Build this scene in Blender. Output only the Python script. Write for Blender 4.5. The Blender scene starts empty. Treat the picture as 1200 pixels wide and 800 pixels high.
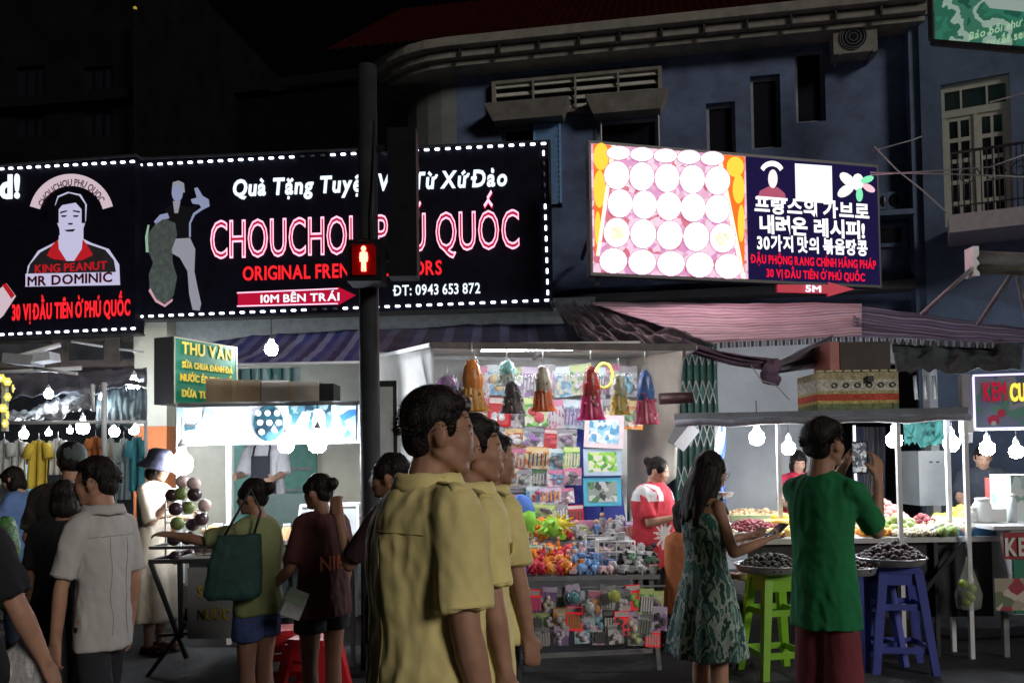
import bpy, math, random, unicodedata
from mathutils import Vector, Matrix, Euler, noise
R = math.radians
PI = math.pi
random.seed(7)
SC = bpy.context.scene
COL = SC.collection

# ------------------------------------------------------------------ camera
CAM = Vector((0, 0, 1.55))
PITCH, ROLL, FPX, PPY = R(2.0), R(-0.8), 1000.0, 505.0
cd = bpy.data.cameras.new("camera")
cam = bpy.data.objects.new("camera", cd)
COL.objects.link(cam)
CM = Matrix.Rotation(R(90) + PITCH, 3, 'X') @ Matrix.Rotation(ROLL, 3, 'Z')
cam.matrix_world = Matrix.Translation(CAM) @ CM.to_4x4()
cd.sensor_width = 36
cd.lens = 36 * FPX / 1200
cd.shift_y = (PPY - 400) / 1200
cd.clip_start, cd.clip_end = 0.05, 500
SC.camera = cam

# ------------------------------------------------------------------ world and one weak lamp added for the town lights
W = bpy.data.worlds.new("World")
SC.world = W
W.use_nodes = True
bgn = W.node_tree.nodes["Background"]
bgn.inputs[0].default_value = (0.30, 0.36, 0.60, 1)
bgn.inputs[1].default_value = 0.0012
sl = bpy.data.lights.new("town_light", 'SUN')  # added to stand in for unseen street lights behind the camera
sl.energy = 1.05
sl.angle = R(14)
sl.color = (1.0, 0.93, 0.84)
so = bpy.data.objects.new("town_light", sl)
COL.objects.link(so)
so.rotation_euler = Vector((0.58, -0.70, 0.34)).to_track_quat('Z', 'Y').to_euler()
SC.view_settings.view_transform = 'Standard'
SC.view_settings.look = 'None'
SC.view_settings.exposure = 0.0
SC.view_settings.gamma = 1.0

# ------------------------------------------------------------------ helpers
def ray(px, py):
    return CM @ Vector(((px - 600) / FPX, (PPY - py) / FPX, -1))

def at(px, py, d):
    """World point seen at photo pixel (px, py) on the plane y = d."""
    v = ray(px, py)
    return CAM + v * (d / v.y)

def onground(px, py, z=0.0):
    v = ray(px, py)
    return CAM + v * ((z - CAM.z) / v.z)

_mats = {}
def mat(name, col, rough=0.6, var=0.12, scale=9.0, bump=0.0, metal=0.0, emit=0.0, ecol=None, bscale=None, alpha=1.0, trans=0.0, coat=0.0, spec=0.5):
    if name in _mats:
        return _mats[name]
    m = bpy.data.materials.new(name)
    m.use_nodes = True
    nt = m.node_tree
    p = nt.nodes["Principled BSDF"]
    p.inputs['Roughness'].default_value = rough
    p.inputs['Metallic'].default_value = metal
    p.inputs['Specular IOR Level'].default_value = spec
    p.inputs['Alpha'].default_value = alpha
    p.inputs['Transmission Weight'].default_value = trans
    p.inputs['Coat Weight'].default_value = coat
    c = (*col, 1)
    p.inputs['Base Color'].default_value = c
    if var or bump:
        tc = nt.nodes.new('ShaderNodeTexCoord')
        oi = nt.nodes.new('ShaderNodeObjectInfo')
        ad = nt.nodes.new('ShaderNodeVectorMath'); ad.operation = 'ADD'
        ml = nt.nodes.new('ShaderNodeMath'); ml.operation = 'MULTIPLY'; ml.inputs[1].default_value = 37.0
        nt.links.new(oi.outputs['Random'], ml.inputs[0])
        nt.links.new(tc.outputs['Object'], ad.inputs[0])
        nt.links.new(ml.outputs[0], ad.inputs[1])
    if var:
        n = nt.nodes.new('ShaderNodeTexNoise'); n.inputs['Scale'].default_value = scale; n.inputs['Detail'].default_value = 6
        n.inputs['Roughness'].default_value = 0.65
        nt.links.new(ad.outputs[0], n.inputs['Vector'])
        r = nt.nodes.new('ShaderNodeValToRGB')
        r.color_ramp.elements[0].position = 0.3; r.color_ramp.elements[1].position = 0.7
        r.color_ramp.elements[0].color = (*[max(0, x * (1 - var * 1.6)) for x in col], 1)
        r.color_ramp.elements[1].color = (*[min(1, x * (1 + var)) for x in col], 1)
        nt.links.new(n.outputs[0], r.inputs[0]); nt.links.new(r.outputs[0], p.inputs['Base Color'])
    if bump:
        b = nt.nodes.new('ShaderNodeBump'); b.inputs['Strength'].default_value = min(1, bump); b.inputs['Distance'].default_value = 0.02
        n2 = nt.nodes.new('ShaderNodeTexNoise'); n2.inputs['Scale'].default_value = bscale or scale * 3; n2.inputs['Detail'].default_value = 5
        nt.links.new(ad.outputs[0], n2.inputs['Vector']); nt.links.new(n2.outputs[0], b.inputs['Height'])
        nt.links.new(b.outputs[0], p.inputs['Normal'])
    if emit:
        p.inputs['Emission Color'].default_value = (*(ecol or col), 1)
        p.inputs['Emission Strength'].default_value = emit
    _mats[name] = m
    return m

def mat_print(name, cols, scale=22.0, rough=0.35, emit=0.0, kind='voronoi', stretch=(1, 1, 1)):
    """Busy printed packaging, patterned cloth or a screen picture: random patches of the given colours."""
    if name in _mats:
        return _mats[name]
    m = bpy.data.materials.new(name); m.use_nodes = True
    nt = m.node_tree; p = nt.nodes["Principled BSDF"]
    tc = nt.nodes.new('ShaderNodeTexCoord'); oi = nt.nodes.new('ShaderNodeObjectInfo')
    ml = nt.nodes.new('ShaderNodeMath'); ml.operation = 'MULTIPLY'; ml.inputs[1].default_value = 53.0
    ad = nt.nodes.new('ShaderNodeVectorMath'); ad.operation = 'ADD'
    mp = nt.nodes.new('ShaderNodeMapping'); mp.inputs['Scale'].default_value = stretch
    nt.links.new(oi.outputs['Random'], ml.inputs[0]); nt.links.new(tc.outputs['Object'], ad.inputs[0]); nt.links.new(ml.outputs[0], ad.inputs[1])
    nt.links.new(ad.outputs[0], mp.inputs[0])
    nz = nt.nodes.new('ShaderNodeTexNoise'); nz.inputs['Scale'].default_value = scale * 0.5; nz.inputs['Detail'].default_value = 3
    nt.links.new(mp.outputs[0], nz.inputs['Vector'])
    if kind == 'voronoi':
        mx = nt.nodes.new('ShaderNodeVectorMath'); mx.operation = 'MULTIPLY_ADD'
        mx.inputs[1].default_value = (0.08, 0.08, 0.08)
        nt.links.new(nz.outputs['Color'], mx.inputs[0]); nt.links.new(mp.outputs[0], mx.inputs[2])
        v = nt.nodes.new('ShaderNodeTexVoronoi'); v.inputs['Scale'].default_value = scale
        nt.links.new(mx.outputs[0], v.inputs['Vector'])
        sep = nt.nodes.new('ShaderNodeSeparateColor'); nt.links.new(v.outputs['Color'], sep.inputs[0]); src = sep.outputs[0]
    else:
        nz.inputs['Scale'].default_value = scale; src = nz.outputs[0]
    r = nt.nodes.new('ShaderNodeValToRGB'); r.color_ramp.interpolation = 'CONSTANT'
    lo, hi = (0, 1) if kind == 'voronoi' else (0.3, 0.7)
    els = r.color_ramp.elements
    while len(els) < len(cols): els.new(0.5)
    for i, c in enumerate(cols):
        els[i].position = lo + (hi - lo) * i / len(cols); els[i].color = (*c, 1)
    nt.links.new(src, r.inputs[0]); nt.links.new(r.outputs[0], p.inputs['Base Color'])
    p.inputs['Roughness'].default_value = rough
    if emit:
        nt.links.new(r.outputs[0], p.inputs['Emission Color']); p.inputs['Emission Strength'].default_value = emit
    _mats[name] = m
    return m

_frames = {}
def thing(name, label, cat, loc=(0, 0, 0), rz=0.0, group=None, kind=None):
    o = bpy.data.objects.new(name, None); COL.objects.link(o)
    o.empty_display_size = 0.1
    o.location = loc; o.rotation_euler = (0, 0, rz)
    o['label'] = label; o['category'] = cat
    if group: o['group'] = group
    if kind: o['kind'] = kind
    return o

def tag(o, label=None, cat=None, group=None, kind=None):
    if label: o['label'] = label
    if cat: o['category'] = cat
    if group: o['group'] = group
    if kind: o['kind'] = kind
    return o

def dup(root, loc, rz=None, label=None, scale=None, group=None, rot=None):
    r = root.copy(); COL.objects.link(r); r.location = loc
    if rz is not None: r.rotation_euler = (0, 0, rz)
    if rot is not None: r.rotation_euler = rot
    if scale is not None: r.scale = (scale,) * 3 if not hasattr(scale, '__len__') else scale
    if label: r['label'] = label
    if group: r['group'] = group
    for ch in list(root.children):
        c = ch.copy(); COL.objects.link(c); c.parent = r
        for g in list(ch.children):
            e = g.copy(); COL.objects.link(e); e.parent = c
    return r

def perp(d):
    d = d.normalized()
    a = Vector((0, 0, 1)) if abs(d.z) < 0.9 else Vector((1, 0, 0))
    u = d.cross(a).normalized()
    return u, d.cross(u).normalized()

class MB:
    """Collects shapes and links them as one mesh object."""
    def __init__(s):
        s.v = []; s.f = []; s.m = []; s.mi = 0; s.smooth = []; s.sm = False
    def _add(s, vs, fs, mi=None, sm=None):
        b = len(s.v); s.v += [tuple(x) for x in vs]
        mi = s.mi if mi is None else mi; sm = s.sm if sm is None else sm
        for f in fs:
            s.f.append(tuple(b + i for i in f)); s.m.append(mi); s.smooth.append(sm)
    def box(s, c, size, rot=None, mi=None):
        hx, hy, hz = size[0] / 2, size[1] / 2, size[2] / 2
        vs = [Vector((x, y, z)) for x in (-hx, hx) for y in (-hy, hy) for z in (-hz, hz)]
        if rot is not None: M = rot if isinstance(rot, Matrix) else Euler(rot).to_matrix(); vs = [M @ v for v in vs]
        vs = [v + Vector(c) for v in vs]
        s._add(vs, [(0, 1, 3, 2), (4, 6, 7, 5), (0, 4, 5, 1), (2, 3, 7, 6), (0, 2, 6, 4), (1, 5, 7, 3)], mi, False); return s
    def box2(s, a, b, mi=None):
        return s.box([(a[i] + b[i]) / 2 for i in range(3)], [abs(b[i] - a[i]) for i in range(3)], None, mi)
    def bar(s, p, q, w, h=None, mi=None):
        p = Vector(p); q = Vector(q); d = (q - p); u, v = perp(d); h = h or w
        vs = [a + u * (i * w / 2) + v * (j * h / 2) for a in (p, q) for i, j in ((-1, -1), (1, -1), (1, 1), (-1, 1))]
        s._add(vs, [(3, 2, 1, 0), (4, 5, 6, 7), (0, 1, 5, 4), (1, 2, 6, 5), (2, 3, 7, 6), (3, 0, 4, 7)], mi, False); return s
    def tube(s, pts, r, n=8, mi=None, cap=True, sm=True):
        pts = [Vector(p) for p in pts]; rs = r if hasattr(r, '__len__') else [r] * len(pts)
        vs = []; u = None
        for i, p in enumerate(pts):
            d = (pts[min(i + 1, len(pts) - 1)] - pts[max(i - 1, 0)])
            if d.length < 1e-9: d = Vector((0, 0, 1))
            d.normalize()
            if u is None: u, w = perp(d)
            else:
                u = (u - d * u.dot(d)).normalized(); w = d.cross(u)
            for k in range(n):
                a = 2 * PI * k / n; vs.append(p + (u * math.cos(a) + w * math.sin(a)) * rs[i])
        fs = [(i * n + k, i * n + (k + 1) % n, (i + 1) * n + (k + 1) % n, (i + 1) * n + k) for i in range(len(pts) - 1) for k in range(n)]
        s._add(vs, fs, mi, sm)
        if cap:
            b = len(s.v) - len(vs)
            s.f.append(tuple(b + k for k in reversed(range(n)))); s.f.append(tuple(b + (len(pts) - 1) * n + k for k in range(n)))
            s.m += [s.mi if mi is None else mi] * 2; s.smooth += [False] * 2
        return s
    def loft(s, rings, n=20, mi=None, cap=True, sm=True, fold=None):
        """rings: (centre, rx, ry[, phase]) horizontal ellipses going up."""
        vs = []
        for i, rg in enumerate(rings):
            c = Vector(rg[0])
            for k in range(n):
                a = 2 * PI * k / n; g = 1 + (fold(a, i) if fold else 0)
                vs.append(c + Vector((math.cos(a) * rg[1] * g, math.sin(a) * rg[2] * g, 0)))
        fs = [(i * n + k, i * n + (k + 1) % n, (i + 1) * n + (k + 1) % n, (i + 1) * n + k) for i in range(len(rings) - 1) for k in range(n)]
        b = len(s.v); s._add(vs, fs, mi, sm)
        if cap:
            s.f.append(tuple(b + k for k in reversed(range(n)))); s.f.append(tuple(b + (len(rings) - 1) * n + k for k in range(n)))
            s.m += [s.mi if mi is None else mi] * 2; s.smooth += [False] * 2
        return s
    def ball(s, c, r, n=10, m=6, mi=None, rot=None, sm=True, jit=0.0):
        rr = (r, r, r) if not hasattr(r, '__len__') else r
        M = rot if isinstance(rot, Matrix) else (Euler(rot).to_matrix() if rot is not None else None)
        vs = []
        for i in range(m + 1):
            t = PI * i / m
            for k in (range(n) if 0 < i < m else range(1)):
                a = 2 * PI * k / n
                p = Vector((math.sin(t) * math.cos(a) * rr[0], math.sin(t) * math.sin(a) * rr[1], math.cos(t) * rr[2]))
                if jit: p *= 1 + random.uniform(-jit, jit)
                if M: p = M @ p
                vs.append(p + Vector(c))
        fs = []
        for i in range(m):
            for k in range(n):
                k2 = (k + 1) % n
                if i == 0: fs.append((0, 1 + k, 1 + k2))
                elif i == m - 1: fs.append((1 + (m - 2) * n + k, 1 + (m - 1) * n, 1 + (m - 2) * n + k2))
                else: fs.append((1 + (i - 1) * n + k, 1 + i * n + k, 1 + i * n + k2, 1 + (i - 1) * n + k2))
        s._add(vs, fs, mi, sm); return s
    def cap(s, p, q, r0, r1, n=12, mi=None):
        """Tapered limb with rounded ends."""
        p = Vector(p); q = Vector(q); d = (q - p); L = d.length; d = d.normalized() if L > 1e-6 else Vector((0, 0, 1))
        pts = []; rs = []
        for t in (-1, -.8, -.45): pts.append(p + d * (t * r0)); rs.append(max(.0005, r0 * math.sqrt(1 - t * t)) if t > -1 else r0 * .1)
        for t in (0, .33, .66, 1): pts.append(p + d * (L * t)); rs.append(r0 + (r1 - r0) * t)
        for t in (.45, .8, 1): pts.append(q + d * (t * r1)); rs.append(max(.0005, r1 * math.sqrt(1 - t * t)) if t < 1 else r1 * .1)
        return s.tube(pts, rs, n, mi)
    def poly(s, pts, depth, mi=None):
        """2D outline (x, z) extruded towards -y by depth, front face at y=-depth."""
        n = len(pts)
        vs = [Vector((x, 0, z)) for x, z in pts] + [Vector((x, -depth, z)) for x, z in pts]
        fs = [tuple(range(n, 2 * n)), tuple(reversed(range(n)))] + [(i, (i + 1) % n, n + (i + 1) % n, n + i) for i in range(n)]
        s._add(vs, fs, mi, False); return s
    def grid(s, fn, nu, nv, mi=None, sm=True):
        vs = [fn(i / nu, j / nv) for j in range(nv + 1) for i in range(nu + 1)]
        fs = [(j * (nu + 1) + i, j * (nu + 1) + i + 1, (j + 1) * (nu + 1) + i + 1, (j + 1) * (nu + 1) + i) for j in range(nv) for i in range(nu)]
        s._add(vs, fs, mi, sm); return s
    def mesh(s, name, mats):
        me = bpy.data.meshes.new(name)
        me.from_pydata(s.v, [], s.f)
        for m in mats: me.materials.append(m)
        me.polygons.foreach_set('material_index', s.m)
        me.polygons.foreach_set('use_smooth', s.smooth)
        me.update()
        return me
    def build(s, name, mats, parent=None, world=False):
        if not isinstance(mats, (list, tuple)): mats = [mats]
        if world and parent is not None:
            M = (Matrix.Translation(parent.location) @ parent.rotation_euler.to_matrix().to_4x4()).inverted()
            s.v = [tuple(M @ Vector(v)) for v in s.v]
        o = bpy.data.objects.new(name, s.mesh(name, mats)); COL.objects.link(o)
        if parent is not None: o.parent = parent
        return o

def centred(mb, name, mats, label, cat, group=None, kind=None):
    """One-mesh thing built in world coordinates, origin moved to its base."""
    xs = [v[0] for v in mb.v]; ys = [v[1] for v in mb.v]; zs = [v[2] for v in mb.v]
    c = Vector(((min(xs) + max(xs)) / 2, (min(ys) + max(ys)) / 2, min(zs)))
    mb.v = [(v[0] - c.x, v[1] - c.y, v[2] - c.z) for v in mb.v]
    o = mb.build(name, mats); o.location = c
    return tag(o, label, cat, group, kind)

def part(parent, name, mesh, loc=(0, 0, 0), rot=(0, 0, 0), scale=(1, 1, 1)):
    o = bpy.data.objects.new(name, mesh); COL.objects.link(o); o.parent = parent
    o.location = loc; o.rotation_euler = rot; o.scale = scale
    return o

def struct(mb, name, mats):
    o = mb.build(name, mats); o['kind'] = 'structure'; return o

def bake(mb, mats, voxel, smooth=4, disp=None, name='baked'):
    """Union of overlapping closed shapes as one continuous smooth surface."""
    me = mb.mesh(name, mats)
    o = bpy.data.objects.new(name, me); COL.objects.link(o)
    rm = o.modifiers.new('r', 'REMESH'); rm.mode = 'VOXEL'; rm.voxel_size = voxel; rm.adaptivity = 0
    if smooth:
        sm = o.modifiers.new('s', 'SMOOTH'); sm.factor = 0.5; sm.iterations = smooth
    dg = bpy.context.evaluated_depsgraph_get()
    ev = o.evaluated_get(dg)
    out = bpy.data.meshes.new_from_object(ev)
    bpy.data.objects.remove(o); bpy.data.meshes.remove(me)
    out.materials.clear()
    for m in mats: out.materials.append(m)
    out.polygons.foreach_set('use_smooth', [True] * len(out.polygons))
    if disp:
        st, sc, mode = disp
        n = len(out.vertices)
        co = [0.0] * (n * 3); nr = [0.0] * (n * 3)
        out.vertices.foreach_get('co', co); out.vertices.foreach_get('normal', nr)
        N = noise.noise
        for i in range(n):
            x, y, z = co[3 * i:3 * i + 3]
            if mode == 'cloth':
                k = N(Vector((x * sc, y * sc, z * sc * .28 + x * 3))) + .35 * (1 - 2 * abs(N(Vector((x * sc * 2.2, y * sc * 2.2, z * sc * .9 + 4))))) + .22 * N(Vector((x * sc * 4.5 + z * 9, y * sc * 4.5, z * sc * 2.6)))
            elif mode == 'drape':
                k = N(Vector((x * sc, y * sc, z * sc * .12))) + .4 * N(Vector((x * sc * 2, y * sc * 2, z * sc * .3)))
            else:
                k = N(Vector((x * sc, y * sc, z * sc))) + .5 * N(Vector((x * sc * 2.3, y * sc * 2.3, z * sc * 2.3)))
            k *= st
            co[3 * i] += nr[3 * i] * k; co[3 * i + 1] += nr[3 * i + 1] * k; co[3 * i + 2] += nr[3 * i + 2] * k
        out.vertices.foreach_set('co', co)
    out.update()
    return out

# ------------------------------------------------------------------ lettering
_gl = {}
def glyph(c, off, outline):
    k = (c, off, outline)
    if k in _gl: return _gl[k]
    t = bpy.data.curves.new('g', 'FONT'); t.body = c; t.resolution_u = 3
    if c in 'MWNm' and not outline: t.offset = off = 0.0
    if outline: t.fill_mode = 'NONE'; t.bevel_depth = outline; t.bevel_resolution = 1
    elif c not in 'MWNm': t.offset = off
    o = bpy.data.objects.new('g', t); COL.objects.link(o)
    dg = bpy.context.evaluated_depsgraph_get(); me = bpy.data.meshes.new_from_object(o.evaluated_get(dg))
    vs = [v.co.copy() for v in me.vertices]; fs = [tuple(p.vertices) for p in me.polygons]
    bpy.data.objects.remove(o); bpy.data.curves.remove(t); bpy.data.meshes.remove(me)
    if c in 'MWNm' and not outline and k[1] > .012:
        n_ = len(vs); d_ = k[1] * .9; base_ = list(vs); fb = list(fs)
        for q_, (dx, dy) in enumerate(((d_, 0), (-d_, 0), (0, d_), (0, -d_))):
            vs += [v + Vector((dx, dy, 0)) for v in base_]; fs += [tuple(i + n_ * (q_ + 1) for i in f) for f in fb]
    if not vs: vs = [Vector((0, 0, 0)), Vector((.1, 0, 0)), Vector((.1, .1, 0))]; fs = [(0, 1, 2)]
    x0 = min(v.x for v in vs); x1 = max(v.x for v in vs)
    _gl[k] = ([Vector((v.x - x0, v.y, v.z)) for v in vs], fs, x1 - x0, max(v.y for v in vs), min(v.y for v in vs))
    return _gl[k]

def bars2(lst, w):
    vs = []; fs = []
    for (x0, y0, x1, y1) in lst:
        d = Vector((x1 - x0, y1 - y0, 0)); n = Vector((-d.y, d.x, 0)).normalized() * w / 2; a = Vector((x0, y0, 0)); b2 = Vector((x1, y1, 0))
        b = len(vs); vs += [a - n, b2 - n, b2 + n, a + n]; fs.append((b, b + 1, b + 2, b + 3))
    return vs, fs

def layout(s, off=0.0, outline=0.0, gap=0.09):
    """Returns a list of (letter, verts, faces) on a baseline with cap height about 0.7, and the total width."""
    out = []; x = 0.0
    for ch in s:
        if ch == ' ': x += 0.28; continue
        dd = unicodedata.normalize('NFD', ch) if not ('\uac00' <= ch <= '\ud7a3') else ch
        base = dd[0]; marks = dd[1:]
        if base in 'Đđ': marks = marks + 'D'; base = 'D' if base == 'Đ' else 'd'
        vs, fs, w, top, bot = glyph(base, off, outline)
        if base == 'i' and marks: top = 0.66
        vs = list(vs); fs = list(fs); bl = []; cx = w / 2; t = top + 0.07; bw = 0.07 + off * 2
        k = .15
        for m in marks:
            if m == '\u0302': bl += [(cx - k, t, cx, t + .11), (cx, t + .11, cx + k, t)]; t += .14
            elif m == '\u0306': bl += [(cx - k, t + .09, cx - .06, t), (cx - .06, t, cx + .06, t), (cx + .06, t, cx + k, t + .09)]; t += .14
            elif m == '\u0300': bl += [(cx - .13, t + .13, cx + .03, t)]
            elif m == '\u0301': bl += [(cx - .03, t, cx + .13, t + .13)]
            elif m == '\u0303': bl += [(cx - k, t, cx - .05, t + .08), (cx - .05, t + .08, cx + .05, t + .02), (cx + .05, t + .02, cx + k, t + .1)]
            elif m == '\u0309': bl += [(cx - .05, t + .13, cx + .06, t + .13), (cx + .06, t + .13, cx + .02, t)]
            elif m == '\u0323': bl += [(cx - .05, bot - .13, cx + .05, bot - .13)]
            elif m == '\u031b': bl += [(w - .02, top - .06, w + .1, top + .02), (w + .1, top + .02, w + .1, top + .1)]
            elif m == 'D': bl += [(-.1, .36, .2, .36)]
        if bl:
            bv, bf = bars2(bl, bw); b = len(vs); vs += bv; fs += [tuple(b + i for i in f) for f in bf]
        out.append((ch, [Vector((v.x + x, v.y, v.z)) for v in vs], fs))
        x += w + gap
    return out, x - gap

def text(s, u0, u1, v0, capz, parent, material, y=-0.01, depth=0.008, off=0.0, outline=0.0, each=None, shear=0.0, slope=0.0, name='lettering', curve=None):
    """Fits the string between u0 and u1 on baseline v0 with cap height capz, in the parent's local x-z plane."""
    L, w = layout(s, off, outline)
    sx = (u1 - u0) / w; sz = capz / 0.7
    mbs = MB(); outs = []
    for ch, vs, fs in L:
        P = []
        for v in vs:
            X = u0 + (v.x + shear * v.y) * sx; Z = v0 + v.y * sz + slope * v.x * sx
            if curve:
                cx, cz, rad = curve; a = (X - (u0 + u1) / 2) / rad; rr = rad + (Z - v0); X = cx + math.sin(a) * rr; Z = cz + math.cos(a) * rr
            P.append((X, y - (v.z * sz if outline else 0), Z))
        n = len(P)
        if not outline and depth:
            # front faces plus side skirt: solid channel letter
            P2 = [(a, b - depth, c) for a, b, c in P]
            ed = {}
            for f in fs:
                for i in range(len(f)):
                    e = (f[i], f[(i + 1) % len(f)]); ed[e] = ed.get(e, 0) + 1
            side = [(a, b, b + n, a + n) for (a, b) in ed if (b, a) not in ed]
            fs2 = [tuple(i + n for i in f) for f in fs] + side
            P = P + P2
        else: fs2 = fs
        if each:
            m = MB(); m._add(P, fs2); outs.append(m.build(name, material, parent))
        else: mbs._add(P, fs2)
    if not each: return mbs.build(name, material, parent)
    return outs

class Sign:
    """A vertical plane through two photo columns at two depths; uv() gives local metres for a photo pixel."""
    def __init__(s, px0, d0, px1, d1, pyb, name, label, cat, group=None):
        a = at(px0, pyb, d0); b = at(px1, pyb, d1); b.z = a.z
        s.o = a; s.x = (b - a).normalized(); s.n = Vector((s.x.y, -s.x.x, 0))
        s.rz = math.atan2(s.x.y, s.x.x)
        s.t = thing(name, label, cat, a, s.rz, group) if name else None
    def uv(s, px, py):
        v = ray(px, py); t = (s.o - CAM).dot(s.n) / v.dot(s.n); p = CAM + v * t - s.o
        return p.dot(s.x), p.z
    def w(s, px, py, y=0.0):
        u, z = s.uv(px, py); return s.o + s.x * u + Vector((0, 0, z)) - s.n * (-y if y else 0) if False else s.o + s.x * u + Vector((0, 0, z)) + s.n * (-y)
    def rect(s, mb, x0, y0, x1, y1, yf, yb, mi=None):
        """Upright box over the photo rectangle; yf is the front, yb the back (local y, negative towards the camera)."""
        (u0, za), (u1, zb) = s.uv(x0, (y0 + y1) / 2), s.uv(x1, (y0 + y1) / 2)
        xm = (x0 + x1) / 2; zt = s.uv(xm, y0)[1]; zz = s.uv(xm, y1)[1]
        mb.box2((u0, yf, zz), (u1, yb, zt), mi); return (u0, u1, zz, zt)
    def txt(s, st, x0, x1, ybase, ytop, material, **k):
        u0, v0 = s.uv(x0, ybase); u1, v1 = s.uv(x1, ybase); vt = s.uv((x0 + x1) / 2, ytop)[1]; vb = s.uv((x0 + x1) / 2, ybase)[1]
        return text(st, u0, u1, vb, vt - vb, s.t, material, **k)

# ------------------------------------------------------------------ materials of the setting
ASPH = mat('asphalt', (0.024, 0.024, 0.026), 0.75, 0.35, 5, 0.5, bscale=60)
PAVE = mat('paving', (0.16, 0.155, 0.15), 0.85, 0.25, 7, 0.3)
BLUEW = mat('blue_render', (0.115, 0.155, 0.28), 0.85, 0.26, 2.2, 0.25, bscale=30)
BLUEL = mat('pale_blue_render', (0.12, 0.17, 0.28), 0.85, 0.2, 2.5, 0.2)
GREYW = mat('grey_render', (0.30, 0.32, 0.35), 0.9, 0.14, 2.0, 0.25)
CREAM = mat('cream_paint', (0.56, 0.57, 0.48), 0.8, 0.10, 2.5, 0.15)
SHOPW = mat('pale_shop_wall', (0.68, 0.74, 0.78), 0.8, 0.08, 2.0, 0.15)
ORNG = mat('orange_paint', (0.62, 0.20, 0.07), 0.8, 0.12, 3, 0.15)
BEIGE = mat('weathered_beige', (0.24, 0.225, 0.20), 0.85, 0.22, 4, 0.2)
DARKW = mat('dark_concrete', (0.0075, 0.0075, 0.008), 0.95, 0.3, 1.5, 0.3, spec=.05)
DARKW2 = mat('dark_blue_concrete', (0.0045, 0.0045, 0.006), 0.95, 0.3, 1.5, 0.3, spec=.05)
BLK = mat('dark_glass', (0.012, 0.013, 0.02), 0.25, 0.0)
ROOFR = mat('red_roof_tile', (0.026, 0.0025, 0.0025), 0.9, 0.3, 6, 0.2, spec=.05)
STEEL = mat('painted_steel', (0.20, 0.21, 0.22), 0.5, 0.2, 8)
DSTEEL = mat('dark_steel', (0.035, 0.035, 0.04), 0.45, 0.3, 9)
WPOST = mat('white_steel', (0.72, 0.74, 0.76), 0.4, 0.08, 6)
BLKP = mat('black_plastic', (0.018, 0.018, 0.02), 0.45, 0.1)
WPL = mat('white_plastic', (0.75, 0.76, 0.76), 0.4, 0.06)

def wall_mesh(mb, u0, u1, z0, z1, t, holes, mi=0):
    us = sorted({u0, u1} | {min(max(h[k], u0), u1) for h in holes for k in (0, 2)})
    zs = sorted({z0, z1} | {min(max(h[k], z0), z1) for h in holes for k in (1, 3)})
    def solid(i, j):
        if i < 0 or j < 0 or i >= len(us) - 1 or j >= len(zs) - 1: return False
        cu = (us[i] + us[i + 1]) / 2; cz = (zs[j] + zs[j + 1]) / 2
        return not any(h[0] < cu < h[2] and h[1] < cz < h[3] for h in holes)
    for i in range(len(us) - 1):
        for j in range(len(zs) - 1):
            if not solid(i, j): continue
            a, b, c, d = us[i], us[i + 1], zs[j], zs[j + 1]
            mb._add([(a, 0, c), (b, 0, c), (b, 0, d), (a, 0, d)], [(0, 1, 2, 3)], mi, False)
            mb._add([(a, t, c), (b, t, c), (b, t, d), (a, t, d)], [(3, 2, 1, 0)], mi, False)
            if not solid(i - 1, j): mb._add([(a, 0, c), (a, 0, d), (a, t, d), (a, t, c)], [(0, 1, 2, 3)], mi, False)
            if not solid(i + 1, j): mb._add([(b, 0, c), (b, t, c), (b, t, d), (b, 0, d)], [(0, 1, 2, 3)], mi, False)
            if not solid(i, j - 1): mb._add([(a, 0, c), (a, t, c), (b, t, c), (b, 0, c)], [(0, 1, 2, 3)], mi, False)
            if not solid(i, j + 1): mb._add([(a, 0, d), (b, 0, d), (b, t, d), (a, t, d)], [(0, 1, 2, 3)], mi, False)

class Facade(Sign):
    def __init__(s, px0, d0, px1, d1, name, label, cat, group=None):
        a = at(px0, 545, d0); b = at(px1, 545, d1); a.z = b.z = 0
        s.o = a; s.x = (b - a).normalized(); s.n = Vector((s.x.y, -s.x.x, 0)); s.rz = math.atan2(s.x.y, s.x.x)
        s.t = thing(name, label, cat, a, s.rz, group)
    def h(s, x0, y0, x1, y1):
        xm = (x0 + x1) / 2; ym = (y0 + y1) / 2
        return (s.uv(x0, ym)[0], s.uv(xm, y1)[1], s.uv(x1, ym)[0], s.uv(xm, y0)[1])

# ------------------------------------------------------------------ ground
g = MB()
g.grid(lambda u, v: Vector((-90 + 180 * u, -30 + 150 * v, 0.012 * noise.noise(Vector((u * 60, v * 50, 0))))), 60, 50)
struct(g, 'road', ASPH)
g = MB(); g.box2((-30, 8.9, 0.014), (30, 40, 0.13)); struct(g, 'pavement', PAVE)
g = MB()
for i in range(60): g.box2((-30 + i, 8.72, 0.014), (-30 + i + .985, 8.895, 0.15))
struct(g, 'kerb', mat('kerb_stone', (0.3, 0.3, 0.29), 0.9, 0.2, 6, 0.3))
# worn white road marking at lower right
a = onground(1095, 742); b = onground(1330, 728)
g = MB(); d = (b - a).normalized(); n = Vector((-d.y, d.x, 0))
g._add([a + Vector((0, 0, .016)), b + Vector((0, 0, .016)), b - n * .3 + Vector((0, 0, .016)), a - n * .3 + Vector((0, 0, .016))], [(0, 1, 2, 3)])
struct(g, 'road_marking', mat('worn_white_paint', (0.055, 0.055, 0.055), 0.8, 0.5, 14))

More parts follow.
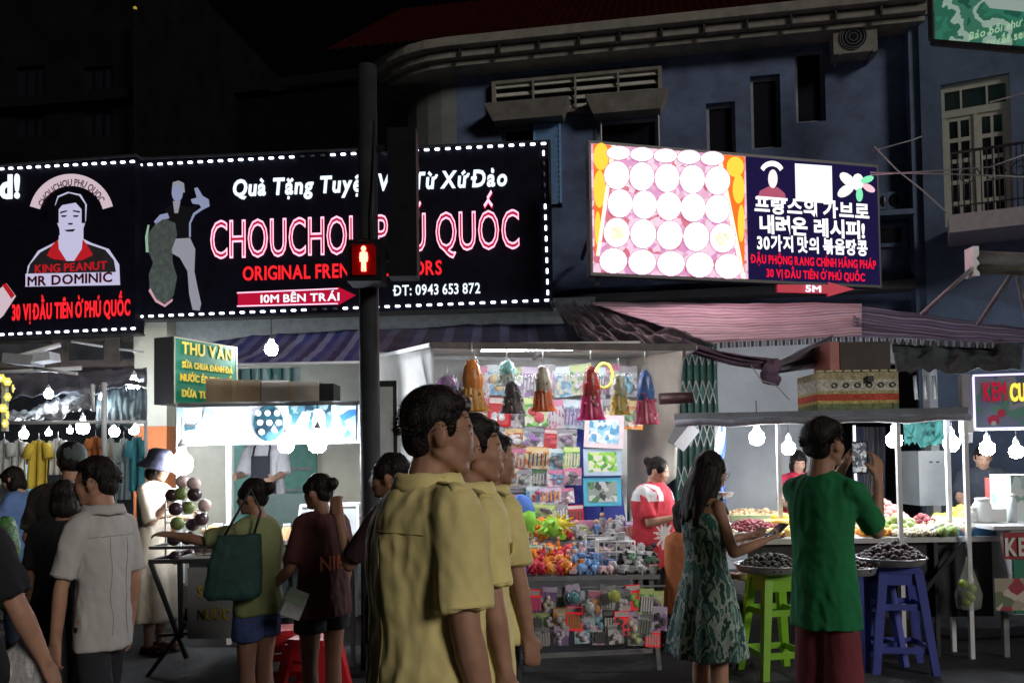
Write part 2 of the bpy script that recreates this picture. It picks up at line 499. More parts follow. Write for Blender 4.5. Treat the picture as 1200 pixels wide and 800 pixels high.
# ------------------------------------------------------------------ main blue building
F = Facade(540, 13.9, 1066, 12.7, 'corner_building', 'two storey blue rendered building with red roof behind the video screen and awnings', 'building')
U1 = F.uv(1066, 300)[0]; ZT = F.uv(800, 66)[1]
wins = [F.h(588, 146, 658, 246), F.h(700, 138, 772, 236), F.h(828, 120, 862, 182), F.h(880, 88, 915, 174), F.h(932, 57, 967, 143)]
mb = MB(); wall_mesh(mb, 0, U1, 0, ZT, 0.3, wins); mb.build('wall', BLUEW, F.t)
# rounded corner running back at the left end
mb = MB()
rad = 1.35
arc = [(-math.sin(k * PI / 2 / 8) * rad, rad - math.cos(k * PI / 2 / 8) * rad) for k in range(9)] + [(-rad, rad + 5)]
for (x0, y0), (x1, y1) in zip(arc, arc[1:]):
    mb._add([(x0, y0, 0), (x1, y1, 0), (x1, y1, ZT), (x0, y0, ZT)], [(3, 2, 1, 0)], 0, True)
mb.build('corner_wall', mat('greenish_render', (0.19, 0.21, 0.21), 0.9, 0.2, 2, 0.2), F.t)
# eave: three stacked bands following wall and rounded corner
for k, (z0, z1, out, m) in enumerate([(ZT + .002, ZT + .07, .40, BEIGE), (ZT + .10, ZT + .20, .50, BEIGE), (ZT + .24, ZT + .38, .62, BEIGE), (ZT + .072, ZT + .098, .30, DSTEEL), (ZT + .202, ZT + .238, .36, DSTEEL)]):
    mb = MB()
    outer = [(U1 + .2, -out), (0, -out)] + [(-math.sin(j * PI / 2 / 8) * (rad + out), rad - math.cos(j * PI / 2 / 8) * (rad + out)) for j in range(1, 9)] + [(-rad - out, rad + 5)]
    inner = [(U1 + .2, .1), (0, .1)] + [(-math.sin(j * PI / 2 / 8) * (rad - .1), rad - math.cos(j * PI / 2 / 8) * (rad - .1)) for j in range(1, 9)] + [(-rad + .1, rad + 5)]
    for i in range(len(outer) - 1):
        a, b, c, d = outer[i], outer[i + 1], inner[i + 1], inner[i]
        P = [(*a, z0), (*b, z0), (*c, z0), (*d, z0), (*a, z1), (*b, z1), (*c, z1), (*d, z1)]
        mb._add(P, [(0, 1, 5, 4), (0, 3, 2, 1), (4, 5, 6, 7)], 0, False)
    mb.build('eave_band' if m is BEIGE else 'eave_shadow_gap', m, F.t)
# joints of the gutter
jm = MB(); jm.box((0, 0, 0), (.03, .06, .16)); jme = jm.mesh('gutter_bracket', [DSTEEL])
for i in range(11): part(F.t, 'gutter_bracket', jme, (i * U1 / 11 + .2, -.53, ZT + .14))
# tiled roof
mb = MB()
mb.grid(lambda u, v: Vector((-2.1 + u * (U1 + 2.3), -0.55 + v * 4.2, ZT + .39 + v * 2.9 + .03 * abs(math.sin(u * 70 * PI)))), 280, 6)
mb.build('roof', ROOFR, F.t)
mb = MB(); mb.box2((U1 - 1.6, -0.72, ZT + .56), (U1 + .25, -0.3, ZT + .66)); mb.build('roof_fascia', mat('fascia_grey', (0.25, 0.25, 0.29), 0.8), F.t)
for h in wins:
    w = MB(); fr = .05
    w.box2((h[0], .10, h[1]), (h[0] + fr, .18, h[3])); w.box2((h[2] - fr, .10, h[1]), (h[2], .18, h[3]))
    w.box2((h[0] + fr, .10, h[1]), (h[2] - fr, .18, h[1] + fr)); w.box2((h[0] + fr, .10, h[3] - fr), (h[2] - fr, .18, h[3]))
    wo = w.build('window', mat('window_frame_grey', (0.30, 0.32, 0.38), 0.6), F.t)
    p_ = MB(); p_.box2((h[0] + fr, .13, h[1] + fr), (h[2] - fr, .15, h[3] - fr)); p_.build('pane', BLK, wo)
# half open shutter; the blue light falling on it is put into its colour
h = F.h(626, 146, 658, 240)
nsl = 16
sh = MB(); sh.box2((h[0], -.05, h[1]), (h[0] + .03, -.01, h[3])); sh.box2((h[2] - .03, -.05, h[1]), (h[2], -.01, h[3])); sho = sh.build('shutter', mat('blue_lit_shutter', (0.22, 0.42, 0.75), 0.5, 0.1), F.t)
sm_ = MB(); sm_.box((0, 0, 0), (h[2] - h[0] - .06, .012, (h[3] - h[1]) / nsl * 1.05), (R(25), 0, 0)); sme = sm_.mesh('slat', [mat('blue_lit_shutter', (0, 0, 0))])
for i in range(nsl): part(sho, 'slat', sme, ((h[0] + h[2]) / 2, -.03, h[1] + (i + .5) * (h[3] - h[1]) / nsl))
# window hoods
for r_ in ((573, 129, 670, 147), (688, 120, 783, 139)):
    a = F.h(*r_); mb = MB()
    mb._add([(a[0], -.001, a[3]), (a[2], -.001, a[3]), (a[2], -.42, a[3]), (a[0], -.42, a[3]), (a[0] + .12, -.001, a[1]), (a[2] - .12, -.001, a[1]), (a[2] - .12, -.3, a[1]), (a[0] + .12, -.3, a[1])],
            [(0, 1, 2, 3), (7, 6, 5, 4), (3, 2, 6, 7), (0, 3, 7, 4), (2, 1, 5, 6)], 0, False)
    mb.build('window_hood', BEIGE, F.t)
# louvred vent panel
a = F.h(578, 90, 776, 134); mb = MB()
for q in ((a[0], a[1], a[2], a[1] + .05), (a[0], a[3] - .05, a[2], a[3]), (a[0], a[1] + .05, a[0] + .06, a[3] - .05), (a[2] - .06, a[1] + .05, a[2], a[3] - .05)):
    mb.box2((q[0], -.12, q[1]), (q[2], -.002, q[3]))
vp = mb.build('vent_panel', BEIGE, F.t)
mb = MB(); mb.box2((a[0] + .06, -.03, a[1] + .05), (a[2] - .06, -.004, a[3] - .05)); mb.build('vent_recess', BLK, vp)
mb = MB(); mb.box((0, 0, 0), (a[2] - a[0] - .12, .015, .075), (R(-28), 0, 0)); lme = mb.mesh('louvre', [mat('pale_metal', (0.55, 0.55, 0.5), 0.35, 0.15)])
for i in range(4): part(vp, 'louvre', lme, ((a[0] + a[2]) / 2, -.07, a[1] + .11 + i * (a[3] - a[1] - .2) / 3))
mb = MB(); mb.box((0, 0, 0), (.03, .03, a[3] - a[1] - .1)); lme = mb.mesh('mullion', [BEIGE])
for i in range(1, 4): part(vp, 'mullion', lme, (a[0] + (a[2] - a[0]) * i / 4, -.122, (a[1] + a[3]) / 2))
# small openings and ledges low on the right
for r_ in ((1030, 230, 1037, 244), (1040, 228, 1054, 244)):
    a = F.h(*r_); mb = MB()
    mb.box2((a[0] - .03, -.05, a[1] - .03), (a[2] + .03, -.002, a[3] + .03)); vo = mb.build('vent_block', BLUEL, F.t)
    mb = MB(); mb.ball(((a[0] + a[2]) / 2, -.052, (a[1] + a[3]) / 2), ((a[2] - a[0]) / 2, .006, (a[3] - a[1]) / 2)); mb.build('vent_hole', BLK, vo)
a = F.h(1022, 252, 1066, 258); mb = MB(); mb.box2((a[0], -.3, a[1]), (a[2], -.002, a[3])); mb.build('ledge', BLUEL, F.t)
a = F.h(1022, 262, 1062, 290); mb = MB(); mb.box2((a[0], -.05, a[1]), (a[2], -.002, a[3])); mb.build('wall_panel', BLUEL, F.t)
mb = MB(); mb.box2((a[0] + .1, -.06, a[1] + .06), (a[2] - .08, -.052, a[3] - .08)); mb.build('wall_panel_recess', BLK, F.t)
a = F.h(640, 342, 1066, 352); mb = MB(); mb.box2((a[0], -.35, a[1]), (a[2], -.002, a[3])); mb.build('ledge', mat('ledge_dark', (0.1, 0.1, 0.11), 0.9), F.t)
# drainpipes and fixing rods
for x in (705, 772):
    p = F.h(x, 138, x + 3, 172); mb = MB(); mb.tube([(p[0], -.1, p[1] - .2), (p[0], -.1, p[3])], .012, 6); mb.build('rod', WPOST, F.t)

# pilaster and right wing
mb = MB(); a = F.h(1066, 0, 1090, 360)
mb.box2((U1 + .002, -.25, 0), (U1 + .36, .4, 9.5)); mb.build('pilaster', BLUEL, F.t)
mb = MB(); mb.box2((U1 + .01, -.3, ZT + .5), (U1 + .35, -.252, ZT + 2)); mb.build('pilaster_cap', GREYW, F.t)
G = Facade(1092, 12.35, 1260, 11.6, 'balcony_building', 'blue building with white French door and balcony at the upper right', 'building')
U2 = G.uv(1260, 300)[0]
dr = G.h(1105, 92, 1186, 262)
mb = MB(); wall_mesh(mb, 0, U2 + 2, 0, 9.5, .3, [dr]); mb.build('wall', BLUEL, G.t)
FW = mat('white_door_paint', (0.5, 0.5, 0.44), 0.6, 0.1)
dw = dr[2] - dr[0]; dh = dr[3] - dr[1]
do = MB()
for q in ((0, 0, .05, 1), (.95, 0, 1, 1), (.05, .95, .95, 1), (.05, .77, .95, .82), (.47, 0, .53, .77), (.28, .82, .31, .95), (.66, .82, .69, .95)):
    do.box2((dr[0] + q[0] * dw, .06, dr[1] + q[1] * dh), (dr[0] + q[2] * dw, .14, dr[1] + q[3] * dh))
doo = do.build('door', FW, G.t)
for (x0, x1) in ((.05, .28), (.31, .66), (.69, .95)):
    p_ = MB(); p_.box2((dr[0] + x0 * dw, .09, dr[1] + .82 * dh), (dr[0] + x1 * dw, .11, dr[1] + .95 * dh)); p_.build('pane', BLK, doo)
for lx in (.05, .53):
    lw = .42; lf = MB(); holes = []
    L0 = dr[0] + lx * dw; L1 = L0 + lw * dw; z0 = dr[1]; z1 = dr[1] + .77 * dh
    for i in range(2):
        for j in range(5):
            holes.append((L0 + (L1 - L0) * (.14 + .40 * i), z0 + (z1 - z0) * (.04 + .192 * j), L0 + (L1 - L0) * (.14 + .40 * i + .30), z0 + (z1 - z0) * (.04 + .192 * j + .155)))
    wall_mesh(lf, L0, L1, z0, z1, .04, holes)
    lf.v = [(x, y + .08, z) for x, y, z in lf.v]
    lo = lf.build('door_leaf', FW, G.t)
    for hh in holes:
        p_ = MB(); p_.box2((hh[0], .095, hh[1]), (hh[2], .105, hh[3])); p_.build('pane', BLK, lo)
mb = MB(); a = G.h(1110, 262, 1260, 282); mb.box2((a[0], -.9, a[1]), (a[2], -.002, a[3])); mb.build('balcony_slab', mat('balcony_grey', (0.42, 0.42, 0.44), 0.85), G.t)
bt = a[3]
rl = MB(); rl.tube([(a[0] + .05, -.85, bt + .85), (a[2], -.85, bt + .85)], .02, 6); rl.tube([(a[0] + .05, -.85, bt + .12), (a[2], -.85, bt + .12)], .012, 6)
ra = rl.build('balcony_railing', DSTEEL, G.t)
bb = MB(); bb.tube([(0, 0, 0), (0, 0, .85)], .009, 5); bbm = bb.mesh('baluster', [DSTEEL])
n_ = 22
for i in range(n_): part(ra, 'baluster', bbm, (a[0] + .05 + (a[2] - a[0] - .1) * i / (n_ - 1), -.85, bt))
sc_ = MB()
for i in range(3):
    sc_.tube([(math.cos(t * .5) * .14 * (1 - t * .045), 0, math.sin(t * .5) * .14 * (1 - t * .045)) for t in range(18)], .008, 4)
    break
scm = sc_.mesh('scroll', [DSTEEL])
for i in range(6): part(ra, 'scroll', scm, (a[0] + .25 + i * .3, -.86, bt + .5))
mb = MB(); mb.box2((-.02, -.02, 8.0), (U2 + 2, .0 - .002, 8.35)); mb.build('string_course', GREYW, G.t)

# air conditioner
p = F.w(972, 76, -.02); p.z += 0
ac = thing('air_conditioner', 'old outdoor air conditioner unit under the eave above the narrow windows', 'air conditioner', p, F.rz)
wd = .62; mb = MB(); mb.box2((0, -.32, 0), (wd, -.02, .46)); mb.build('casing', BEIGE, ac)
mb = MB(); mb.tube([(wd * .45, -.322, .23), (wd * .45, -.335, .23)], .19, 24); mb.build('fan_opening', BLK, ac)
mb = MB()
for rr in (.06, .11, .16, .19): mb.tube([(wd * .45 + math.cos(t * PI / 12) * rr, -.342, .23 + math.sin(t * PI / 12) * rr) for t in range(25)], .005, 4)
mb.build('fan_guard', STEEL, ac)
mb = MB(); mb.box2((.05, -.4, -.05), (.09, 0, -.002)); mb.box2((wd - .09, -.4, -.05), (wd - .05, 0, -.002)); mb.build('bracket', STEEL, ac)

# ------------------------------------------------------------------ dark buildings at upper left
D1 = Facade(-150, 21, 158, 20, 'dark_building', 'unlit dark grey building with tall windows above the portrait sign', 'building')
U = D1.uv(158, 100)[0]; ws = [D1.h(18, 78, 52, 160), D1.h(97, 78, 132, 160), D1.h(-80, 78, -45, 160)]
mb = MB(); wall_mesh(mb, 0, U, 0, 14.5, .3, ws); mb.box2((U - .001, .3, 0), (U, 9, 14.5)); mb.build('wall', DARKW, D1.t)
for h in ws:
    w = MB(); w.box2((h[0], .1, h[1]), (h[2], .14, h[3])); wo = w.build('window', BLK, D1.t)
    w = MB()
    for i in range(1, 3): w.box2((h[0] + (h[2] - h[0]) * i / 3 - .02, .06, h[1]), (h[0] + (h[2] - h[0]) * i / 3 + .02, .098, h[3]))
    w.build('mullion', DARKW2, wo)
mb = MB(); mb.box2((-.1, -.25, 10.2), (U + .1, -.002, 10.45)); mb.build('string_course', DARKW, D1.t)
mb = MB(); mb.box2((-.1, -.18, 5.0), (U + .1, -.002, 5.2)); mb.build('string_course', DARKW, D1.t)
D2 = Facade(150, 26, 480, 24, 'dark_building', 'low dark building barely visible between portrait sign roof and curved blue corner', 'building')
U = D2.uv(480, 100)[0]
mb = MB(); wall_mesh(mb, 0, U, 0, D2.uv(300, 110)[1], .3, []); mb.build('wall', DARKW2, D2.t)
mb = MB(); zt = D2.uv(300, 110)[1]; mb._add([(0, -.2, zt), (U, -.2, zt), (U * .75, 2, zt + 1.4), (U * .2, 2, zt + 1.4)], [(0, 1, 2, 3)]); mb.build('roof', DARKW, D2.t)
# mast with a small yellow lamp glint
mp = at(158, 190, 19.5); mb = MB(); mb.tube([(mp.x, mp.y, 0), (mp.x, mp.y, at(158, 12, 19.5).z)], .05, 6)
ma = centred(mb, 'roof_mast', DARKW, 'thin dark mast rising beside the dark building with a tiny yellow light', 'mast')
mb = MB(); mb.ball((0, 0, at(158, 10, 19.5).z), .045, 8, 5); mb.build('lamp', mat('yellow_glint', (0.5, 0.4, 0.05), emit=.5), ma)

# ------------------------------------------------------------------ ground floor shop front behind the juice stall
S = Facade(168, 12.9, 700, 12.55, 'shop_building', 'cream and grey shop front under the big dark sign', 'building')
U = S.uv(700, 500)[0]
wd1 = S.h(279, 431, 352, 447); wd2 = S.h(350, 520, 420, 640)
mb = MB(); zt = S.uv(400, 402)[1]; wall_mesh(mb, 0, U, .13, zt, .2, [wd1]); mb.build('wall', CREAM, S.t)
mb = MB(); mb.box2((0, -.02, zt), (U, .2, S.uv(400, 355)[1])); mb.build('lintel_band', mat('greenish_grey_band', (0.33, 0.37, 0.37), 0.8, .15), S.t)
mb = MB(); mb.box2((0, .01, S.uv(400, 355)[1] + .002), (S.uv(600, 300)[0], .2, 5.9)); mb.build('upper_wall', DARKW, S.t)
a = S.h(168, 365, 206, 500); mb = MB(); mb.box2((a[0], -.3, a[1]), (a[2], -.022, a[3])); mb.build('pillar', CREAM, S.t)
a2 = S.h(168, 500, 206, 640); mb = MB(); mb.box2((a2[0], -.3, .13), (a2[2], -.022, a2[3] - .002)); mb.build('pillar_base', ORNG, S.t)
w = MB(); w.box2((wd1[0], .06, wd1[1]), (wd1[2], .1, wd1[3])); wo = w.build('window', mat_print('green_glass_window', [(0.1, 0.22, 0.2), (0.25, 0.35, 0.32), (0.08, 0.15, 0.15), (.3, .4, .38)], 5, stretch=(1, 1, .2)), S.t)
w = MB()
for i in range(1, 6): w.box2((wd1[0] + (wd1[2] - wd1[0]) * i / 6 - .015, .02, wd1[1]), (wd1[0] + (wd1[2] - wd1[0]) * i / 6 + .015, .058, wd1[3]))
w.build('window_bars', mat('green_paint', (0.05, 0.2, 0.14), .5), wo)
dg_ = mat('teal_door', (0.10, 0.26, 0.22), 0.5, 0.15)
for (x0, x1, y0, y1) in ((276, 306, 520, 560), (322, 372, 520, 600)):
    a = S.h(x0, y0, x1, y1); mb = MB(); mb.box2((a[0], -.06, .14), (a[2], -.003, a[3])); do_ = mb.build('shop_door', dg_, S.t)
    for i in range(4):
        mb = MB(); mb.box2((a[0] + .05, -.075, .5 + i * .32), (a[2] - .05, -.062, .54 + i * .32)); mb.build('door_rail', STEEL, do_)

# pale wall and green folding gate to the right of the toy stall
H = Facade(786, 11.0, 1100, 10.9, 'shop_building', 'pale grey shop wall with green folding gate behind the fruit stall', 'building')
U = H.uv(1100, 500)[0]; zt = H.uv(900, 392)[1]
dg1 = H.h(964, 380, 1100, 610)
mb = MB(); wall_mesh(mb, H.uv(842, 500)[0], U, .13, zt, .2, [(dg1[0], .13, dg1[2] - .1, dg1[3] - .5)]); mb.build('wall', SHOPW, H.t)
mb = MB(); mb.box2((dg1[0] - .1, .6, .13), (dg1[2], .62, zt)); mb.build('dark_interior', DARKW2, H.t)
GG = mat('green_gate_paint', (0.03, 0.16, 0.11), 0.5, 0.2); GZ = mat('galvanised_lattice', (0.45, 0.48, 0.46), 0.4, 0.15, metal=.3)
ga = MB(); g0 = H.uv(790, 500)[0]; g1 = H.uv(842, 500)[0]
ga.box2((g0, .05, .14), (g1, .08, zt - .05)); gt = ga.build('folding_gate', mat('gate_backing', (0.05, 0.13, 0.11), .6, .3, 12), H.t)
bm_ = MB(); bm_.box2((-.018, -.02, .14), (.018, .045, zt - .06)); bme = bm_.mesh('gate_slat', [GG])
ng = 7
for i in range(ng): part(gt, 'gate_slat', bme, (g0 + .03 + (g1 - g0 - .06) * i / (ng - 1), 0, 0))
wst = (g1 - g0 - .06) / (ng - 1)
for z in (.6, 1.15, 1.7, 2.25, 2.75):
    lt = MB()
    for i in range(ng - 1):
        x = g0 + .03 + wst * i
        lt.bar((x, -.03, z), (x + wst, -.03, z + .3), .012); lt.bar((x, -.036, z + .3), (x + wst, -.036, z), .012)
    lt.build('gate_lattice', GZ, gt)

# dark interior walls on the far left market lane
mb = MB(); p0 = at(-120, 545, 17); p1 = at(180, 545, 17)
mb.box2((p0.x, 17, 0), (p1.x, 17.2, 4.4))
centred(mb, 'market_wall', mat('market_wall_paint', (0.14, 0.15, 0.17), .9, .3, 2), 'dim grey wall at the end of the clothes market lane', 'wall')
mb = MB(); p0 = at(-60, 545, 13); p1 = at(172, 545, 13)
mb.box2((p0.x, 12.9, at(0, 402, 13).z), (p1.x, 13.1, at(0, 384, 13).z))
for x in (70, 132): q = at(x, 400, 12.85); mb.box2((q.x - .12, 12.84, at(0, 425, 12.85).z), (q.x + .12, 12.88, at(0, 387, 12.85).z))
mb.box2((p0.x, 12.9, at(0, 432, 13).z), (p1.x, 13.1, at(0, 424, 13).z))
centred(mb, 'upper_beam', mat('dark_wood', (0.10, 0.085, 0.075), .85, .3), 'dark frame of beams over the market lane below the portrait sign', 'beam')

# ------------------------------------------------------------------ illuminated signs
def emis(name, c, s):
    return mat(name, tuple(x * .12 for x in c), 0.9, 0, emit=s, ecol=c, spec=.04)
LEDW = emis('led_white', (0.80, 0.86, 1.0), 5.0)
LEDOFF = mat('led_off', (0.10, 0.11, 0.14), 0.4, 0)
TXTW = emis('lit_white_letter', (0.80, 0.90, 1.0), 1.25)
TXTR = emis('lit_red_letter', (1.0, 0.02, 0.03), 1.1)
TXTR2 = emis('deep_red_letter', (0.9, 0.0, 0.06), 0.9)
NEONW = emis('neon_pink_white', (1.0, 0.45, 0.60), 1.7)
NEONR = emis('neon_red_core', (0.75, 0.02, 0.08), 0.55)
BOARD = mat('black_sign_board', (0.006, 0.006, 0.014), 0.6, 0.3, 4, spec=.1)
def spoly(S_, name, pts, material, y=-.005, depth=.004, parent=None):
    mb = MB(); P = [S_.uv(*p) for p in pts]
    mb.poly(P, depth); mb.v = [(a, b + y, c) for a, b, c in mb.v]
    return mb.build(name, material, parent or S_.t)
def ell(cx, cy, rx, ry, n=20, a0=0, a1=360, rot=0):
    o = []
    for i in range(n):
        a = R(a0 + (a1 - a0) * i / (n if a1 - a0 == 360 else n - 1)); x = math.cos(a) * rx; y = math.sin(a) * ry; c = math.cos(R(rot)); s_ = math.sin(R(rot))
        o.append((cx + x * c - y * s_, cy + x * s_ + y * c))
    return o
mb = MB(); mb.tube([(-.036, 0, 0), (-.028, 0, 0), (.028, 0, 0), (.036, 0, 0)], [.008, .017, .017, .008], 6); ledm = mb.mesh('led_module', [LEDW]); 
mb = MB(); mb.tube([(-.036, 0, 0), (-.028, 0, 0), (.028, 0, 0), (.036, 0, 0)], [.008, .017, .017, .008], 6); ledo = mb.mesh('led_module', [LEDOFF])
def leds(S_, p, q, off=()):
    (u0, z0), (u1, z1) = S_.uv(*p), S_.uv(*q); L = math.hypot(u1 - u0, z1 - z0); n = max(2, round(L / .152))
    for i in range(n + 1):
        t = i / n; px = p[0] + (q[0] - p[0]) * t; py = p[1] + (q[1] - p[1]) * t
        dark = any(a <= (px if abs(p[0] - q[0]) > 30 else py) <= b for a, b in off)
        vert = abs(p[0] - q[0]) < 30
        part(S_.t, 'led_module', ledo if dark else ledm, (u0 + (u1 - u0) * t, -.02, z0 + (z1 - z0) * t), (0, R(90) if vert else 0, 0))

# --- main sign
A = Sign(160, 12.42, 641, 11.95, 362, 'shop_sign', 'long black illuminated sign reading CHOUCHOU PHÚ QUỐC framed by white light dots', 'sign')
uL, zb = A.uv(161, 374); uR = A.uv(642, 352)[0]; zt = A.uv(400, 180)[1]; zb = A.uv(400, 364)[1]
mb = MB(); mb.box2((uL - .04, 0, zb - .03), (uR + .04, .22, zt + .03)); mb.build('board', BOARD, A.t)
for q in ((uL - .05, zb - .06, uR + .05, zb - .03), (uL - .05, zt + .03, uR + .05, zt + .06), (uL - .07, zb - .06, uL - .04, zt + .06), (uR + .04, zb - .06, uR + .07, zt + .06)):
    mb = MB(); mb.box2((q[0], -.03, q[1]), (q[2], .2, q[3])); mb.build('sign_edge', DSTEEL, A.t)
leds(A, (165, 194), (637, 169), ((350, 394), (424, 440)))
leds(A, (166, 371), (641, 352), ((366, 408),))
leds(A, (161, 203), (163, 364), ((247, 300),))
leds(A, (637, 180), (642, 343), ((186, 232),))
A.txt('Quà Tặng Tuyệt Vời Từ Xứ Đảo', 273, 594, 224, 205, TXTW, off=.028, each=1, name='letter', shear=.12, depth=.02)
A.txt('CHOUCHOU PHÚ QUỐC', 248, 609, 297, 253, NEONR, off=.0, each=1, name='letter', depth=.02)
A.txt('CHOUCHOU PHÚ QUỐC', 248, 609, 297, 253, NEONW, off=.0, outline=.019, each=1, name='letter_outline', y=-.04)
A.txt('ORIGINAL FRENCH FLAVORS', 285, 518, 325, 309, TXTR, off=.022, each=1, name='letter')
A.txt('ĐT: 0943 653 872', 462, 563, 345, 333, TXTW, off=.015, name='lettering')
spoly(A, 'arrow', [(279, 344), (279, 358), (396, 355), (396, 358), (417, 346), (396, 336), (396, 340)], emis('arrow_red', (0.8, 0.01, 0.06), 0.55))
spoly(A, 'arrow_border', [(278, 342.5), (278, 344), (396, 339), (396, 337.5)], NEONW); spoly(A, 'arrow_border', [(278, 358), (278, 359.5), (396, 356.5), (396, 355)], NEONW)
A.txt('10M BÊN TRÁI', 306, 398, 353.5, 344.5, TXTW, y=-.012, off=.02, name='lettering')
# figure with a giant peanut
PALE = emis('pale_blue_print', (0.42, 0.47, 0.72), 0.55); GREYP = emis('grey_trousers_print', (0.50, 0.50, 0.60), 0.5); PNUT = mat('dull_green_print', (0.10, 0.13, 0.12), .5, .4, 12, emit=.05, ecol=(.5, .6, .55))
spoly(A, 'figure_head', ell(208, 226, 6.5, 10.5), PALE)
spoly(A, 'figure_hair', [(202, 222), (203, 214), (210, 212), (216, 215), (217, 226), (215, 226), (213, 218), (205, 217)], GREYP, y=-.01)
spoly(A, 'figure_shirt', [(196, 243), (204, 240), (211, 240), (222, 243), (232, 240), (228, 252), (222, 256), (222, 278), (203, 279), (201, 262), (190, 256)], mat('black_shirt_print', (0.015, 0.015, 0.02), .4, 0))
spoly(A, 'figure_neck', [(203, 236), (212, 236), (209, 250), (205, 250)], GREYP, y=-.01)
spoly(A, 'figure_arm', [(229, 252), (224, 262), (224, 278), (222, 278), (222, 262), (227, 250), (237, 243), (238, 246)], PALE, y=-.01)
spoly(A, 'figure_hand', [(224, 234), (231, 232), (228, 221), (232, 220), (238, 230), (245, 234), (246, 242), (238, 246), (234, 240), (226, 239)], PALE, y=-.01)
spoly(A, 'figure_trousers', [(203, 280), (223, 279), (229, 292), (228, 318), (232, 338), (236, 356), (234, 364), (226, 363), (222, 345), (220, 318), (211, 302), (200, 296)], GREYP)
spoly(A, 'figure_hand', [(181, 260), (188, 252), (197, 250), (199, 256), (190, 258), (184, 264)], PALE, y=-.012)
spoly(A, 'peanut', [(183, 262), (195, 257), (206, 262), (208, 276), (202, 292), (203, 308), (208, 325), (204, 346), (195, 356), (184, 352), (176, 338), (175, 322), (180, 308), (174, 294), (172, 278)], PNUT, y=-.012)
spoly(A, 'peanut_edge', [(172, 296), (171, 278), (174, 264), (176, 264), (174, 278), (175, 296)], emis('green_white_edge', (0.5, 0.8, 0.6), .5), y=-.02)
spoly(A, 'peanut_edge', [(177, 338), (184, 351), (194, 357), (203, 350), (203, 353), (194, 360), (183, 354), (175, 341)], emis('pink_white_edge', (0.9, 0.5, 0.6), .6), y=-.02)

# --- portrait sign at the left
P = Sign(-70, 12.75, 156, 12.25, 390, 'portrait_sign', 'black illuminated sign at the left with a man portrait and MR DOMINIC banner', 'sign')
uL = P.uv(-70, 300)[0]; uR = P.uv(157, 300)[0]; zt = P.uv(80, 192)[1]; zb = P.uv(80, 390)[1]
mb = MB(); mb.box2((uL, 0, zb - .03), (uR + .02, .22, zt + .03)); mb.build('board', BOARD, P.t)
for q in ((uL, zb - .06, uR + .05, zb - .03), (uL, zt + .03, uR + .05, zt + .06)):
    mb = MB(); mb.box2((q[0], -.03, q[1]), (q[2], .2, q[3])); mb.build('sign_edge', DSTEEL, P.t)
leds(P, (-60, 202), (156, 190)); leds(P, (-60, 395), (157, 385)); 
LIL = emis('lilac_white_print', (0.60, 0.58, 0.80), 0.85); BAN = emis('pinkish_white_print', (0.75, 0.58, 0.66), .8); PBLK = mat('print_black', (0.01, 0.01, 0.015), .4, 0)
PRED = emis('print_red', (0.75, 0.02, 0.03), .55); PDK = mat('print_dark_grey', (0.05, 0.045, 0.05), .5, 0.2, emit=.02)
arc_o = ell(84, 254, 50, 50, 24, 194, 346); arc_i = ell(84, 254, 38, 36, 24, 346, 194)
spoly(P, 'arch_banner', arc_o + arc_i, BAN)
uc, zc = P.uv(84, 258); ra_ = P.uv(84, 218)[1] - zc
cu0 = uc - ra_ * 1.12; cu1 = uc + ra_ * 1.12
text('CHOUCHOU PHU QUOC', cu0, cu1, 0, .1, P.t, mat('maroon_print', (0.12, 0.01, 0.03), .5, 0), y=-.012, depth=.003, off=.012, curve=(uc, zc, ra_), name='lettering')
spoly(P, 'portrait_outline', [(65, 240), (68, 230), (80, 225), (95, 228), (102, 240), (101, 258), (98, 268), (98, 280), (108, 285), (128, 292), (140, 310), (141, 334), (30, 336), (33, 312), (45, 294), (65, 284), (71, 280), (70, 268), (66, 258)], LIL)
spoly(P, 'portrait_shirt', [(33, 322), (36, 310), (48, 296), (66, 286), (100, 285), (124, 293), (134, 305), (137, 322)], PDK, y=-.01)
spoly(P, 'portrait_neck', [(70, 276), (97, 276), (98, 290), (88, 306), (78, 306), (69, 292)], LIL, y=-.014)
spoly(P, 'portrait_collar', [(69, 281), (70, 292), (79, 306), (64, 304), (56, 300), (62, 288)], PRED, y=-.018)
spoly(P, 'portrait_collar', [(98, 281), (97, 292), (88, 306), (98, 305), (110, 299), (103, 287)], PRED, y=-.018)
spoly(P, 'portrait_hair', [(66, 262), (66, 242), (70, 232), (82, 227), (94, 230), (101, 240), (101, 262), (97, 262), (97, 246), (90, 238), (74, 241), (70, 246), (70, 262)], PBLK, y=-.022)
for pts in ([(72, 249), (80, 247), (80, 248.5), (72, 251)], [(87, 247), (95, 248), (95, 250), (87, 248.5)], [(73, 253), (80, 253), (78, 255), (74, 255)], [(87, 253), (94, 253), (92, 255), (88, 255)], [(81, 262), (87, 262), (86, 264), (82, 264)], [(77, 270), (90, 269), (87, 272), (80, 272)]):
    spoly(P, 'portrait_feature', pts, PBLK, y=-.026)
P.txt('KING PEANUT', 42, 126, 318, 308.5, PRED, y=-.016, off=.02, name='lettering')
spoly(P, 'name_banner', [(31, 321), (137, 319), (138, 332), (31, 335)], LIL, y=-.016)
P.txt('MR DOMINIC', 34, 133, 333, 322, mat('maroon_letters', (0.16, 0.0, 0.03), .5, 0), y=-.03, depth=.003, off=.03, name='lettering')
P.txt('30 VỊ ĐẦU TIÊN Ở PHÚ QUỐC', 15, 153, 372, 354, TXTR, off=.03, each=1, name='letter')
P.txt('d!', 1, 24, 232, 206, TXTW, off=.04, each=1, name='letter', depth=.02)
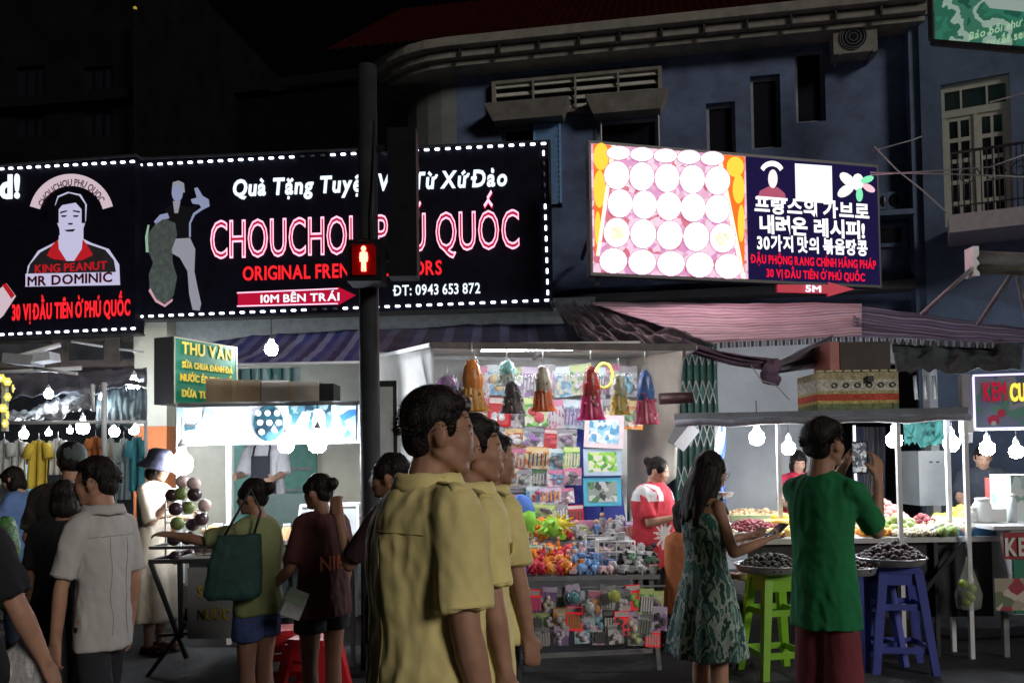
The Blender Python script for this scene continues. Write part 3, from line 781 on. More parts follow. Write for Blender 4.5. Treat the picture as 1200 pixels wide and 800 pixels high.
spoly(P, 'ticket', [(-8, 345), (8, 332), (19, 347), (4, 370), (-8, 380)], BAN); spoly(P, 'ticket_end', [(3, 334), (8, 332), (18, 346), (14, 350)], PRED, y=-.01)

# --- video screen
V = Sign(694, 10.9, 1029, 11.97, 330, 'video_screen', 'bright video screen showing rows of white bowls beside Korean advertising', 'screen')
u0, z0 = V.uv(695, 320); zt0 = V.uv(695, 168)[1]; um = V.uv(875, 250)[0]; u1 = V.uv(1029, 260)[0]; zb1 = V.uv(1029, 333)[1]
zb = (z0 + zb1) / 2; zt = (zt0 + V.uv(1029, 197)[1]) / 2
mb = MB(); mb.box2((u0 - .03, 0, zb - .04), (u1 + .03, .14, zt + .04)); mb.build('housing', DSTEEL, V.t)
mb = MB(); mb.box2((u0, -.004, zb), (um, -.001, zt)); mb.build('picture_panel', mat_print('screen_pink_red', [(0.62, 0.30, 0.50), (0.75, 0.50, 0.68), (0.5, 0.06, 0.14), (0.70, 0.52, 0.66), (.55, .2, .45)], 12, emit=.75), V.t)
mb = MB(); mb.box2((um + .01, -.004, zb), (u1, -.001, zt)); mb.build('text_panel', emis('screen_navy', (0.012, 0.008, 0.05), 1.0), V.t)
ORA = emis('screen_orange', (0.95, 0.16, 0.02), 1.2); YEL = emis('screen_yellow', (1.0, 0.50, 0.05), 1.5); SW = mat_print('screen_white', [(1.0, .62, .66), (1, .68, .70), (.95, .52, .66), (1, .70, .74), (1, .62, .60)], 9, emit=8.5, kind='noise')
spoly(V, 'picture_edge', [(695, 169), (718, 171), (699, 300), (697, 300)], ORA, y=-.008)
for cx, cy, rx, ry in ((704, 184, 9, 16), (702, 222, 7, 22), (700, 268, 3.5, 20)): spoly(V, 'orange', ell(cx, cy, rx, ry), YEL, y=-.012)
spoly(V, 'picture_edge', [(840, 181), (872, 184), (872, 326)], ORA, y=-.008)
for cx, cy, rx, ry in ((861, 196, 10, 12), (865, 222, 7, 17), (868, 262, 4, 22)): spoly(V, 'orange', ell(cx, cy, rx, ry), YEL, y=-.012)
spoly(V, 'tray_edge', [(716, 171), (721, 171), (702, 300), (698, 300)], emis('screen_cream', (1, .8, .62), 1.5), y=-.014)
spoly(V, 'tray_edge', [(839, 181), (844, 181), (873, 326), (868, 326)], emis('screen_cream', (1, 1, 1), 1), y=-.014)
rows = [(178, 724, 838, 11, 8), (197, 720, 842, 13, 13), (212, 716, 846, 13, 15), (240, 728, 838, 13, 15), (272, 723, 845, 14, 16), (308, 718, 853, 16, 16)]
rows = [(180, 724, 834, 14, 8.5), (206, 722, 840, 15, 17), (239, 726, 840, 15, 17), (273, 722, 846, 15.5, 17.5), (306, 718, 853, 16.5, 15)]
for (cy, xa, xb, rx, ry) in rows:
    for i in range(5):
        cx = xa + (xb - xa) * i / 4; cyy = cy + i * 1.6
        spoly(V, 'bowl_rim', ell(cx, cyy, rx + .3, ry + .3, 18), emis('screen_rim_%d' % (i % 2), [(.78, .45, .58), (.70, .48, .62)][i % 2], .9), y=-.0165 - i * 2e-4)
        spoly(V, 'bowl', ell(cx, cyy, rx - 1.2, ry - 1.2, 18), SW, y=-.0205 - i * 2e-4)
        if cy > 230 and (i, cy) in ((0, 238), (1, 238), (3, 238), (0, 273), (4, 273)):
            spoly(V, 'bowl_filling', ell(cx, cyy + 1, rx * .6, ry * .5, 10), mat_print('screen_filling', [(1, .8, .6), (.95, .55, .35), (1, .85, .75), (.9, .7, .3)], 40, emit=1.0), y=-.0255)
STW = emis('screen_text_white', (1, 1, 1), 1.3); STR = emis('screen_text_red', (1, 0.01, 0.04), 1.0)
spoly(V, 'emblem_arch', ell(904, 202, 14, 13, 12, 200, 340) + ell(904, 204, 10, 9, 12, 340, 200), STW, y=-.01)
spoly(V, 'emblem_head', ell(905, 210, 5.5, 11, 14), emis('screen_skin', (1, .85, .85), 1.1), y=-.012)
spoly(V, 'emblem_shirt', [(887, 233), (890, 224), (900, 219), (911, 220), (919, 227), (921, 236), (887, 233)], emis('screen_maroon', (.55, .12, .2), .8), y=-.01)
spoly(V, 'emblem_banner', [(886, 230), (922, 233), (922, 236), (886, 233)], STW, y=-.014)
spoly(V, 'white_square', [(931, 192), (974, 195), (975, 239), (932, 236)], emis('screen_square', (.9, 1, .95), 1.15), y=-.01)
for (cx, cy, rx, ry, ro, c) in ((992, 211, 11, 6, 40, 0), (990, 224, 11, 6, -35, 0), (1004, 214, 7, 10, 0, 0), (1015, 211, 8, 4, -20, 1), (1017, 221, 8, 4, 30, 2), (1006, 229, 4, 8, 0, 1)):
    spoly(V, 'flower_petal', ell(cx, cy, rx, ry, 12, rot=ro), [emis('screen_petal', (.9, 1, .85), 1.2), emis('screen_green', (.25, .9, .5), 1.0), emis('screen_pinkish', (1, .6, .7), 1)][c], y=-.01 - cx * 1e-5)
V.txt('프랑스의 가브로', 884, 1018, 252, 237, STW, off=.035, each=1, name='letter', depth=.002)
V.txt('내려온 레시피!', 890, 1013, 275, 259, STW, off=.035, each=1, name='letter', depth=.002)
V.txt('30가지 맛의 볶음땅콩', 887, 1016, 295, 281, STW, off=.03, each=1, name='letter', depth=.002)
V.txt('ĐẬU PHỘNG RANG CHÍNH HÃNG PHÁP', 880, 1026, 311.5, 302, STR, off=.03, name='lettering', depth=.002)
V.txt('30 VỊ ĐẦU TIÊN Ở PHÚ QUỐC', 898, 1013, 327, 318, STR, off=.03, name='lettering', depth=.002)
w_ = Sign(908, 11.6, 1000, 11.9, 345, 'arrow_sign', 'small red arrow sign reading 5M under the video screen', 'sign')
spoly(w_, 'arrow_board', [(909, 334), (968, 334.5), (968, 331), (999, 339.5), (968, 348), (968, 344.5), (909, 343)], mat('arrow_red_paint', (0.75, 0.03, 0.08), .5, .05, emit=.25), depth=.04)
w_.txt('5M', 941, 959, 343, 335.5, TXTW, y=-.06, off=.03)
mb = MB()
for px in (700, 860, 1010):
    q = V.w(px, 250); mb.box2((q.x - .03, q.y + .15, q.z - .9), (q.x + .03, q.y + .21, q.z + .75)); mb.bar((q.x, q.y + .2, q.z), (q.x, 13.4, q.z), .05)
centred(mb, 'screen_bracket', DSTEEL, 'dark steel brackets holding the video screen off the blue wall', 'bracket')

# --- green lit banner at the top right
T = Sign(1093, 11.2, 1230, 10.4, 60, 'banner', 'green and white lit advertising banner at the top right corner', 'banner')
mb = MB(); (uu0, zz0) = T.uv(1096, 46); (uu1, zz1) = T.uv(1230, 66); ztop = T.uv(1150, -30)[1]
mb._add([(uu0, 0, zz0), (uu1, 0, T.uv(1200, 61)[1] - .03), (uu1, 0, ztop), (uu0, 0, ztop), (uu0, .08, zz0), (uu1, .08, zz1), (uu1, .08, ztop), (uu0, .08, ztop)], [(0, 1, 2, 3), (0, 4, 5, 1), (0, 3, 7, 4)])
mb.build('sheet', mat_print('banner_print', [(0.02, 0.12, 0.08), (0.04, 0.22, 0.14), (0.03, 0.16, 0.1), (0.35, 0.5, 0.42), (0.05, 0.2, 0.13), (.02, .1, .07)], 2.2, emit=.55, kind='noise'), T.t)
T.txt('Bảo bối thư giãn', 1135, 1222, 36, 27, emis('banner_text', (.6, .9, .6), .5), off=.01, shear=.2); T.txt('tuyết sen', 1156, 1205, 50, 40, emis('banner_text', (1, 1, 1), 1), off=.02)
spoly(T, 'white_band', [(1150, -2), (1215, 2), (1215, 16), (1160, 10)], emis('banner_white', (.55, .7, .62), .45), y=-.01)
mb = MB(); mb.bar((uu0 - .05, 0, zz0 - .03), (uu1, 0, T.uv(1200, 64)[1] - .06), .07); mb.bar((uu0 - .05, 0, zz0), (uu0 - .05, 0, ztop), .06); mb.build('frame', DSTEEL, T.t)

# ------------------------------------------------------------------ traffic pole with pedestrian and vehicle signals
pb = at(434, 540, 6.4); DG = mat('dark_signal_paint', (0.009, 0.009, 0.011), 0.7, 0.2, spec=.12)
tp = thing('traffic_signal', 'dark grey signal pole with red pedestrian figure lit in front of the black sign', 'traffic light', (pb.x, pb.y, 0))
ztop = at(434, 78, 6.4).z
mb = MB(); mb.tube([(0, 0, 0), (0, 0, .4), (0, 0, ztop)], [.085, .078, .072], 20); mb.build('pole', mat('signal_pole_grey', (0.030, 0.032, 0.038), .6, .2, 5, spec=.2), tp)
mb = MB(); mb.box2((-.17, -.17, 0), (.17, .17, .03)); mb.build('base_plate', DG, tp)
mb = MB(); zc = at(437, 312, 6.3).z; mb.box2((-.10, -.34, zc - .16), (.15, -.1, zc + .14)); mb.bar((0, -.1, zc), (0, 0, zc), .07); h1 = mb.build('pedestrian_signal', DG, tp)
mb = MB(); mb.box2((-.06, -.36, zc - .12), (.11, -.345, zc + .10)); mb.build('lens', mat('red_lens', (0.25, 0.0, 0.0), .3, 0, emit=.035, ecol=(1, 0, 0)), h1)
mb = MB(); mb.ball((.025, -.37, zc + .065), (.018, .008, .022)); mb.poly([(x * .001 + .025, zc + z * .001) for x, z in ((-26, 38), (-30, 0), (-26, -28), (-16, -26), (-17, -95), (-4, -98), (0, -50), (4, -98), (17, -95), (16, -26), (26, -28), (30, 0), (26, 38), (8, 44), (-8, 44))], .01)
mb.v = [(a, b - .362 if b > -.03 else b, c) for a, b, c in mb.v]; mb.build('red_figure', emis('red_man', (1.0, 0.18, 0.12), 6.0), h1)
mb = MB(); mb.tube([(.025 + math.cos(R(a)) * .12, -.42, zc + math.sin(R(a)) * .12) for a in range(0, 181, 15)], .008, 5); mb.build('visor', DG, h1)
z0 = at(475, 325, 6.4).z; z1 = at(475, 152, 6.4).z
mb = MB(); mb.box2((.155, -.05, z0), (.37, .13, z1)); vs_ = mb.build('vehicle_signal', DG, tp)
for k in range(3):
    zz = z0 + (z1 - z0) * (k + .5) / 3; mb = MB(); mb.tube([(.26, .13, zz), (.26, .33, zz)], .10, 16, cap=False); mb.build('hood', DG, vs_)
for z in (z0 + .15, z1 - .15): mb = MB(); mb.bar((0, 0, z), (.17, 0, z), .05); mb.build('arm_bracket', DG, tp)
mb = MB(); mb.tube([(.06, -.05, z1 + .05), (.05, -.11, zc + .4), (.04, -.1, zc + .15)], .008, 5); mb.build('cable', BLKP, tp)

# ------------------------------------------------------------------ awnings and canopies
def sheet(name, corners, material, label, cat, sag=.06, nu=40, nv=14, fold=.015, ff=9, thick=.006, group=None, edge=None):
    """Cloth through four world corners: near-left, near-right, far-right, far-left."""
    a, b, c, d = [Vector(x) for x in corners]; base = (a + b) / 2; o0 = Vector((base.x, base.y, min(a.z, b.z)))
    def f(u, v):
        p = a.lerp(b, u).lerp(d.lerp(c, u), v)
        p.z -= sag * math.sin(PI * u) * math.sin(PI * v) + fold * 1.6 * noise.noise(Vector((u * ff * .55 + v * 1.5, v * 6.5, ff * 3.1)))
        p.z += fold * 1.1 * noise.noise(Vector((u * ff * 1.7, v * 2.2 + u * 2, ff))) + fold * .5 * noise.noise(Vector((u * ff * 4, v * 9, 5)))
        return p - o0
    mb = MB(); mb.grid(f, nu, nv)
    o = mb.build(name, material); o.location = o0; tag(o, label, cat, group)
    s = o.modifiers.new('t', 'SOLIDIFY'); s.thickness = thick
    return o
def stripes(name, cols, axis, period, rough=.7, trans=0.0):
    if name in _mats: return _mats[name]
    m = bpy.data.materials.new(name); m.use_nodes = True; nt = m.node_tree; p = nt.nodes["Principled BSDF"]
    tc = nt.nodes.new('ShaderNodeTexCoord'); sx = nt.nodes.new('ShaderNodeSeparateXYZ'); nt.links.new(tc.outputs['Object'], sx.inputs[0])
    ma_ = nt.nodes.new('ShaderNodeMath'); ma_.operation = 'MULTIPLY'; ma_.inputs[1].default_value = 1 / period; nt.links.new(sx.outputs[axis], ma_.inputs[0])
    fr = nt.nodes.new('ShaderNodeMath'); fr.operation = 'FRACT'; nt.links.new(ma_.outputs[0], fr.inputs[0])
    r = nt.nodes.new('ShaderNodeValToRGB'); r.color_ramp.interpolation = 'CONSTANT'; els = r.color_ramp.elements
    while len(els) < len(cols): els.new(.5)
    for i, c in enumerate(cols): els[i].position = i / len(cols); els[i].color = (*c, 1)
    nt.links.new(fr.outputs[0], r.inputs[0])
    n = nt.nodes.new('ShaderNodeTexNoise'); n.inputs['Scale'].default_value = 2.5; n.inputs['Detail'].default_value = 6; nt.links.new(tc.outputs['Object'], n.inputs['Vector'])
    mx = nt.nodes.new('ShaderNodeMix'); mx.data_type = 'RGBA'; mx.blend_type = 'MULTIPLY'; mx.inputs['Factor'].default_value = .7
    r2 = nt.nodes.new('ShaderNodeValToRGB'); r2.color_ramp.elements[0].position = .3; r2.color_ramp.elements[1].position = .65; r2.color_ramp.elements[0].color = (.45, .42, .4, 1)
    nt.links.new(n.outputs[0], r2.inputs[0]); nt.links.new(r.outputs[0], mx.inputs[6]); nt.links.new(r2.outputs[0], mx.inputs[7]); nt.links.new(mx.outputs[2], p.inputs['Base Color'])
    p.inputs['Roughness'].default_value = rough
    _mats[name] = m
    return m
BST = stripes('blue_striped_canvas', [(0.02, 0.05, 0.30), (0.10, 0.14, 0.34), (0.02, 0.03, 0.16), (0.22, 0.30, 0.5)], 0, .42)
sheet('awning', [at(196, 428, 10.4), at(440, 425, 10.3), at(440, 384, 12.2), at(200, 402, 12.2)], BST, 'blue striped awning above the juice stall, left of the signal pole', 'awning', ff=8, fold=.018)
DST = stripes('dark_striped_canvas', [(0.025, 0.03, 0.09), (0.09, 0.10, 0.2), (0.02, 0.02, 0.05)], 0, .38)
sheet('awning', [at(440, 412, 10.2), at(704, 410, 10.2), at(706, 378, 12.1), at(440, 384, 12.1)], DST, 'dark striped awning above the toy stall, below the big sign', 'awning', ff=8, fold=.018)
mb = MB(); mb.tube([at(275, 427, 10.3), at(440, 424, 10.25)], .018, 8); centred(mb, 'awning_pole', WPOST, 'white pipe along the front edge of the blue striped awning', 'pole')
mb = MB()
for k, (xa, ya, xb, yb) in enumerate(((0, 440, 80, 428), (60, 436, 200, 402), (0, 440, 120, 432))): mb.tube([at(xa, ya, 9.6), at(xb, yb, 10.0)], .03, 6)
PNK = stripes('pink_lit_canvas', [(0.74, 0.58, 0.64), (0.52, 0.28, 0.38), (0.75, 0.62, 0.68), (0.60, 0.36, 0.48), (0.74, 0.6, 0.66), (0.34, 0.20, 0.34)], 1, .55)  # striped canvas with the pink glow of the screen mixed into its colours
sheet('awning', [at(836, 402, 8.9), at(1010, 393, 8.8), at(1010, 356, 11.3), at(688, 354, 11.3)], PNK, 'pink lit canvas awning spread directly under the video screen', 'awning', ff=5, fold=.012, nu=60)
sheet('awning', [at(1000, 394, 8.8), at(1290, 405, 8.8), at(1290, 396, 10.6), at(1000, 357, 11.3)], stripes('purple_lit_canvas', [(0.22, 0.2, 0.32), (0.12, 0.1, 0.2), (0.34, 0.31, 0.42), (0.08, 0.07, 0.14)], 1, .5), 'purple lit striped awning running to the right edge beside the pink lit one', 'awning', ff=5, fold=.014, nu=60)  # purple cast of the screen light is painted into these stripes
# dark crumpled tarp edge between the two awnings
sheet('tarpaulin', [at(700, 410, 9.6), at(838, 404, 8.9), at(700, 360, 11.2), at(640, 352, 11.6)], mat('dark_tarp', (0.07, 0.075, 0.085), .6, .4, 6, .3), 'crumpled dark tarpaulin sloping beside the pink awning', 'tarpaulin', ff=9, fold=.07, nu=50, nv=24)
# scalloped fringe of the right awning
for (xa, ya, xb, yb, d0, lab) in ((845, 401, 1010, 394, 8.85, 'pink lit'), (1012, 395, 1200, 403, 8.75, 'purple lit')):
    mb = MB(); n = int((xb - xa) / 4.5)
    for i in range(n):
        q = at(xa + (xb - xa) * i / n, ya + (yb - ya) * i / n, d0); mb.box((q.x, q.y, q.z - .03), (.028, .006, .06), None, i % 2)
    o = centred(mb, 'awning_fringe', [mat('fringe_dark', (0.02, 0.02, 0.04)), mat('fringe_pale', (0.2, 0.2, 0.26))], 'fringe of small dark and pale tabs along the ' + lab + ' awning', 'fringe')
# roller casing with braces at the right
ct = at(1140, 305, 8.6); c2 = at(1290, 312, 8.2)
rc = thing('awning_roller', 'long grey roller casing on struts at the right edge above the awnings', 'awning roller', ct)
mb = MB(); v = c2 - ct; mb.tube([(0, 0, 0), v], .10, 12); mb.build('casing', mat('roller_grey', (0.35, 0.34, 0.33), .5, .3, 6), rc)
mb = MB(); mb.tube([(0, -.06, -.1), v + Vector((0, -.06, -.1))], .05, 8); mb.build('rolled_canvas', mat('rolled_cloth', (0.22, 0.21, 0.16), .8, .3, 6), rc)
mb = MB(); mb.box((-.02, -.02, -.03), (.06, .16, .3)); mb.build('end_plate', WPOST, rc)
for (xa, ya, xb, yb) in ((1140, 314, 1080, 368), (1186, 320, 1146, 380), (1192, 322, 1204, 378)):
    mb = MB(); mb.tube([at(xa, ya, 8.5) - ct, at(xb, yb, 9.2) - ct], .022, 8); mb.build('strut', mat('strut_grey', (0.45, 0.45, 0.45), .5), rc)

# ------------------------------------------------------------------ lamps
BULBG = emis('lit_bulb', (0.92, 0.95, 1.0), 210.0)
BULB2 = emis('strong_lit_bulb', (0.88, 0.93, 1.0), 165.0)
bl = {}
def bulb_proto(k, r, m_):
    t = thing('light_bulb', 'bulb', 'light bulb', (0, 0, 0))
    mb = MB(); mb.loft([((0, 0, -r * 1.95), .002, .002), ((0, 0, -r * 1.9), r * .45, r * .45), ((0, 0, -r * 1.6), r * .85, r * .85), ((0, 0, -r), r, r), ((0, 0, -r * .4), r * .92, r * .92), ((0, 0, 0), r * .5, r * .5), ((0, 0, r * .25), r * .38, r * .38)], 16)
    mb.build('globe', m_, t)
    mb = MB(); mb.tube([(0, 0, r * .2), (0, 0, r * .95)], r * .4, 12); mb.tube([(0, 0, r * .95), (0, 0, r * 1.4)], [r * .3, r * .08], 8); mb.build('socket', WPL, t)
    mb = MB(); mb.tube([(0, 0, r * 1.4), (0, 0, r * 1.4 + .16)], .004, 5); mb.build('cord', BLKP, t)
    bl[k] = [t, False]
bulb_proto('s', .062, BULBG); bulb_proto('b', .082, BULB2); bulb_proto('w', .062, emis('soft_lit_bulb', (0.9, 0.93, 1.0), 95.0))
def bulb(px, py, d, label, k='s', sc=1.0, group='lit bulbs hanging over the stalls'):
    p = at(px, py, d); t, used = bl[k]; p.z += .075 * sc
    if not used: bl[k][1] = True; t.location = p; t['label'] = label; t['group'] = group; t.scale = (sc,) * 3; return t
    return dup(t, p, random.uniform(0, 6), label, sc, group)
bulb(318, 411, 8.4, 'round bulb hanging alone under the blue striped awning', 's')
bulb(887, 515, 7.0, 'leftmost bulb over the fruit stall, before the plain pale wall', 's', 1.0)
bulb(924, 527, 7.3, 'bulb partly hidden behind the head of the boy in green', 's', .9)
bulb(976, 508, 7.2, 'bulb just right of the boy in green, over the fruit stall', 's', .8)
bulb(1048, 518, 6.9, 'bulb beside the white post right of the raised phone', 's')
bulb(1115, 522, 7.0, 'bulb between the two right posts of the fruit stall', 's')
bulb(1157, 527, 7.2, 'bulb under the ice cream sign, nearer the fruit stall', 's', .95)
bulb(1191, 531, 7.2, 'bulb at the right edge under the ice cream sign', 's', .9)
bulb(372, 519, 7.1, 'glaring white bulb under the printed banner of the juice stall', 'b', .95)
bulb(335, 521, 7.15, 'second glaring bulb close to the printed banner', 'b', .8)
bulb(213, 543, 7.15, 'glaring bulb at the left corner of the juice stall above the coconuts', 'b', 1.1)
for i, (x, y, s_, lab) in enumerate(((57, 463, .8, 'bulb alone under the left tarpaulin fold'), (157, 452, 1.2, 'upper bulb beside the cream pillar'), (161, 473, 1.0, 'lower bulb beside the cream pillar'), (28, 510, .8, 'bulb above the blue shirt woman'), (57, 508, .6, 'dim bulb over the yellow garment'), (82, 505, .6, 'small bulb left of the capped man'), (97, 503, 1.2, 'bright bulb over the capped man'), (134, 507, 1.0, 'bulb over the pale garments'), (157, 505, 1.0, 'bulb over the turquoise garments'), (120, 466, .6, 'small bulb behind the tarpaulin pole'), (93, 466, .7, 'bulb glowing behind the tarpaulin'))):
    bulb(x, y, 10.5 + (i % 3) * .6, lab + ' in the clothes market', 'w', s_ * 1.05, 'lit bulbs in the clothes market')

# ------------------------------------------------------------------ juice stall
def C(name, c, r=.5, v=.08): return mat(name, c, r, v, 12)
CARD = mat('cardboard', (0.38, 0.29, 0.19), .85, .12, 5); CARD2 = mat('grey_cardboard', (0.42, 0.38, 0.34), .85, .12, 5)
o = at(208, 545, 7.35); o.z = 0
js = thing('juice_stall', 'white framed juice stall with printed banner under the blue striped awning', 'stall', o)
L = lambda px, py, d: at(px, py, d) - js.location
a = L(208, 522, 7.35); b = L(422, 474, 7.35)
mb = MB(); mb.grid(lambda u, v: Vector((a.x + (b.x - a.x) * u, .008 * math.sin(u * 17) * (1 - v), a.z + (b.z - a.z) * v)), 60, 6)
bn = mb.build('banner', mat_print('banner_white_print', [(.56, .62, .68), (.60, .65, .70), (.40, .54, .64), (.62, .66, .70), (.50, .58, .66)], 3, .6, kind='noise'), js)
DT = mat_print('teal_drink_photo', [(.012, .05, .07), (.04, .10, .13), (.01, .025, .04), (.14, .2, .22), (.02, .08, .10)], 16); BL_ = mat_print('blue_photo', [(.03, .12, .4), (.2, .4, .7), (.05, .2, .5), (.5, .65, .8)], 12); CUPM = mat('pale_cup_print', (.75, .82, .86), .5, .05)
def bpoly(name, pts, m_, y=-.012):
    mb = MB(); P_ = [L(*p, 7.34) for p in pts]; mb.poly([(p.x, p.z) for p in P_], .003); mb.v = [(x, yy + y, z) for x, yy, z in mb.v]; return mb.build(name, m_, js)
bpoly('drink_picture', ell(315, 496, 18, 21, 18), DT); 
for i in range(7): bpoly('drink_picture_dot', ell(303 + (i % 3) * 11 + (i // 3) * 2, 484 + (i // 3) * 11, 3.6, 3.6, 8), CUPM, -.018)
bpoly('drink_picture', [(338, 476), (388, 474), (388, 500), (372, 506), (352, 502), (340, 496)], DT)
bpoly('cup_picture', [(342, 506), (355, 482), (364, 484), (360, 504)], CUPM, -.018); bpoly('cup_picture', [(366, 505), (368, 480), (376, 478), (381, 484), (382, 505)], CUPM, -.018)
bpoly('blue_picture', [(394, 476), (417, 475), (417, 516), (396, 517)], BL_)
bpoly('cup_picture', [(214, 478), (238, 477), (236, 492), (228, 497), (218, 492)], CUPM, -.014); bpoly('dark_print', [(216, 497), (220, 500), (230, 499), (229, 503), (221, 504), (216, 506)], DT); bpoly('dark_print', [(236, 478), (238, 478), (237, 492), (228, 499), (227, 497), (235, 491)], DT)
mb = MB(); mb.box2((a.x - .02, .02, b.z), (b.x + .05, 1.5, b.z + .04)); mb.build('roof_panel', STEEL, js)
for px, d in ((210, 7.4), (268, 7.45), (430, 7.4), (428, 8.7), (214, 8.7)):
    q = L(px, 560, d); mb = MB(); mb.bar((q.x, q.y, 0), (q.x, q.y, b.z - .002), .035); mb.build('post', WPOST, js)
ctop = .86
mb = MB(); mb.box2((a.x + .1, -.1, ctop - .04), (b.x, 1.1, ctop)); mb.build('counter_top', C('steel_counter', (.5, .52, .54), .3), js)
mb = MB(); mb.box2((a.x + .12, -.06, .25), (b.x - .02, -.03, ctop - .045)); mb.build('counter_front', C('counter_grey', (.10, .12, .13)), js)
mb = MB(); mb.box2((a.x + .2, 1.3, .5), (b.x - .6, 1.34, 1.25)); mb.build('back_panel', C('dark_green_metal', (.06, .10, .09), .5), js)
# lettered light box
T2 = Sign(203, 7.45, 277, 8.2, 473, 'sign_box', 'green box sign with yellow letters THU VĂN beside the cream pillar', 'sign')
u1 = T2.uv(277, 440)[0]; zt = T2.uv(203, 394)[1]
mb = MB(); mb.box2((0, 0, 0), (u1, .22, zt)); mb.build('box', C('dark_box_side', (.06, .06, .065)), T2.t)
mb = MB(); mb.box2((.015, -.006, .01), (u1 - .015, -.001, zt - .01)); mb.build('face', mat('sign_green', (.01, .17, .10), .5, .12, 3, emit=.10, ecol=(.02, .6, .35)), T2.t)
YG = mat('sign_yellow_letters', (.75, .55, .06), .5, 0, emit=.35, ecol=(1, .75, .1))
T2.txt('THU VĂN', 212, 271, 418, 405, YG, off=.03, each=1, name='letter', depth=.004)
T2.txt('SỮA CHUA ĐÁNH ĐÁ', 212, 271, 434, 427, YG, off=.03); T2.txt('NƯỚC ÉP SINH TỐ', 210, 271, 449, 441, YG, off=.03); T2.txt('DỪA TƯƠI', 212, 250, 466, 458, YG, off=.03)
for q in ((0, 0, u1, .012), (0, zt - .012, u1, zt), (0, .012, .012, zt - .012), (u1 - .012, .012, u1, zt - .012)):
    mb = MB(); mb.box2((q[0], -.012, q[1]), (q[2], -.0065, q[3])); mb.build('sign_edge', C('pale_edge', (.5, .5, .35)), T2.t)
def boxthing(x0, y0, x1, y1, d, dep, m_, name, label, cat, flaps=True, rz=0, group=None):
    p = at((x0 + x1) / 2, y1, d); w = (x1 - x0) * d / 1000; h = (y1 - y0) * d / 1000
    t = thing(name, label, cat, p, rz, group); mb = MB(); mb.box2((-w / 2, 0, 0), (w / 2, dep, h)); mb.build('box_body', m_, t)
    if flaps:
        mb = MB(); mb.box((-w * .25, -.01, h + .004), (w * .49, .04, .006), (R(-20), 0, 0)); mb.build('flap', m_, t); mb = MB(); mb.box((w * .02, -.003, h / 2), (.04, .004, h * .98)); mb.build('tape', C('tape_brown', (.45, .36, .22), .3), t)
    return t
boxthing(241, 445, 305, 471, 7.5, .35, CARD, 'cardboard_box', 'brown cardboard box lying beside the green THU VĂN sign', 'box')
boxthing(306, 447, 374, 471, 7.5, .35, CARD2, 'cardboard_box', 'greyish cardboard box in the middle of the juice stall roof', 'box')
boxthing(375, 449, 391, 470, 7.5, .3, BLKP, 'plastic_box', 'small black box at the right end of the juice stall roof', 'box', False)
# angle iron cart in front
q0 = at(176, 640, 6.35); ct = thing('juice_cart', 'black iron framed cart with a grey lettered front panel holding juice cups', 'cart', (q0.x, q0.y, 0))
K = lambda px, py, d: at(px, py, d) - ct.location
x0, x1 = K(176, 640, 6.35).x, K(300, 640, 6.35).x; zt = K(230, 641, 6.35).z; zs = K(230, 657, 6.35).z; xr = K(410, 640, 6.35).x
for nm, A_, B_, w_ in (('top_rail', (x0, 0, zt), (xr, 0, zt), .022), ('shelf_rail', (x0, 0, zs), (xr, 0, zs), .03), ('side_rail', (x0, 0, zt), (x0, .7, zt), .022), ('side_rail', (x0, 0, zs), (x0, .7, zs), .03), ('leg', (x0 + .22, .0, zs), (x0 + .23, 0, .28), .03), ('leg', (x0, 0, zs), (x0 + .25, .05, .12), .028), ('leg', (x0 + .26, .02, .38), (x0 - .02, .0, .0), .028), ('leg', (x1 + .1, .6, zs), (x1 + .1, .6, 0), .03), ('leg', (xr, .1, zs), (xr, .1, 0), .03), ('lower_rail', (x0 + .06, 0, .3), (x1, .1, .32), .02)):
    mb = MB(); mb.bar(A_, B_, w_); mb.build(nm, DSTEEL, ct)
mb = MB(); mb.box2((x0 + .2, .03, zs + .016), (xr, .72, zs + .03)); mb.build('shelf', C('steel_counter', (0, 0, 0)), ct)
pa = K(216, 750, 6.3); pb2 = K(290, 662, 6.3)
mb = MB(); mb.box2((pa.x, .01, pa.z), (pb2.x, .04, pb2.z - .02)); pn = mb.build('front_panel', C('cart_panel_grey', (.20, .21, .22)), ct)
YP = mat('worn_yellow_letters', (.35, .27, .05), .6, .2)
text('SINH TỐ', pa.x + .08, pb2.x - .04, pa.z + .31, .075, ct, YP, y=.006, off=.03); text('NƯỚC ÉP', pa.x + .08, pb2.x - .04, pa.z + .14, .075, ct, YP, y=.006, off=.03)
# dark round fruit column
fr = {}
def fruit(kind, r, m_, stemm=None, squash=1.0, jit=0.0):
    mb = MB(); mb.ball((0, 0, 0), (r, r, r * squash), 12, 8, jit=jit)
    if stemm is not None: mb.tube([(0, 0, r * squash * .9), (0, 0, r * squash * 1.12)], [r * .22, r * .1], 6, mi=1)
    fr[kind] = mb.mesh(kind, [m_] + ([stemm] if stemm is not None else []))
GS = C('green_stem', (.10, .16, .04))
fruit('coconut', .056, mat('dark_purple_skin', (.05, .025, .04), .3, .4, 7), GS, .95); fruit('green_fruit', .055, mat('mottled_green_skin', (.18, .24, .07), .4, .4, 6), GS, .95); fruit('pale_fruit', .052, mat('pink_white_skin', (.55, .42, .40), .5, .3, 8), GS)
def put(kind, name, p, label, cat, group, sc=1.0, rot=None):
    o = bpy.data.objects.new(name, fr[kind]); COL.objects.link(o); o.location = p; o.scale = (sc,) * 3
    o.rotation_euler = rot or (random.uniform(0, 6), random.uniform(-.6, .6), random.uniform(0, 6)); return tag(o, label, cat, group)
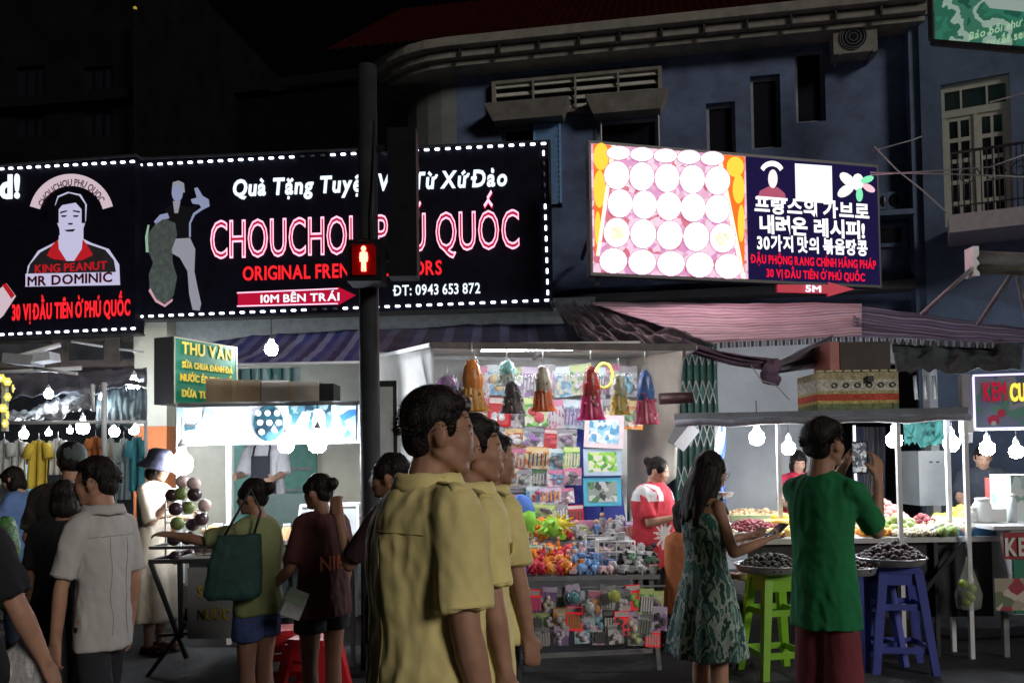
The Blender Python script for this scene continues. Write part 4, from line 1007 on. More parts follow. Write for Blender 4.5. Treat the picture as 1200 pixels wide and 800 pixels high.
pile = [(206, 657, 0), (222, 655, 0), (204, 635, 0), (220, 634, 0), (208, 617, 1), (226, 618, 0), (206, 600, 0), (221, 598, 1), (240, 596, 2), (212, 582, 1), (228, 583, 0), (202, 584, 0), (236, 612, 0), (214, 568, 2), (227, 570, 2)]
word = ['dark purple', 'green', 'pale pink']
for i, (px, py, k) in enumerate(pile):
    nm = ['dark_fruit', 'green_fruit', 'pale_fruit'][k]; put(['coconut', 'green_fruit', 'pale_fruit'][k], nm, at(px, py - 4, 6.62 + (i % 2) * .08), word[k] + ' round fruit in the juice cart heap, ' + ['lowest', 'second lowest', 'third', 'middle', 'upper', 'topmost', 'very top'][min(6, int((660 - py) / 15))] + (' tier, left' if px < 212 else ' tier, centre' if px < 224 else ' tier, right'), 'fruit', 'round fruit heaped on the juice cart')
# rack behind that pile
mb = MB(); e0 = at(200, 650, 6.8); 
for dx in (-.04, .28): mb.tube([(e0.x + dx, 6.8, .8), (e0.x + dx, 6.8, 1.28)], .008, 5)
for dz in (.9, 1.0, 1.1, 1.2, 1.28): mb.tube([(e0.x - .04, 6.8, dz), (e0.x + .28, 6.8, dz)], .006, 5)
tag(centred(mb, 'wire_rack', WPOST, 'small wire rack holding up the heap of round fruit on the juice cart', 'rack'))
# cups of cut fruit
CLR = mat('clear_plastic', (.85, .87, .88), .12, 0, trans=.55)
cp = thing('juice_cup', 'clear plastic cup of cut fruit in the row on the juice cart', 'cup', (0, 0, 0), 0, 'cups of cut fruit on the juice cart')
mb = MB(); mb.loft([((0, 0, 0), .033, .033), ((0, 0, .06), .040, .040), ((0, 0, .115), .046, .046)], 14, cap=False); mb.build('cup', CLR, cp)
mb = MB(); mb.loft([((0, 0, .004), .030, .030), ((0, 0, .08), .038, .038), ((0, 0, .10), .025, .025)], 10); mb.build('filling', mat('orange_cut_fruit', (.75, .38, .12), .5, .3, 30), cp)
first = True
for r_ in range(3):
    for i in range(6):
        p = Vector((at(232 + i * 10.5, 655, 6.42).x, 6.45 + r_ * .11, at(0, 657, 6.35).z + .02 + r_ * .02))
        if first: cp.location = p; first = False
        else: dup(cp, p, random.uniform(0, 6))
fruit('piece', .030, mat('peach_cut_fruit', (.85, .50, .22), .45, .35, 18), None, .6)
for i in range(46):
    p = Vector((random.uniform(at(236, 0, 6.9).x, at(285, 0, 6.9).x), random.uniform(6.8, 7.15), 0)); p.z = .86 + random.uniform(.06, .16) + (at(236, 0, 6.9).x + .15 - p.x) * .12
    put('piece', 'fruit_piece', p, 'orange and peach coloured cut fruit piece piled behind the cups', 'fruit', 'cut fruit pieces behind the cups', random.uniform(.8, 1.4))
mb = MB(); xq = at(260, 0, 6.97); mb.box2((xq.x - .22, 6.76, .862), (xq.x + .22, 7.2, .90)); centred(mb, 'fruit_tray', C('pale_tray', (.55, .55, .5)), 'pale tray of cut fruit behind the cups on the juice stall', 'tray')
# counter clutter of the juice stall
def jar(p, r, h, m_, label, cat='container', name='jar', lid=None, group=None):
    t = thing(name, label, cat, p, 0, group); mb = MB(); mb.loft([((0, 0, 0), r * .9, r * .9), ((0, 0, h * .1), r, r), ((0, 0, h * .8), r, r), ((0, 0, h), r * .7, r * .7)], 14); mb.build('jar_body', m_, t)
    mb = MB(); mb.loft([((0, 0, h + .001), r * .75, r * .75), ((0, 0, h + .025), r * .75, r * .75)], 14); mb.build('lid', lid or WPL, t); return t
GRL = C('green_white_tub', (.40, .58, .42), .4)
for i, (px, py, w, h, m_, lb) in enumerate(((255, 606, .06, .15, GRL, 'green and white tub'), (268, 606, .055, .13, WPL, 'plain white tub'), (280, 603, .05, .11, WPL, 'small white tub'), (288, 600, .05, .16, CLR, 'clear jar'), (243, 590, .035, .06, WPL, 'little white jar'), (322, 612, .05, .10, C('cream_tub', (.6, .55, .4)), 'cream tub'), (336, 604, .045, .14, C('orange_tub', (.7, .4, .2)), 'orange tub'), (410, 602, .05, .12, WPL, 'white tub beside the display case'), (424, 604, .04, .2, C('dark_bottle', (.05, .04, .03), .2), 'dark bottle'))):
    p = at(px, 600, 7.55 + (i % 3) * .15); p.z = ctop + .001; jar(p, w, h, m_, lb + ' standing on the juice stall counter, item near photo column ' * 0 + (' among the containers on the juice counter' if 'beside' not in lb else ' on the juice counter'))
dc = at(383, 603, 7.3); dct = thing('display_case', 'slanted clear display case with white frame on the juice stall counter', 'display case', (dc.x, 7.3, ctop))
mb = MB(); w = .27; h = .33
for A_, B_ in (((-w, 0, 0), (-w * .9, .1, h)), ((w, 0, 0), (w * .9, .1, h)), ((-w * .9, .1, h), (w * .9, .1, h)), ((-w, 0, 0), (w, 0, 0)), ((-w * .9, .1, h), (-w * .9, .4, h)), ((w * .9, .1, h), (w * .9, .4, h)), ((-w * .9, .4, h), (w * .9, .4, h)), ((w * .9, .4, h), (w * .9, .4, 0)), ((-w * .9, .4, h), (-w * .9, .4, 0))): mb.bar(A_, B_, .022)
mb.build('case_frame', WPL, dct)
mb = MB(); mb._add([(-w, .01, .01), (w, .01, .01), (w * .9, .11, h), (-w * .9, .11, h)], [(0, 1, 2, 3)], 0, False); mb.build('glass', mat('hazy_glass', (.6, .65, .68), .25, .1, 4, alpha=.55), dct)
for i in range(6):
    p = Vector((dc.x - .2 + .08 * i, 7.45 + (i % 2) * .08, ctop + .02)); mb = MB(); mb.loft([((0, 0, 0), .035, .035), ((0, 0, .07 + .02 * (i % 3)), .045, .045)], 12)
    tag(centred(MB() if 0 else (lambda m: (setattr(m, 'v', [(a_ + p.x, b_ + p.y, c_ + p.z) for a_, b_, c_ in m.v]), m)[1])(mb), 'bowl', C('food_%d' % i, [(.6, .55, .45), (.5, .2, .1), (.7, .7, .65), (.3, .35, .15), (.65, .5, .2), (.75, .75, .78)][i]), ['cream', 'reddish brown', 'off white', 'olive', 'mustard', 'white'][i] + ' bowl inside the slanted display case', 'bowl'))
def tray(px, py, d, z, r, label, m_=None, group=None, ry=None):
    p = at(px, py, d); t = thing('tray', label, 'tray', (p.x, p.y, z), 0, group); mb = MB()
    mb.loft([((0, 0, 0), r * .86, (ry or r) * .86), ((0, 0, .012), r * .93, (ry or r) * .93), ((0, 0, .05), r, (ry or r))], 30, cap=False); mb.loft([((0, 0, .0), r * .86, (ry or r) * .86), ((0, 0, .006), r * .86, (ry or r) * .86)], 30); mb.build('tray_pan', m_ or STEELT, t)
    mb = MB(); mb.tube([(math.cos(a * PI / 15) * r, math.sin(a * PI / 15) * (ry or r), .052) for a in range(31)], .007, 5, cap=False); mb.build('tray_rim', m_ or STEELT, t); return t
STEELT = mat('aluminium_tray', (.42, .43, .44), .3, .2, 8, metal=.5)
tray(330, 640, 6.75, .865, .2, 'aluminium tray of dark snacks between the two women on the juice cart'); 
fruit('snack', .026, mat('dark_snack', (.10, .06, .04), .4, .4, 20), None, .7)
for i in range(30):
    a = random.uniform(0, 6.28); r_ = .16 * math.sqrt(random.random()); p = at(330, 640, 6.75); put('snack', 'snack', (p.x + math.cos(a) * r_, p.y + math.sin(a) * r_, .90 + random.uniform(0, .03)), 'dark snack piled in the tray on the juice cart', 'snack', 'snacks in the juice cart tray')

# ------------------------------------------------------------------ toy stall
o = at(625, 545, 6.5); o.z = 0
ts = thing('toy_stall', 'toy stall with white sheet canopy, pipe frame and long table at centre', 'stall', (o.x, 6.5, 0))
Q = lambda px, py, d: at(px, py, d) - ts.location
SHW = mat('white_tarp_sheet', (.62, .62, .60), .75, .12, 3, .2); SHB = mat('beige_tarp_sheet', (.50, .46, .40), .8, .12, 3, .2)
TB = mat('canopy_beam', (.20, .18, .18), .6, .2)
mb = MB(); mb.bar(Q(505, 405, 6.6), Q(815, 407, 6.6), .05, .05); mb.build('canopy_beam', TB, ts)
for (A_, B_) in ((Q(505, 404, 6.6), Q(443, 418, 8.4)), (Q(815, 407, 6.6), Q(790, 424, 8.5)), (Q(443, 418, 8.4), Q(790, 424, 8.5)), (Q(640, 405, 6.6), Q(625, 420, 8.4))): mb = MB(); mb.bar(A_, B_, .03); mb.build('canopy_rail', WPOST, ts)
def quad(name, pts, m_, parent, nu=14, nv=8, amp=.02):
    P_ = [Vector(p) for p in pts]; mb = MB()
    mb.grid(lambda u, v: P_[0].lerp(P_[1], u).lerp(P_[3].lerp(P_[2], u), v) + Vector((0, 1, .6)) * amp * noise.noise(Vector((u * 5, v * 5, len(name)))), nu, nv)
    o = mb.build(name, m_, parent); s = o.modifiers.new('t', 'SOLIDIFY'); s.thickness = .004; return o
quad('canopy_sheet', [Q(505, 402, 6.6), Q(815, 405, 6.6), Q(790, 420, 8.5), Q(443, 416, 8.4)], SHW, ts, amp=.04)
quad('side_sheet', [Q(445, 500, 8.2), Q(508, 500, 7.0), Q(508, 408, 6.7), Q(443, 418, 8.3)], SHW, ts)
quad('side_sheet', [Q(735, 600, 8.3), Q(792, 560, 8.2), Q(800, 410, 7.2), Q(735, 420, 8.4)], SHB, ts)
quad('back_sheet', [Q(470, 660, 8.45), Q(735, 660, 8.45), Q(735, 420, 8.45), Q(470, 420, 8.45)], SHW, ts)
for px, d in ((507, 6.6), (448, 8.3), (738, 8.35)):
    q = Q(px, 500, d); mb = MB(); mb.tube([(q.x, q.y, 0), (q.x, q.y, q.z + (.25 if px == 507 else .45))], .018, 8); mb.build('post', WPOST, ts)
q = Q(813, 407, 6.6); mb = MB(); mb.tube([(q.x, q.y + 1.5, 0), (q.x, q.y + 1.5, q.z)], .018, 8); mb.build('post', STEEL, ts)
# table
TZ = .70; xl = Q(560, 600, 6.3).x; xr = Q(772, 600, 6.3).x
mb = MB(); mb.box2((xl, -.2, TZ - .03), (xr, .75, TZ)); mb.build('table_top', C('grey_table', (.22, .23, .25)), ts)
mb = MB(); mb.box2((xl, .76, TZ + .12), (xr - .15, 1.3, TZ + .15)); mb.build('back_shelf', C('grey_table', (0, 0, 0)), ts)
for x, y in ((xl + .1, -.15), (xr - .06, -.15), (xl + .1, .7), (xr - .06, .7)): mb = MB(); mb.bar((x, y, TZ - .03), (x + (.05 if x > 0 else 0), y, 0), .032); mb.build('leg', STEEL, ts)
mb = MB(); mb.bar((xl + .1, -.15, .10), (xr - .06, -.15, .14), .03); mb.build('stretcher', STEEL, ts)
mb = MB(); mb.bar((xr - .06, -.15, .15), (xr - .35, .3, .32), .02); mb.build('brace', STEEL, ts)
tl = at(655, 406.5, 6.8); tt = thing('tube_light', 'long white tube light under the canopy of the toy stall, behind its front beam', 'tube light', tl)
mb = MB(); mb.tube([(-.62, 0, -.012), (.62, 0, -.012)], .016, 10); mb.build('tube', emis('lit_tube', (.95, .96, 1.0), 105.0), tt); mb = MB(); mb.box((0, 0, .022), (1.3, .05, .03)); mb.build('housing', WPL, tt)
# black framed mirror at the left
mr = at(453, 510, 7.0); mt = thing('mirror', 'narrow upright mirror in a black frame between the pole and the nearest young man', 'mirror', mr)
mb = MB(); mb.box2((-.085, 0, -.28), (.085, .03, .45)); mb.build('frame', BLKP, mt); mb = MB(); mb.box2((-.055, -.004, -.24), (.055, -.001, .40)); mb.build('glass', C('mirror_glass', (.45, .47, .47), .15), mt)
# wall of packages
palette = {'white and pink': [(.7, .68, .7), (.7, .25, .4), (.75, .7, .75), (.3, .2, .3)], 'grey and green': [(.3, .33, .3), (.12, .25, .12), (.55, .57, .55), (.08, .08, .08)], 'orange': [(.75, .30, .05), (.7, .55, .3), (.55, .15, .03), (.8, .7, .6)],
           'purple': [(.35, .15, .45), (.6, .5, .65), (.2, .1, .3), (.75, .7, .78)], 'sky blue': [(.25, .5, .65), (.7, .8, .85), (.1, .3, .5), (.5, .65, .7)], 'silver': [(.5, .5, .52), (.3, .3, .33), (.7, .7, .7), (.12, .12, .14)], 'red': [(.6, .05, .08), (.7, .6, .6), (.35, .02, .05), (.75, .3, .2)], 'lime': [(.3, .6, .1), (.6, .7, .3), (.1, .35, .08), (.75, .75, .6)], 'black': [(.03, .03, .035), (.2, .2, .22), (.08, .06, .08), (.4, .4, .42)]}
PM = {k: mat_print('print_' + k.replace(' ', '_'), v, 24, .3) for k, v in palette.items()}
BLS = mat('blister_plastic', (.8, .82, .85), .05, 0, alpha=.06)
def pack(px, py, w, h, d, col, label, group, shape=0, tilt=0):
    p = at(px, py, d); t = thing('toy_package', label, 'toy package', p, R(random.uniform(-12, 12)), group)
    t.rotation_euler.y = R(tilt)
    mb = MB(); mb.box2((-w / 2, 0, -h / 2), (w / 2, .006, h / 2)); mb.build('card', PM[col], t)
    mb = MB(); mb.box2((-w / 2 + .004, -.002, h * .28), (w / 2 - .004, -.0005, h / 2 - .006)); mb.build('header', C('header_' + col.replace(' ', '_'), palette[col][1], .35), t)
    k2 = random.choice(list(palette)); c0 = random.choice(palette[k2]); mb = MB()
    if shape == 0:
        for j in range(5): mb.ball((random.uniform(-w, w) * .30, -.022, random.uniform(-.38, .18) * h), (w * .15, .016, h * .11), 8, 5)
    elif shape == 1: (mb.ball((w * .12, -.02, -h * .2), (w * .22, .022, h * .18), 12, 7), mb.ball((-w * .14, -.018, h * .02), (w * .2, .02, h * .14), 12, 7), mb.box((w * .1, -.012, h * .12), (w * .3, .012, h * .12)))
    else:
        for j in range(5): mb.bar((-w * .35 + j * w * .175, -.012, -h * .38), (-w * .33 + j * w * .175, -.012, h * .2), w * .08, .012)
    mb.build('toy', C('toy_' + k2.replace(' ', '_') + str(int(c0[0] * 20)), c0, .35), t)
    mb = MB(); mb.box2((-w * .44, -.045, -h * .44), (w * .44, -.003, h * .24)); mb.build('blister', BLS, t)
    return t
ordn = ['first', 'second', 'third', 'fourth', 'fifth', 'sixth', 'seventh', 'eighth']
cols = list(palette)
rowy = [(446, 36), (484, 34), (513, 22), (537, 25), (560, 20), (580, 18), (600, 21), (620, 19), (640, 18)]
ordn += ['ninth', 'tenth', 'eleventh', 'twelfth', 'thirteenth']
for ri, (py, h) in enumerate(rowy):
    px = 548 + random.uniform(-6, 6); ci = 0
    while px < (738 if ri < 2 or ri > 6 else 668):
        w = random.uniform(17, 27); d = 7.88 - ri * .04 + random.uniform(-.04, .04); col = random.choice(cols) if random.random() > .35 else random.choice(['white and pink', 'silver', 'sky blue'])
        pack(px + w / 2, py + random.uniform(-2, 2), w * d / 1000 * 1.04, h * d / 1000, d, col, '%s toy pack on the stall wall, %s row down, %s from the left' % (col, ordn[ri], ordn[ci]), 'toy packs hung on the stall wall', random.randrange(3), random.uniform(-5, 5))
        px += w * random.uniform(.86, 1.0); ci += 1
bd = at(690, 648, 7.45); bo = thing('display_board', 'tall blue leaning board behind the toys with boxed games on it', 'board', (bd.x, bd.y, bd.z))
NAVY = mat('deep_blue_board', (.02, .03, .24), .6, .1)
pA = [at(660, 648, 7.9), at(738, 648, 7.9), at(720, 500, 8.1), at(664, 500, 8.1)]
mb = MB(); mb._add([p - bo.location for p in pA] + [p - bo.location + Vector((0, .03, 0)) for p in pA], [(0, 1, 2, 3), (7, 6, 5, 4), (0, 4, 5, 1), (1, 5, 6, 2), (2, 6, 7, 3), (3, 7, 4, 0)]); mb.build('board_panel', NAVY, bo)
def gamebox(px, py, w, h, d, m1, m2, label, rot=0):
    p = at(px, py, d); t = thing('toy_box', label, 'toy box', p, R(rot)); W_, H_ = w * d / 1000, h * d / 1000
    mb = MB(); mb.box2((-W_ / 2, 0, -H_ / 2), (W_ / 2, .05, H_ / 2)); mb.build('box_body', m1, t); mb = MB(); mb.box2((-W_ * .38, -.004, -H_ * .36), (W_ * .38, -.001, H_ * .36)); mb.build('window_picture', m2, t); t.rotation_euler.x = R(-8); return t
gamebox(708, 505, 46, 40, 7.7, C('pink_white_box', (.75, .62, .66), .4), PM['sky blue'], 'white box with pink edge at the top of the blue board', 0).rotation_euler.y = R(4)
gamebox(706, 541, 44, 32, 7.7, C('blue_white_box', (.45, .58, .72), .4), PM['lime'], 'pale blue framed game box in the middle of the blue board', 0)
gamebox(706, 576, 44, 33, 7.7, C('cyan_box', (.10, .45, .60), .4), PM['grey and green'], 'cyan game box at the bottom of the blue board', 0)
# hanging bags of toys
def netbag(px, ytop, ybot, w, d, c1, c2, label, skirt=True):
    p = at(px, ytop, d); h = (ybot - ytop) * d / 1000; W_ = w * d / 2000
    t = thing('toy_bag', label, 'toy bag', p, 0, 'bags of toys hanging from the toy stall beam')
    fo = lambda a, i: .10 * math.sin(a * 9 + i * 1.7) + .08 * math.sin(a * 5 + i * 2.3) + .05 * math.sin(a * 17 + i)
    mb = MB(); mb.loft([((0, 0, -h), W_ * 1.15, W_ * .85), ((0, 0, -h * .93), W_ * .92, W_ * .7), ((0, 0, -h * .80), W_ * .80, W_ * .62), ((0, 0, -h * .62), W_ * .70, W_ * .55)], 60, cap=False, fold=lambda a, i: .10 * math.sin(a * 14 + i * .6) + .06 * math.sin(a * 5 + i * 2)); mb.build('bag_bottom', C('c2' + label[:14].replace(' ', '_'), c2, .3, .25), t)
    mb = MB(); mb.loft([((0, 0, -h * .66), W_ * .66, W_ * .5), ((0, 0, -h * .45), W_ * .66, W_ * .52), ((0, 0, -h * .25), W_ * .5, W_ * .42), ((0, 0, -h * .13), W_ * .16, W_ * .16)], 28, fold=fo); mb.build('bag_top', C('c1' + label[:14].replace(' ', '_'), c1, .3, .25), t)
    mb = MB()
    for j in range(54):
        zz0 = random.uniform(-.96, -.16); k_ = .30 + .62 * min(1, (-zz0 - .1) / .55); a_ = random.uniform(0, 6.28); q_ = math.sqrt(random.random())
        mb.ball((math.cos(a_) * q_ * W_ * k_, math.sin(a_) * q_ * W_ * .8 * k_, zz0 * h), random.uniform(.009, .016), 7, 5, mi=(0 if zz0 > -.52 else 1) if random.random() > .2 else 2, jit=.15)
    tag(mb.build('loose_toys', [C('c1' + label[:14].replace(' ', '_'), c1, .3, .25), C('c2' + label[:14].replace(' ', '_'), c2, .3, .25), C('toy_cream', (.7, .65, .5), .4)], t), kind='stuff')
    mb = MB(); mb.loft([((0, 0, -h * .97), W_ * 1.14, W_ * .84), ((0, 0, -h * .5), W_ * .86, W_ * .68), ((0, 0, -h * .25), W_ * .68, W_ * .56), ((0, 0, -h * .13), W_ * .3, W_ * .3), ((0, 0, -h * .05), W_ * .14, W_ * .14), ((0, 0, 0), W_ * .22, W_ * .2)], 30, cap=False, fold=fo); mb.build('clear_wrap', mat('clear_wrap', (.85, .87, .9), .10, 0, alpha=.06), t)
    mb = MB(); mb.tube([(0, 0, -.01), (0, 0, .05 + random.uniform(0, .03))], .004, 5); mb.build('string', WPL, t)
OR_, TE_, PK_, RD_, GN_, BL2, YE_ = (.92, .26, .01), (.25, .62, .62), (.88, .02, .22), (.75, .05, .05), (.35, .5, .12), (.08, .22, .65), (.75, .6, .08)
netbag(553, 412, 482, 34, 6.55, OR_, (.8, .38, .05), 'big orange toy bag hanging nearest the left sheet')
netbag(594, 418, 452, 26, 6.7, TE_, (.5, .68, .68), 'teal and white toy bag, second from the left')
netbag(600, 440, 484, 26, 6.6, (.05, .04, .05), (.09, .07, .08), 'black hairy toy bag under the teal one')
netbag(636, 421, 482, 26, 6.6, (.6, .55, .45), (.85, .16, .03), 'bright orange red toy bag with clear top')
netbag(692, 420, 492, 28, 6.55, RD_, PK_, 'red and magenta toy bag, longest on the beam')
netbag(725, 430, 486, 23, 6.65, (.5, .55, .4), (.6, .5, .08), 'green and yellow toy bag right of the magenta one')
netbag(756, 424, 497, 27, 6.55, BL2, (.85, .12, .25), 'blue and pink toy bag at the right end of the beam')
netbag(524, 436, 466, 34, 6.6, (.35, .2, .4), (.12, .12, .25), 'purple and dark blue toy bag above the nearest young man')
mb = MB(); pr = at(708, 440, 6.9); mb.tube([(pr.x + math.cos(a * PI / 8) * .07, 6.9, pr.z + math.sin(a * PI / 8) * .10) for a in range(17)], .010, 8, cap=False); centred(mb, 'toy_hoop', C('hoop_yellow', (.85, .7, .05), .3), 'yellow hoop hanging behind the magenta toy bag', 'hoop')
mb = MB(); pr = at(790, 467, 7.4); mb.tube([pr + Vector((-.13, 0, 0)), pr + Vector((.16, 0, .01))], .05, 12); centred(mb, 'rolled_blind', C('dark_brown_roll', (.05, .02, .02)), 'dark brown roll jutting from the sheet at the right of the toy stall', 'roll')
qs = at(800, 507, 7.2); mb = MB(); mb.box(qs, (.16, .02, .26), (R(15), R(28), 0)); mb.box(qs + Vector((.03, -.02, -.04)), (.10, .02, .22), (R(10), R(38), 0), 1); centred(mb, 'hanging_sheet', [C('grey_sheet', (.35, .36, .37)), WPL], 'grey and white plastic sheets hanging at a slant by the folding gate', 'sheet')
mb = MB(); mb.tube([at(710, 498, 7.8), at(704, 640, 7.8)], .01, 6); centred(mb, 'thin_pole', BLKP, 'thin black pole standing behind the toy seller', 'pole')

# loose toys on the table
protos = {}
def toyproto(kind, col):
    key = (kind, col)
    if key in protos: return protos[key]
    c = palette[col][0]; M_ = C('toyc_' + col.replace(' ', '_'), TC[col], .3, .05); t = []
    mb = MB()
    if kind == 'toy_car':
        mb.box((0, 0, .028), (.13, .06, .03)); mb.box((-.01, 0, .055), (.07, .05, .025)); t.append(('car_body', mb.mesh('car_body', [M_])))
        for sx in (-1, 1):
            for sy in (-1, 1): m = MB(); m.tube([(sx * .04, sy * .028, .016), (sx * .04, sy * .038, .016)], .016, 10); t.append(('wheel', m.mesh('wheel', [BLKP])))
    elif kind == 'toy_ball':
        mb.ball((0, 0, .045), .045, 14, 9); t.append(('ball_body', mb.mesh('ball_body', [M_]))); m = MB(); m.tube([(math.cos(a * PI / 8) * .0455, math.sin(a * PI / 8) * .0455, .045) for a in range(17)], .004, 5, cap=False); t.append(('band', m.mesh('band', [WPL])))
    elif kind == 'toy_animal':
        mb.ball((0, 0, .045), (.05, .032, .035), 10, 7); t.append(('toy_body', mb.mesh('toy_body', [M_]))); m = MB(); m.ball((.048, 0, .08), .028, 10, 7); m.ball((.045, .02, .105), .010, 6, 4); m.ball((.045, -.02, .105), .010, 6, 4); t.append(('toy_head', m.mesh('toy_head', [M_])))
        for sx in (-1, 1):
            for sy in (-1, 1): m = MB(); m.tube([(sx * .03, sy * .018, .03), (sx * .032, sy * .018, 0)], .010, 7); t.append(('leg', m.mesh('leg', [M_])))
    elif kind == 'toy_figure':
        mb.cap((0, 0, .05), (0, 0, .09), .020, .018, 8); t.append(('toy_body', mb.mesh('toy_body', [M_]))); m = MB(); m.ball((0, 0, .128), .020, 8, 6); t.append(('toy_head', m.mesh('toy_head', [C('toy_skin', (.7, .45, .3), .4)])))
        for e in (-1, 1): m = MB(); m.cap((e * .01, 0, .045), (e * .014, 0, .008), .009, .008, 6); t.append(('leg', m.mesh('leg', [M_]))); m = MB(); m.cap((e * .02, 0, .10), (e * .042, -.01, .065), .008, .006, 6); t.append(('arm', m.mesh('arm', [M_])))
    else:
        mb.ball((0, 0, .05), (.045, .045, .05), 10, 7, jit=.12)
        for j in range(9):
            a = j * .7; mb.cap((math.cos(a) * .03, math.sin(a) * .03, .05), (math.cos(a) * .065, math.sin(a) * .065, .05 + .03 * math.sin(j * 2)), .012, .006, 6)
        t.append(('toy_body', mb.mesh('toy_body', [M_])))
    protos[key] = t; return t
TC = {'white and pink': (.8, .55, .6), 'grey and green': (.15, .3, .2), 'orange': (.85, .28, .03), 'purple': (.3, .08, .35), 'sky blue': (.2, .4, .75), 'silver': (.5, .5, .52), 'red': (.65, .03, .06), 'lime': (.3, .65, .06), 'black': (.03, .03, .035)}
adj = {'white and pink': 'pink', 'grey and green': 'dark green', 'orange': 'orange', 'purple': 'purple', 'sky blue': 'blue', 'silver': 'grey', 'red': 'red', 'lime': 'lime green', 'black': 'black'}
kinds = {'toy_car': 'toy car', 'toy_ball': 'toy ball', 'toy_animal': 'toy animal', 'toy_figure': 'toy figure', 'toy_spiky': 'spiky rubber toy'}
def toy(kind, col, p, rz, sc=1.0, where='heaped on the toy stall table'):
    nm = {'toy_spiky': 'rubber_toy'}.get(kind, kind)
    t = thing(nm, '%s %s %s' % (adj[col], kinds[kind], where), 'toy', p, rz, '%s %ss %s' % (adj[col], kinds[kind], where)); t.scale = (sc,) * 3
    for n_, me in toyproto(kind, col): part(t, n_, me)
zones = [(575, 640, ['red', 'purple', 'orange', 'red'], ['toy_spiky', 'toy_animal', 'toy_figure']), (640, 668, ['orange', 'orange', 'red'], ['toy_animal', 'toy_figure', 'toy_spiky']), (668, 720, ['sky blue', 'silver', 'white and pink', 'sky blue', 'orange'], ['toy_car', 'toy_figure', 'toy_animal']), (720, 768, ['silver', 'grey and green', 'black', 'silver'], ['toy_car', 'toy_car', 'toy_animal'])]
where = ['at the left end of the toy table', 'in the orange cluster on the toy table', 'in the blue cluster on the toy table', 'at the right end of the toy table']
for zi, (a0, a1, cs, ks) in enumerate(zones):
    for row in range(6):
        d = 6.38 + row * .135; n = int((a1 - a0) / 9)
        for i in range(n):
            px = a0 + (a1 - a0) * (i + random.uniform(.2, .8)) / n; p = at(px, 660, d)
            toy(random.choice(ks), random.choice(cs), (p.x, p.y, TZ + .002 + (.0 if row < 1 else random.uniform(0, .05) + row * .012)), random.uniform(0, 6.28), random.uniform(.75, 1.05), where[zi])
for i in range(26):
    px = random.uniform(605, 728); p = at(px, 640, random.uniform(7.3, 7.6)); k = ('lime' if px < 625 else 'orange' if px < 640 else 'lime' if px < 660 else 'sky blue' if 685 < px < 700 else 'silver' if px > 665 else 'red')
    toy(random.choice(list(kinds)), k, (p.x, p.y, TZ + .15 + random.uniform(0, .1)), random.uniform(0, 6), 1.1, 'on the raised back shelf of the toy stall')
yb = at(646, 626, 7.2); toy('toy_spiky', 'lime', (yb.x, yb.y, TZ + .2), 0, 1.8, 'biggest on the back shelf of the toy stall')
mb = MB(); yb = at(655, 613, 7.2); mb.ball(yb, (.09, .05, .05), 12, 8, jit=.15)
for j in range(12): mb.cap(yb, yb + Vector((math.cos(j * .55) * .13, -.03, math.sin(j * .55) * .09)), .02, .008, 6)
centred(mb, 'rubber_toy', C('bright_yellow', (.85, .72, .05), .35), 'bright yellow many armed toy on the back shelf of the toy stall', 'toy')
yb = at(612, 598, 7.1); mb = MB(); mb.ball(yb, (.10, .07, .13), 14, 10, jit=.1); mb.ball(yb + Vector((.05, -.05, -.08)), (.07, .05, .09), 10, 8, 1, jit=.15); centred(mb, 'plush_toy', [C('plush_blue', (.08, .2, .6), .8), C('plush_lime', (.25, .6, .06), .8)], 'blue and lime plush toy hanging above the left end of the toy table', 'toy')
tb_ = at(624, 652, 6.95); t = thing('toy_tub', 'pale teal plastic tub among the toys at the left of the toy table', 'tub', (tb_.x, tb_.y, TZ + .02)); mb = MB(); mb.loft([((0, 0, 0), .13, .10), ((0, 0, .13), .16, .12)], 20); mb.build('tub_body', C('teal_tub', (.15, .42, .36), .4), t); mb = MB(); mb.loft([((0, 0, .131), .17, .13), ((0, 0, .145), .165, .125)], 20); mb.build('lid', C('teal_tub', (0, 0, 0)), t)
for k, (xa, xb_, py, d) in enumerate(((686, 728, 655, 6.95), (700, 742, 668, 6.6))):
    p = at((xa + xb_) / 2, 660, d); w = (xb_ - xa) * d / 2000; t = thing('toy_basket', ['white wire basket of grey toys at the back right of the toy table', 'white wire basket of grey toys nearer the front of the toy table'][k], 'basket', (p.x, d, TZ + .06))
    for z in (.0, .09, .17):
        mb = MB(); mb.tube([(-w, -.1, z), (w, -.1, z), (w, .1, z), (-w, .1, z), (-w, -.1, z)], .007, 5); mb.build('wire_ring', WPL, t)
    for x_, y_ in ((-w, -.1), (w, -.1), (w, .1), (-w, .1), (0, -.1)): mb = MB(); mb.tube([(x_, y_, 0), (x_, y_, .17)], .006, 5); mb.build('wire_post', WPL, t)
    for j in range(6): toy('toy_car', 'silver', (p.x + random.uniform(-w, w) * .7, d + random.uniform(-.06, .06), TZ + .07 + .03 * j), random.uniform(0, 6), 1.0, ['in the rear wire basket', 'in the front wire basket'][k])
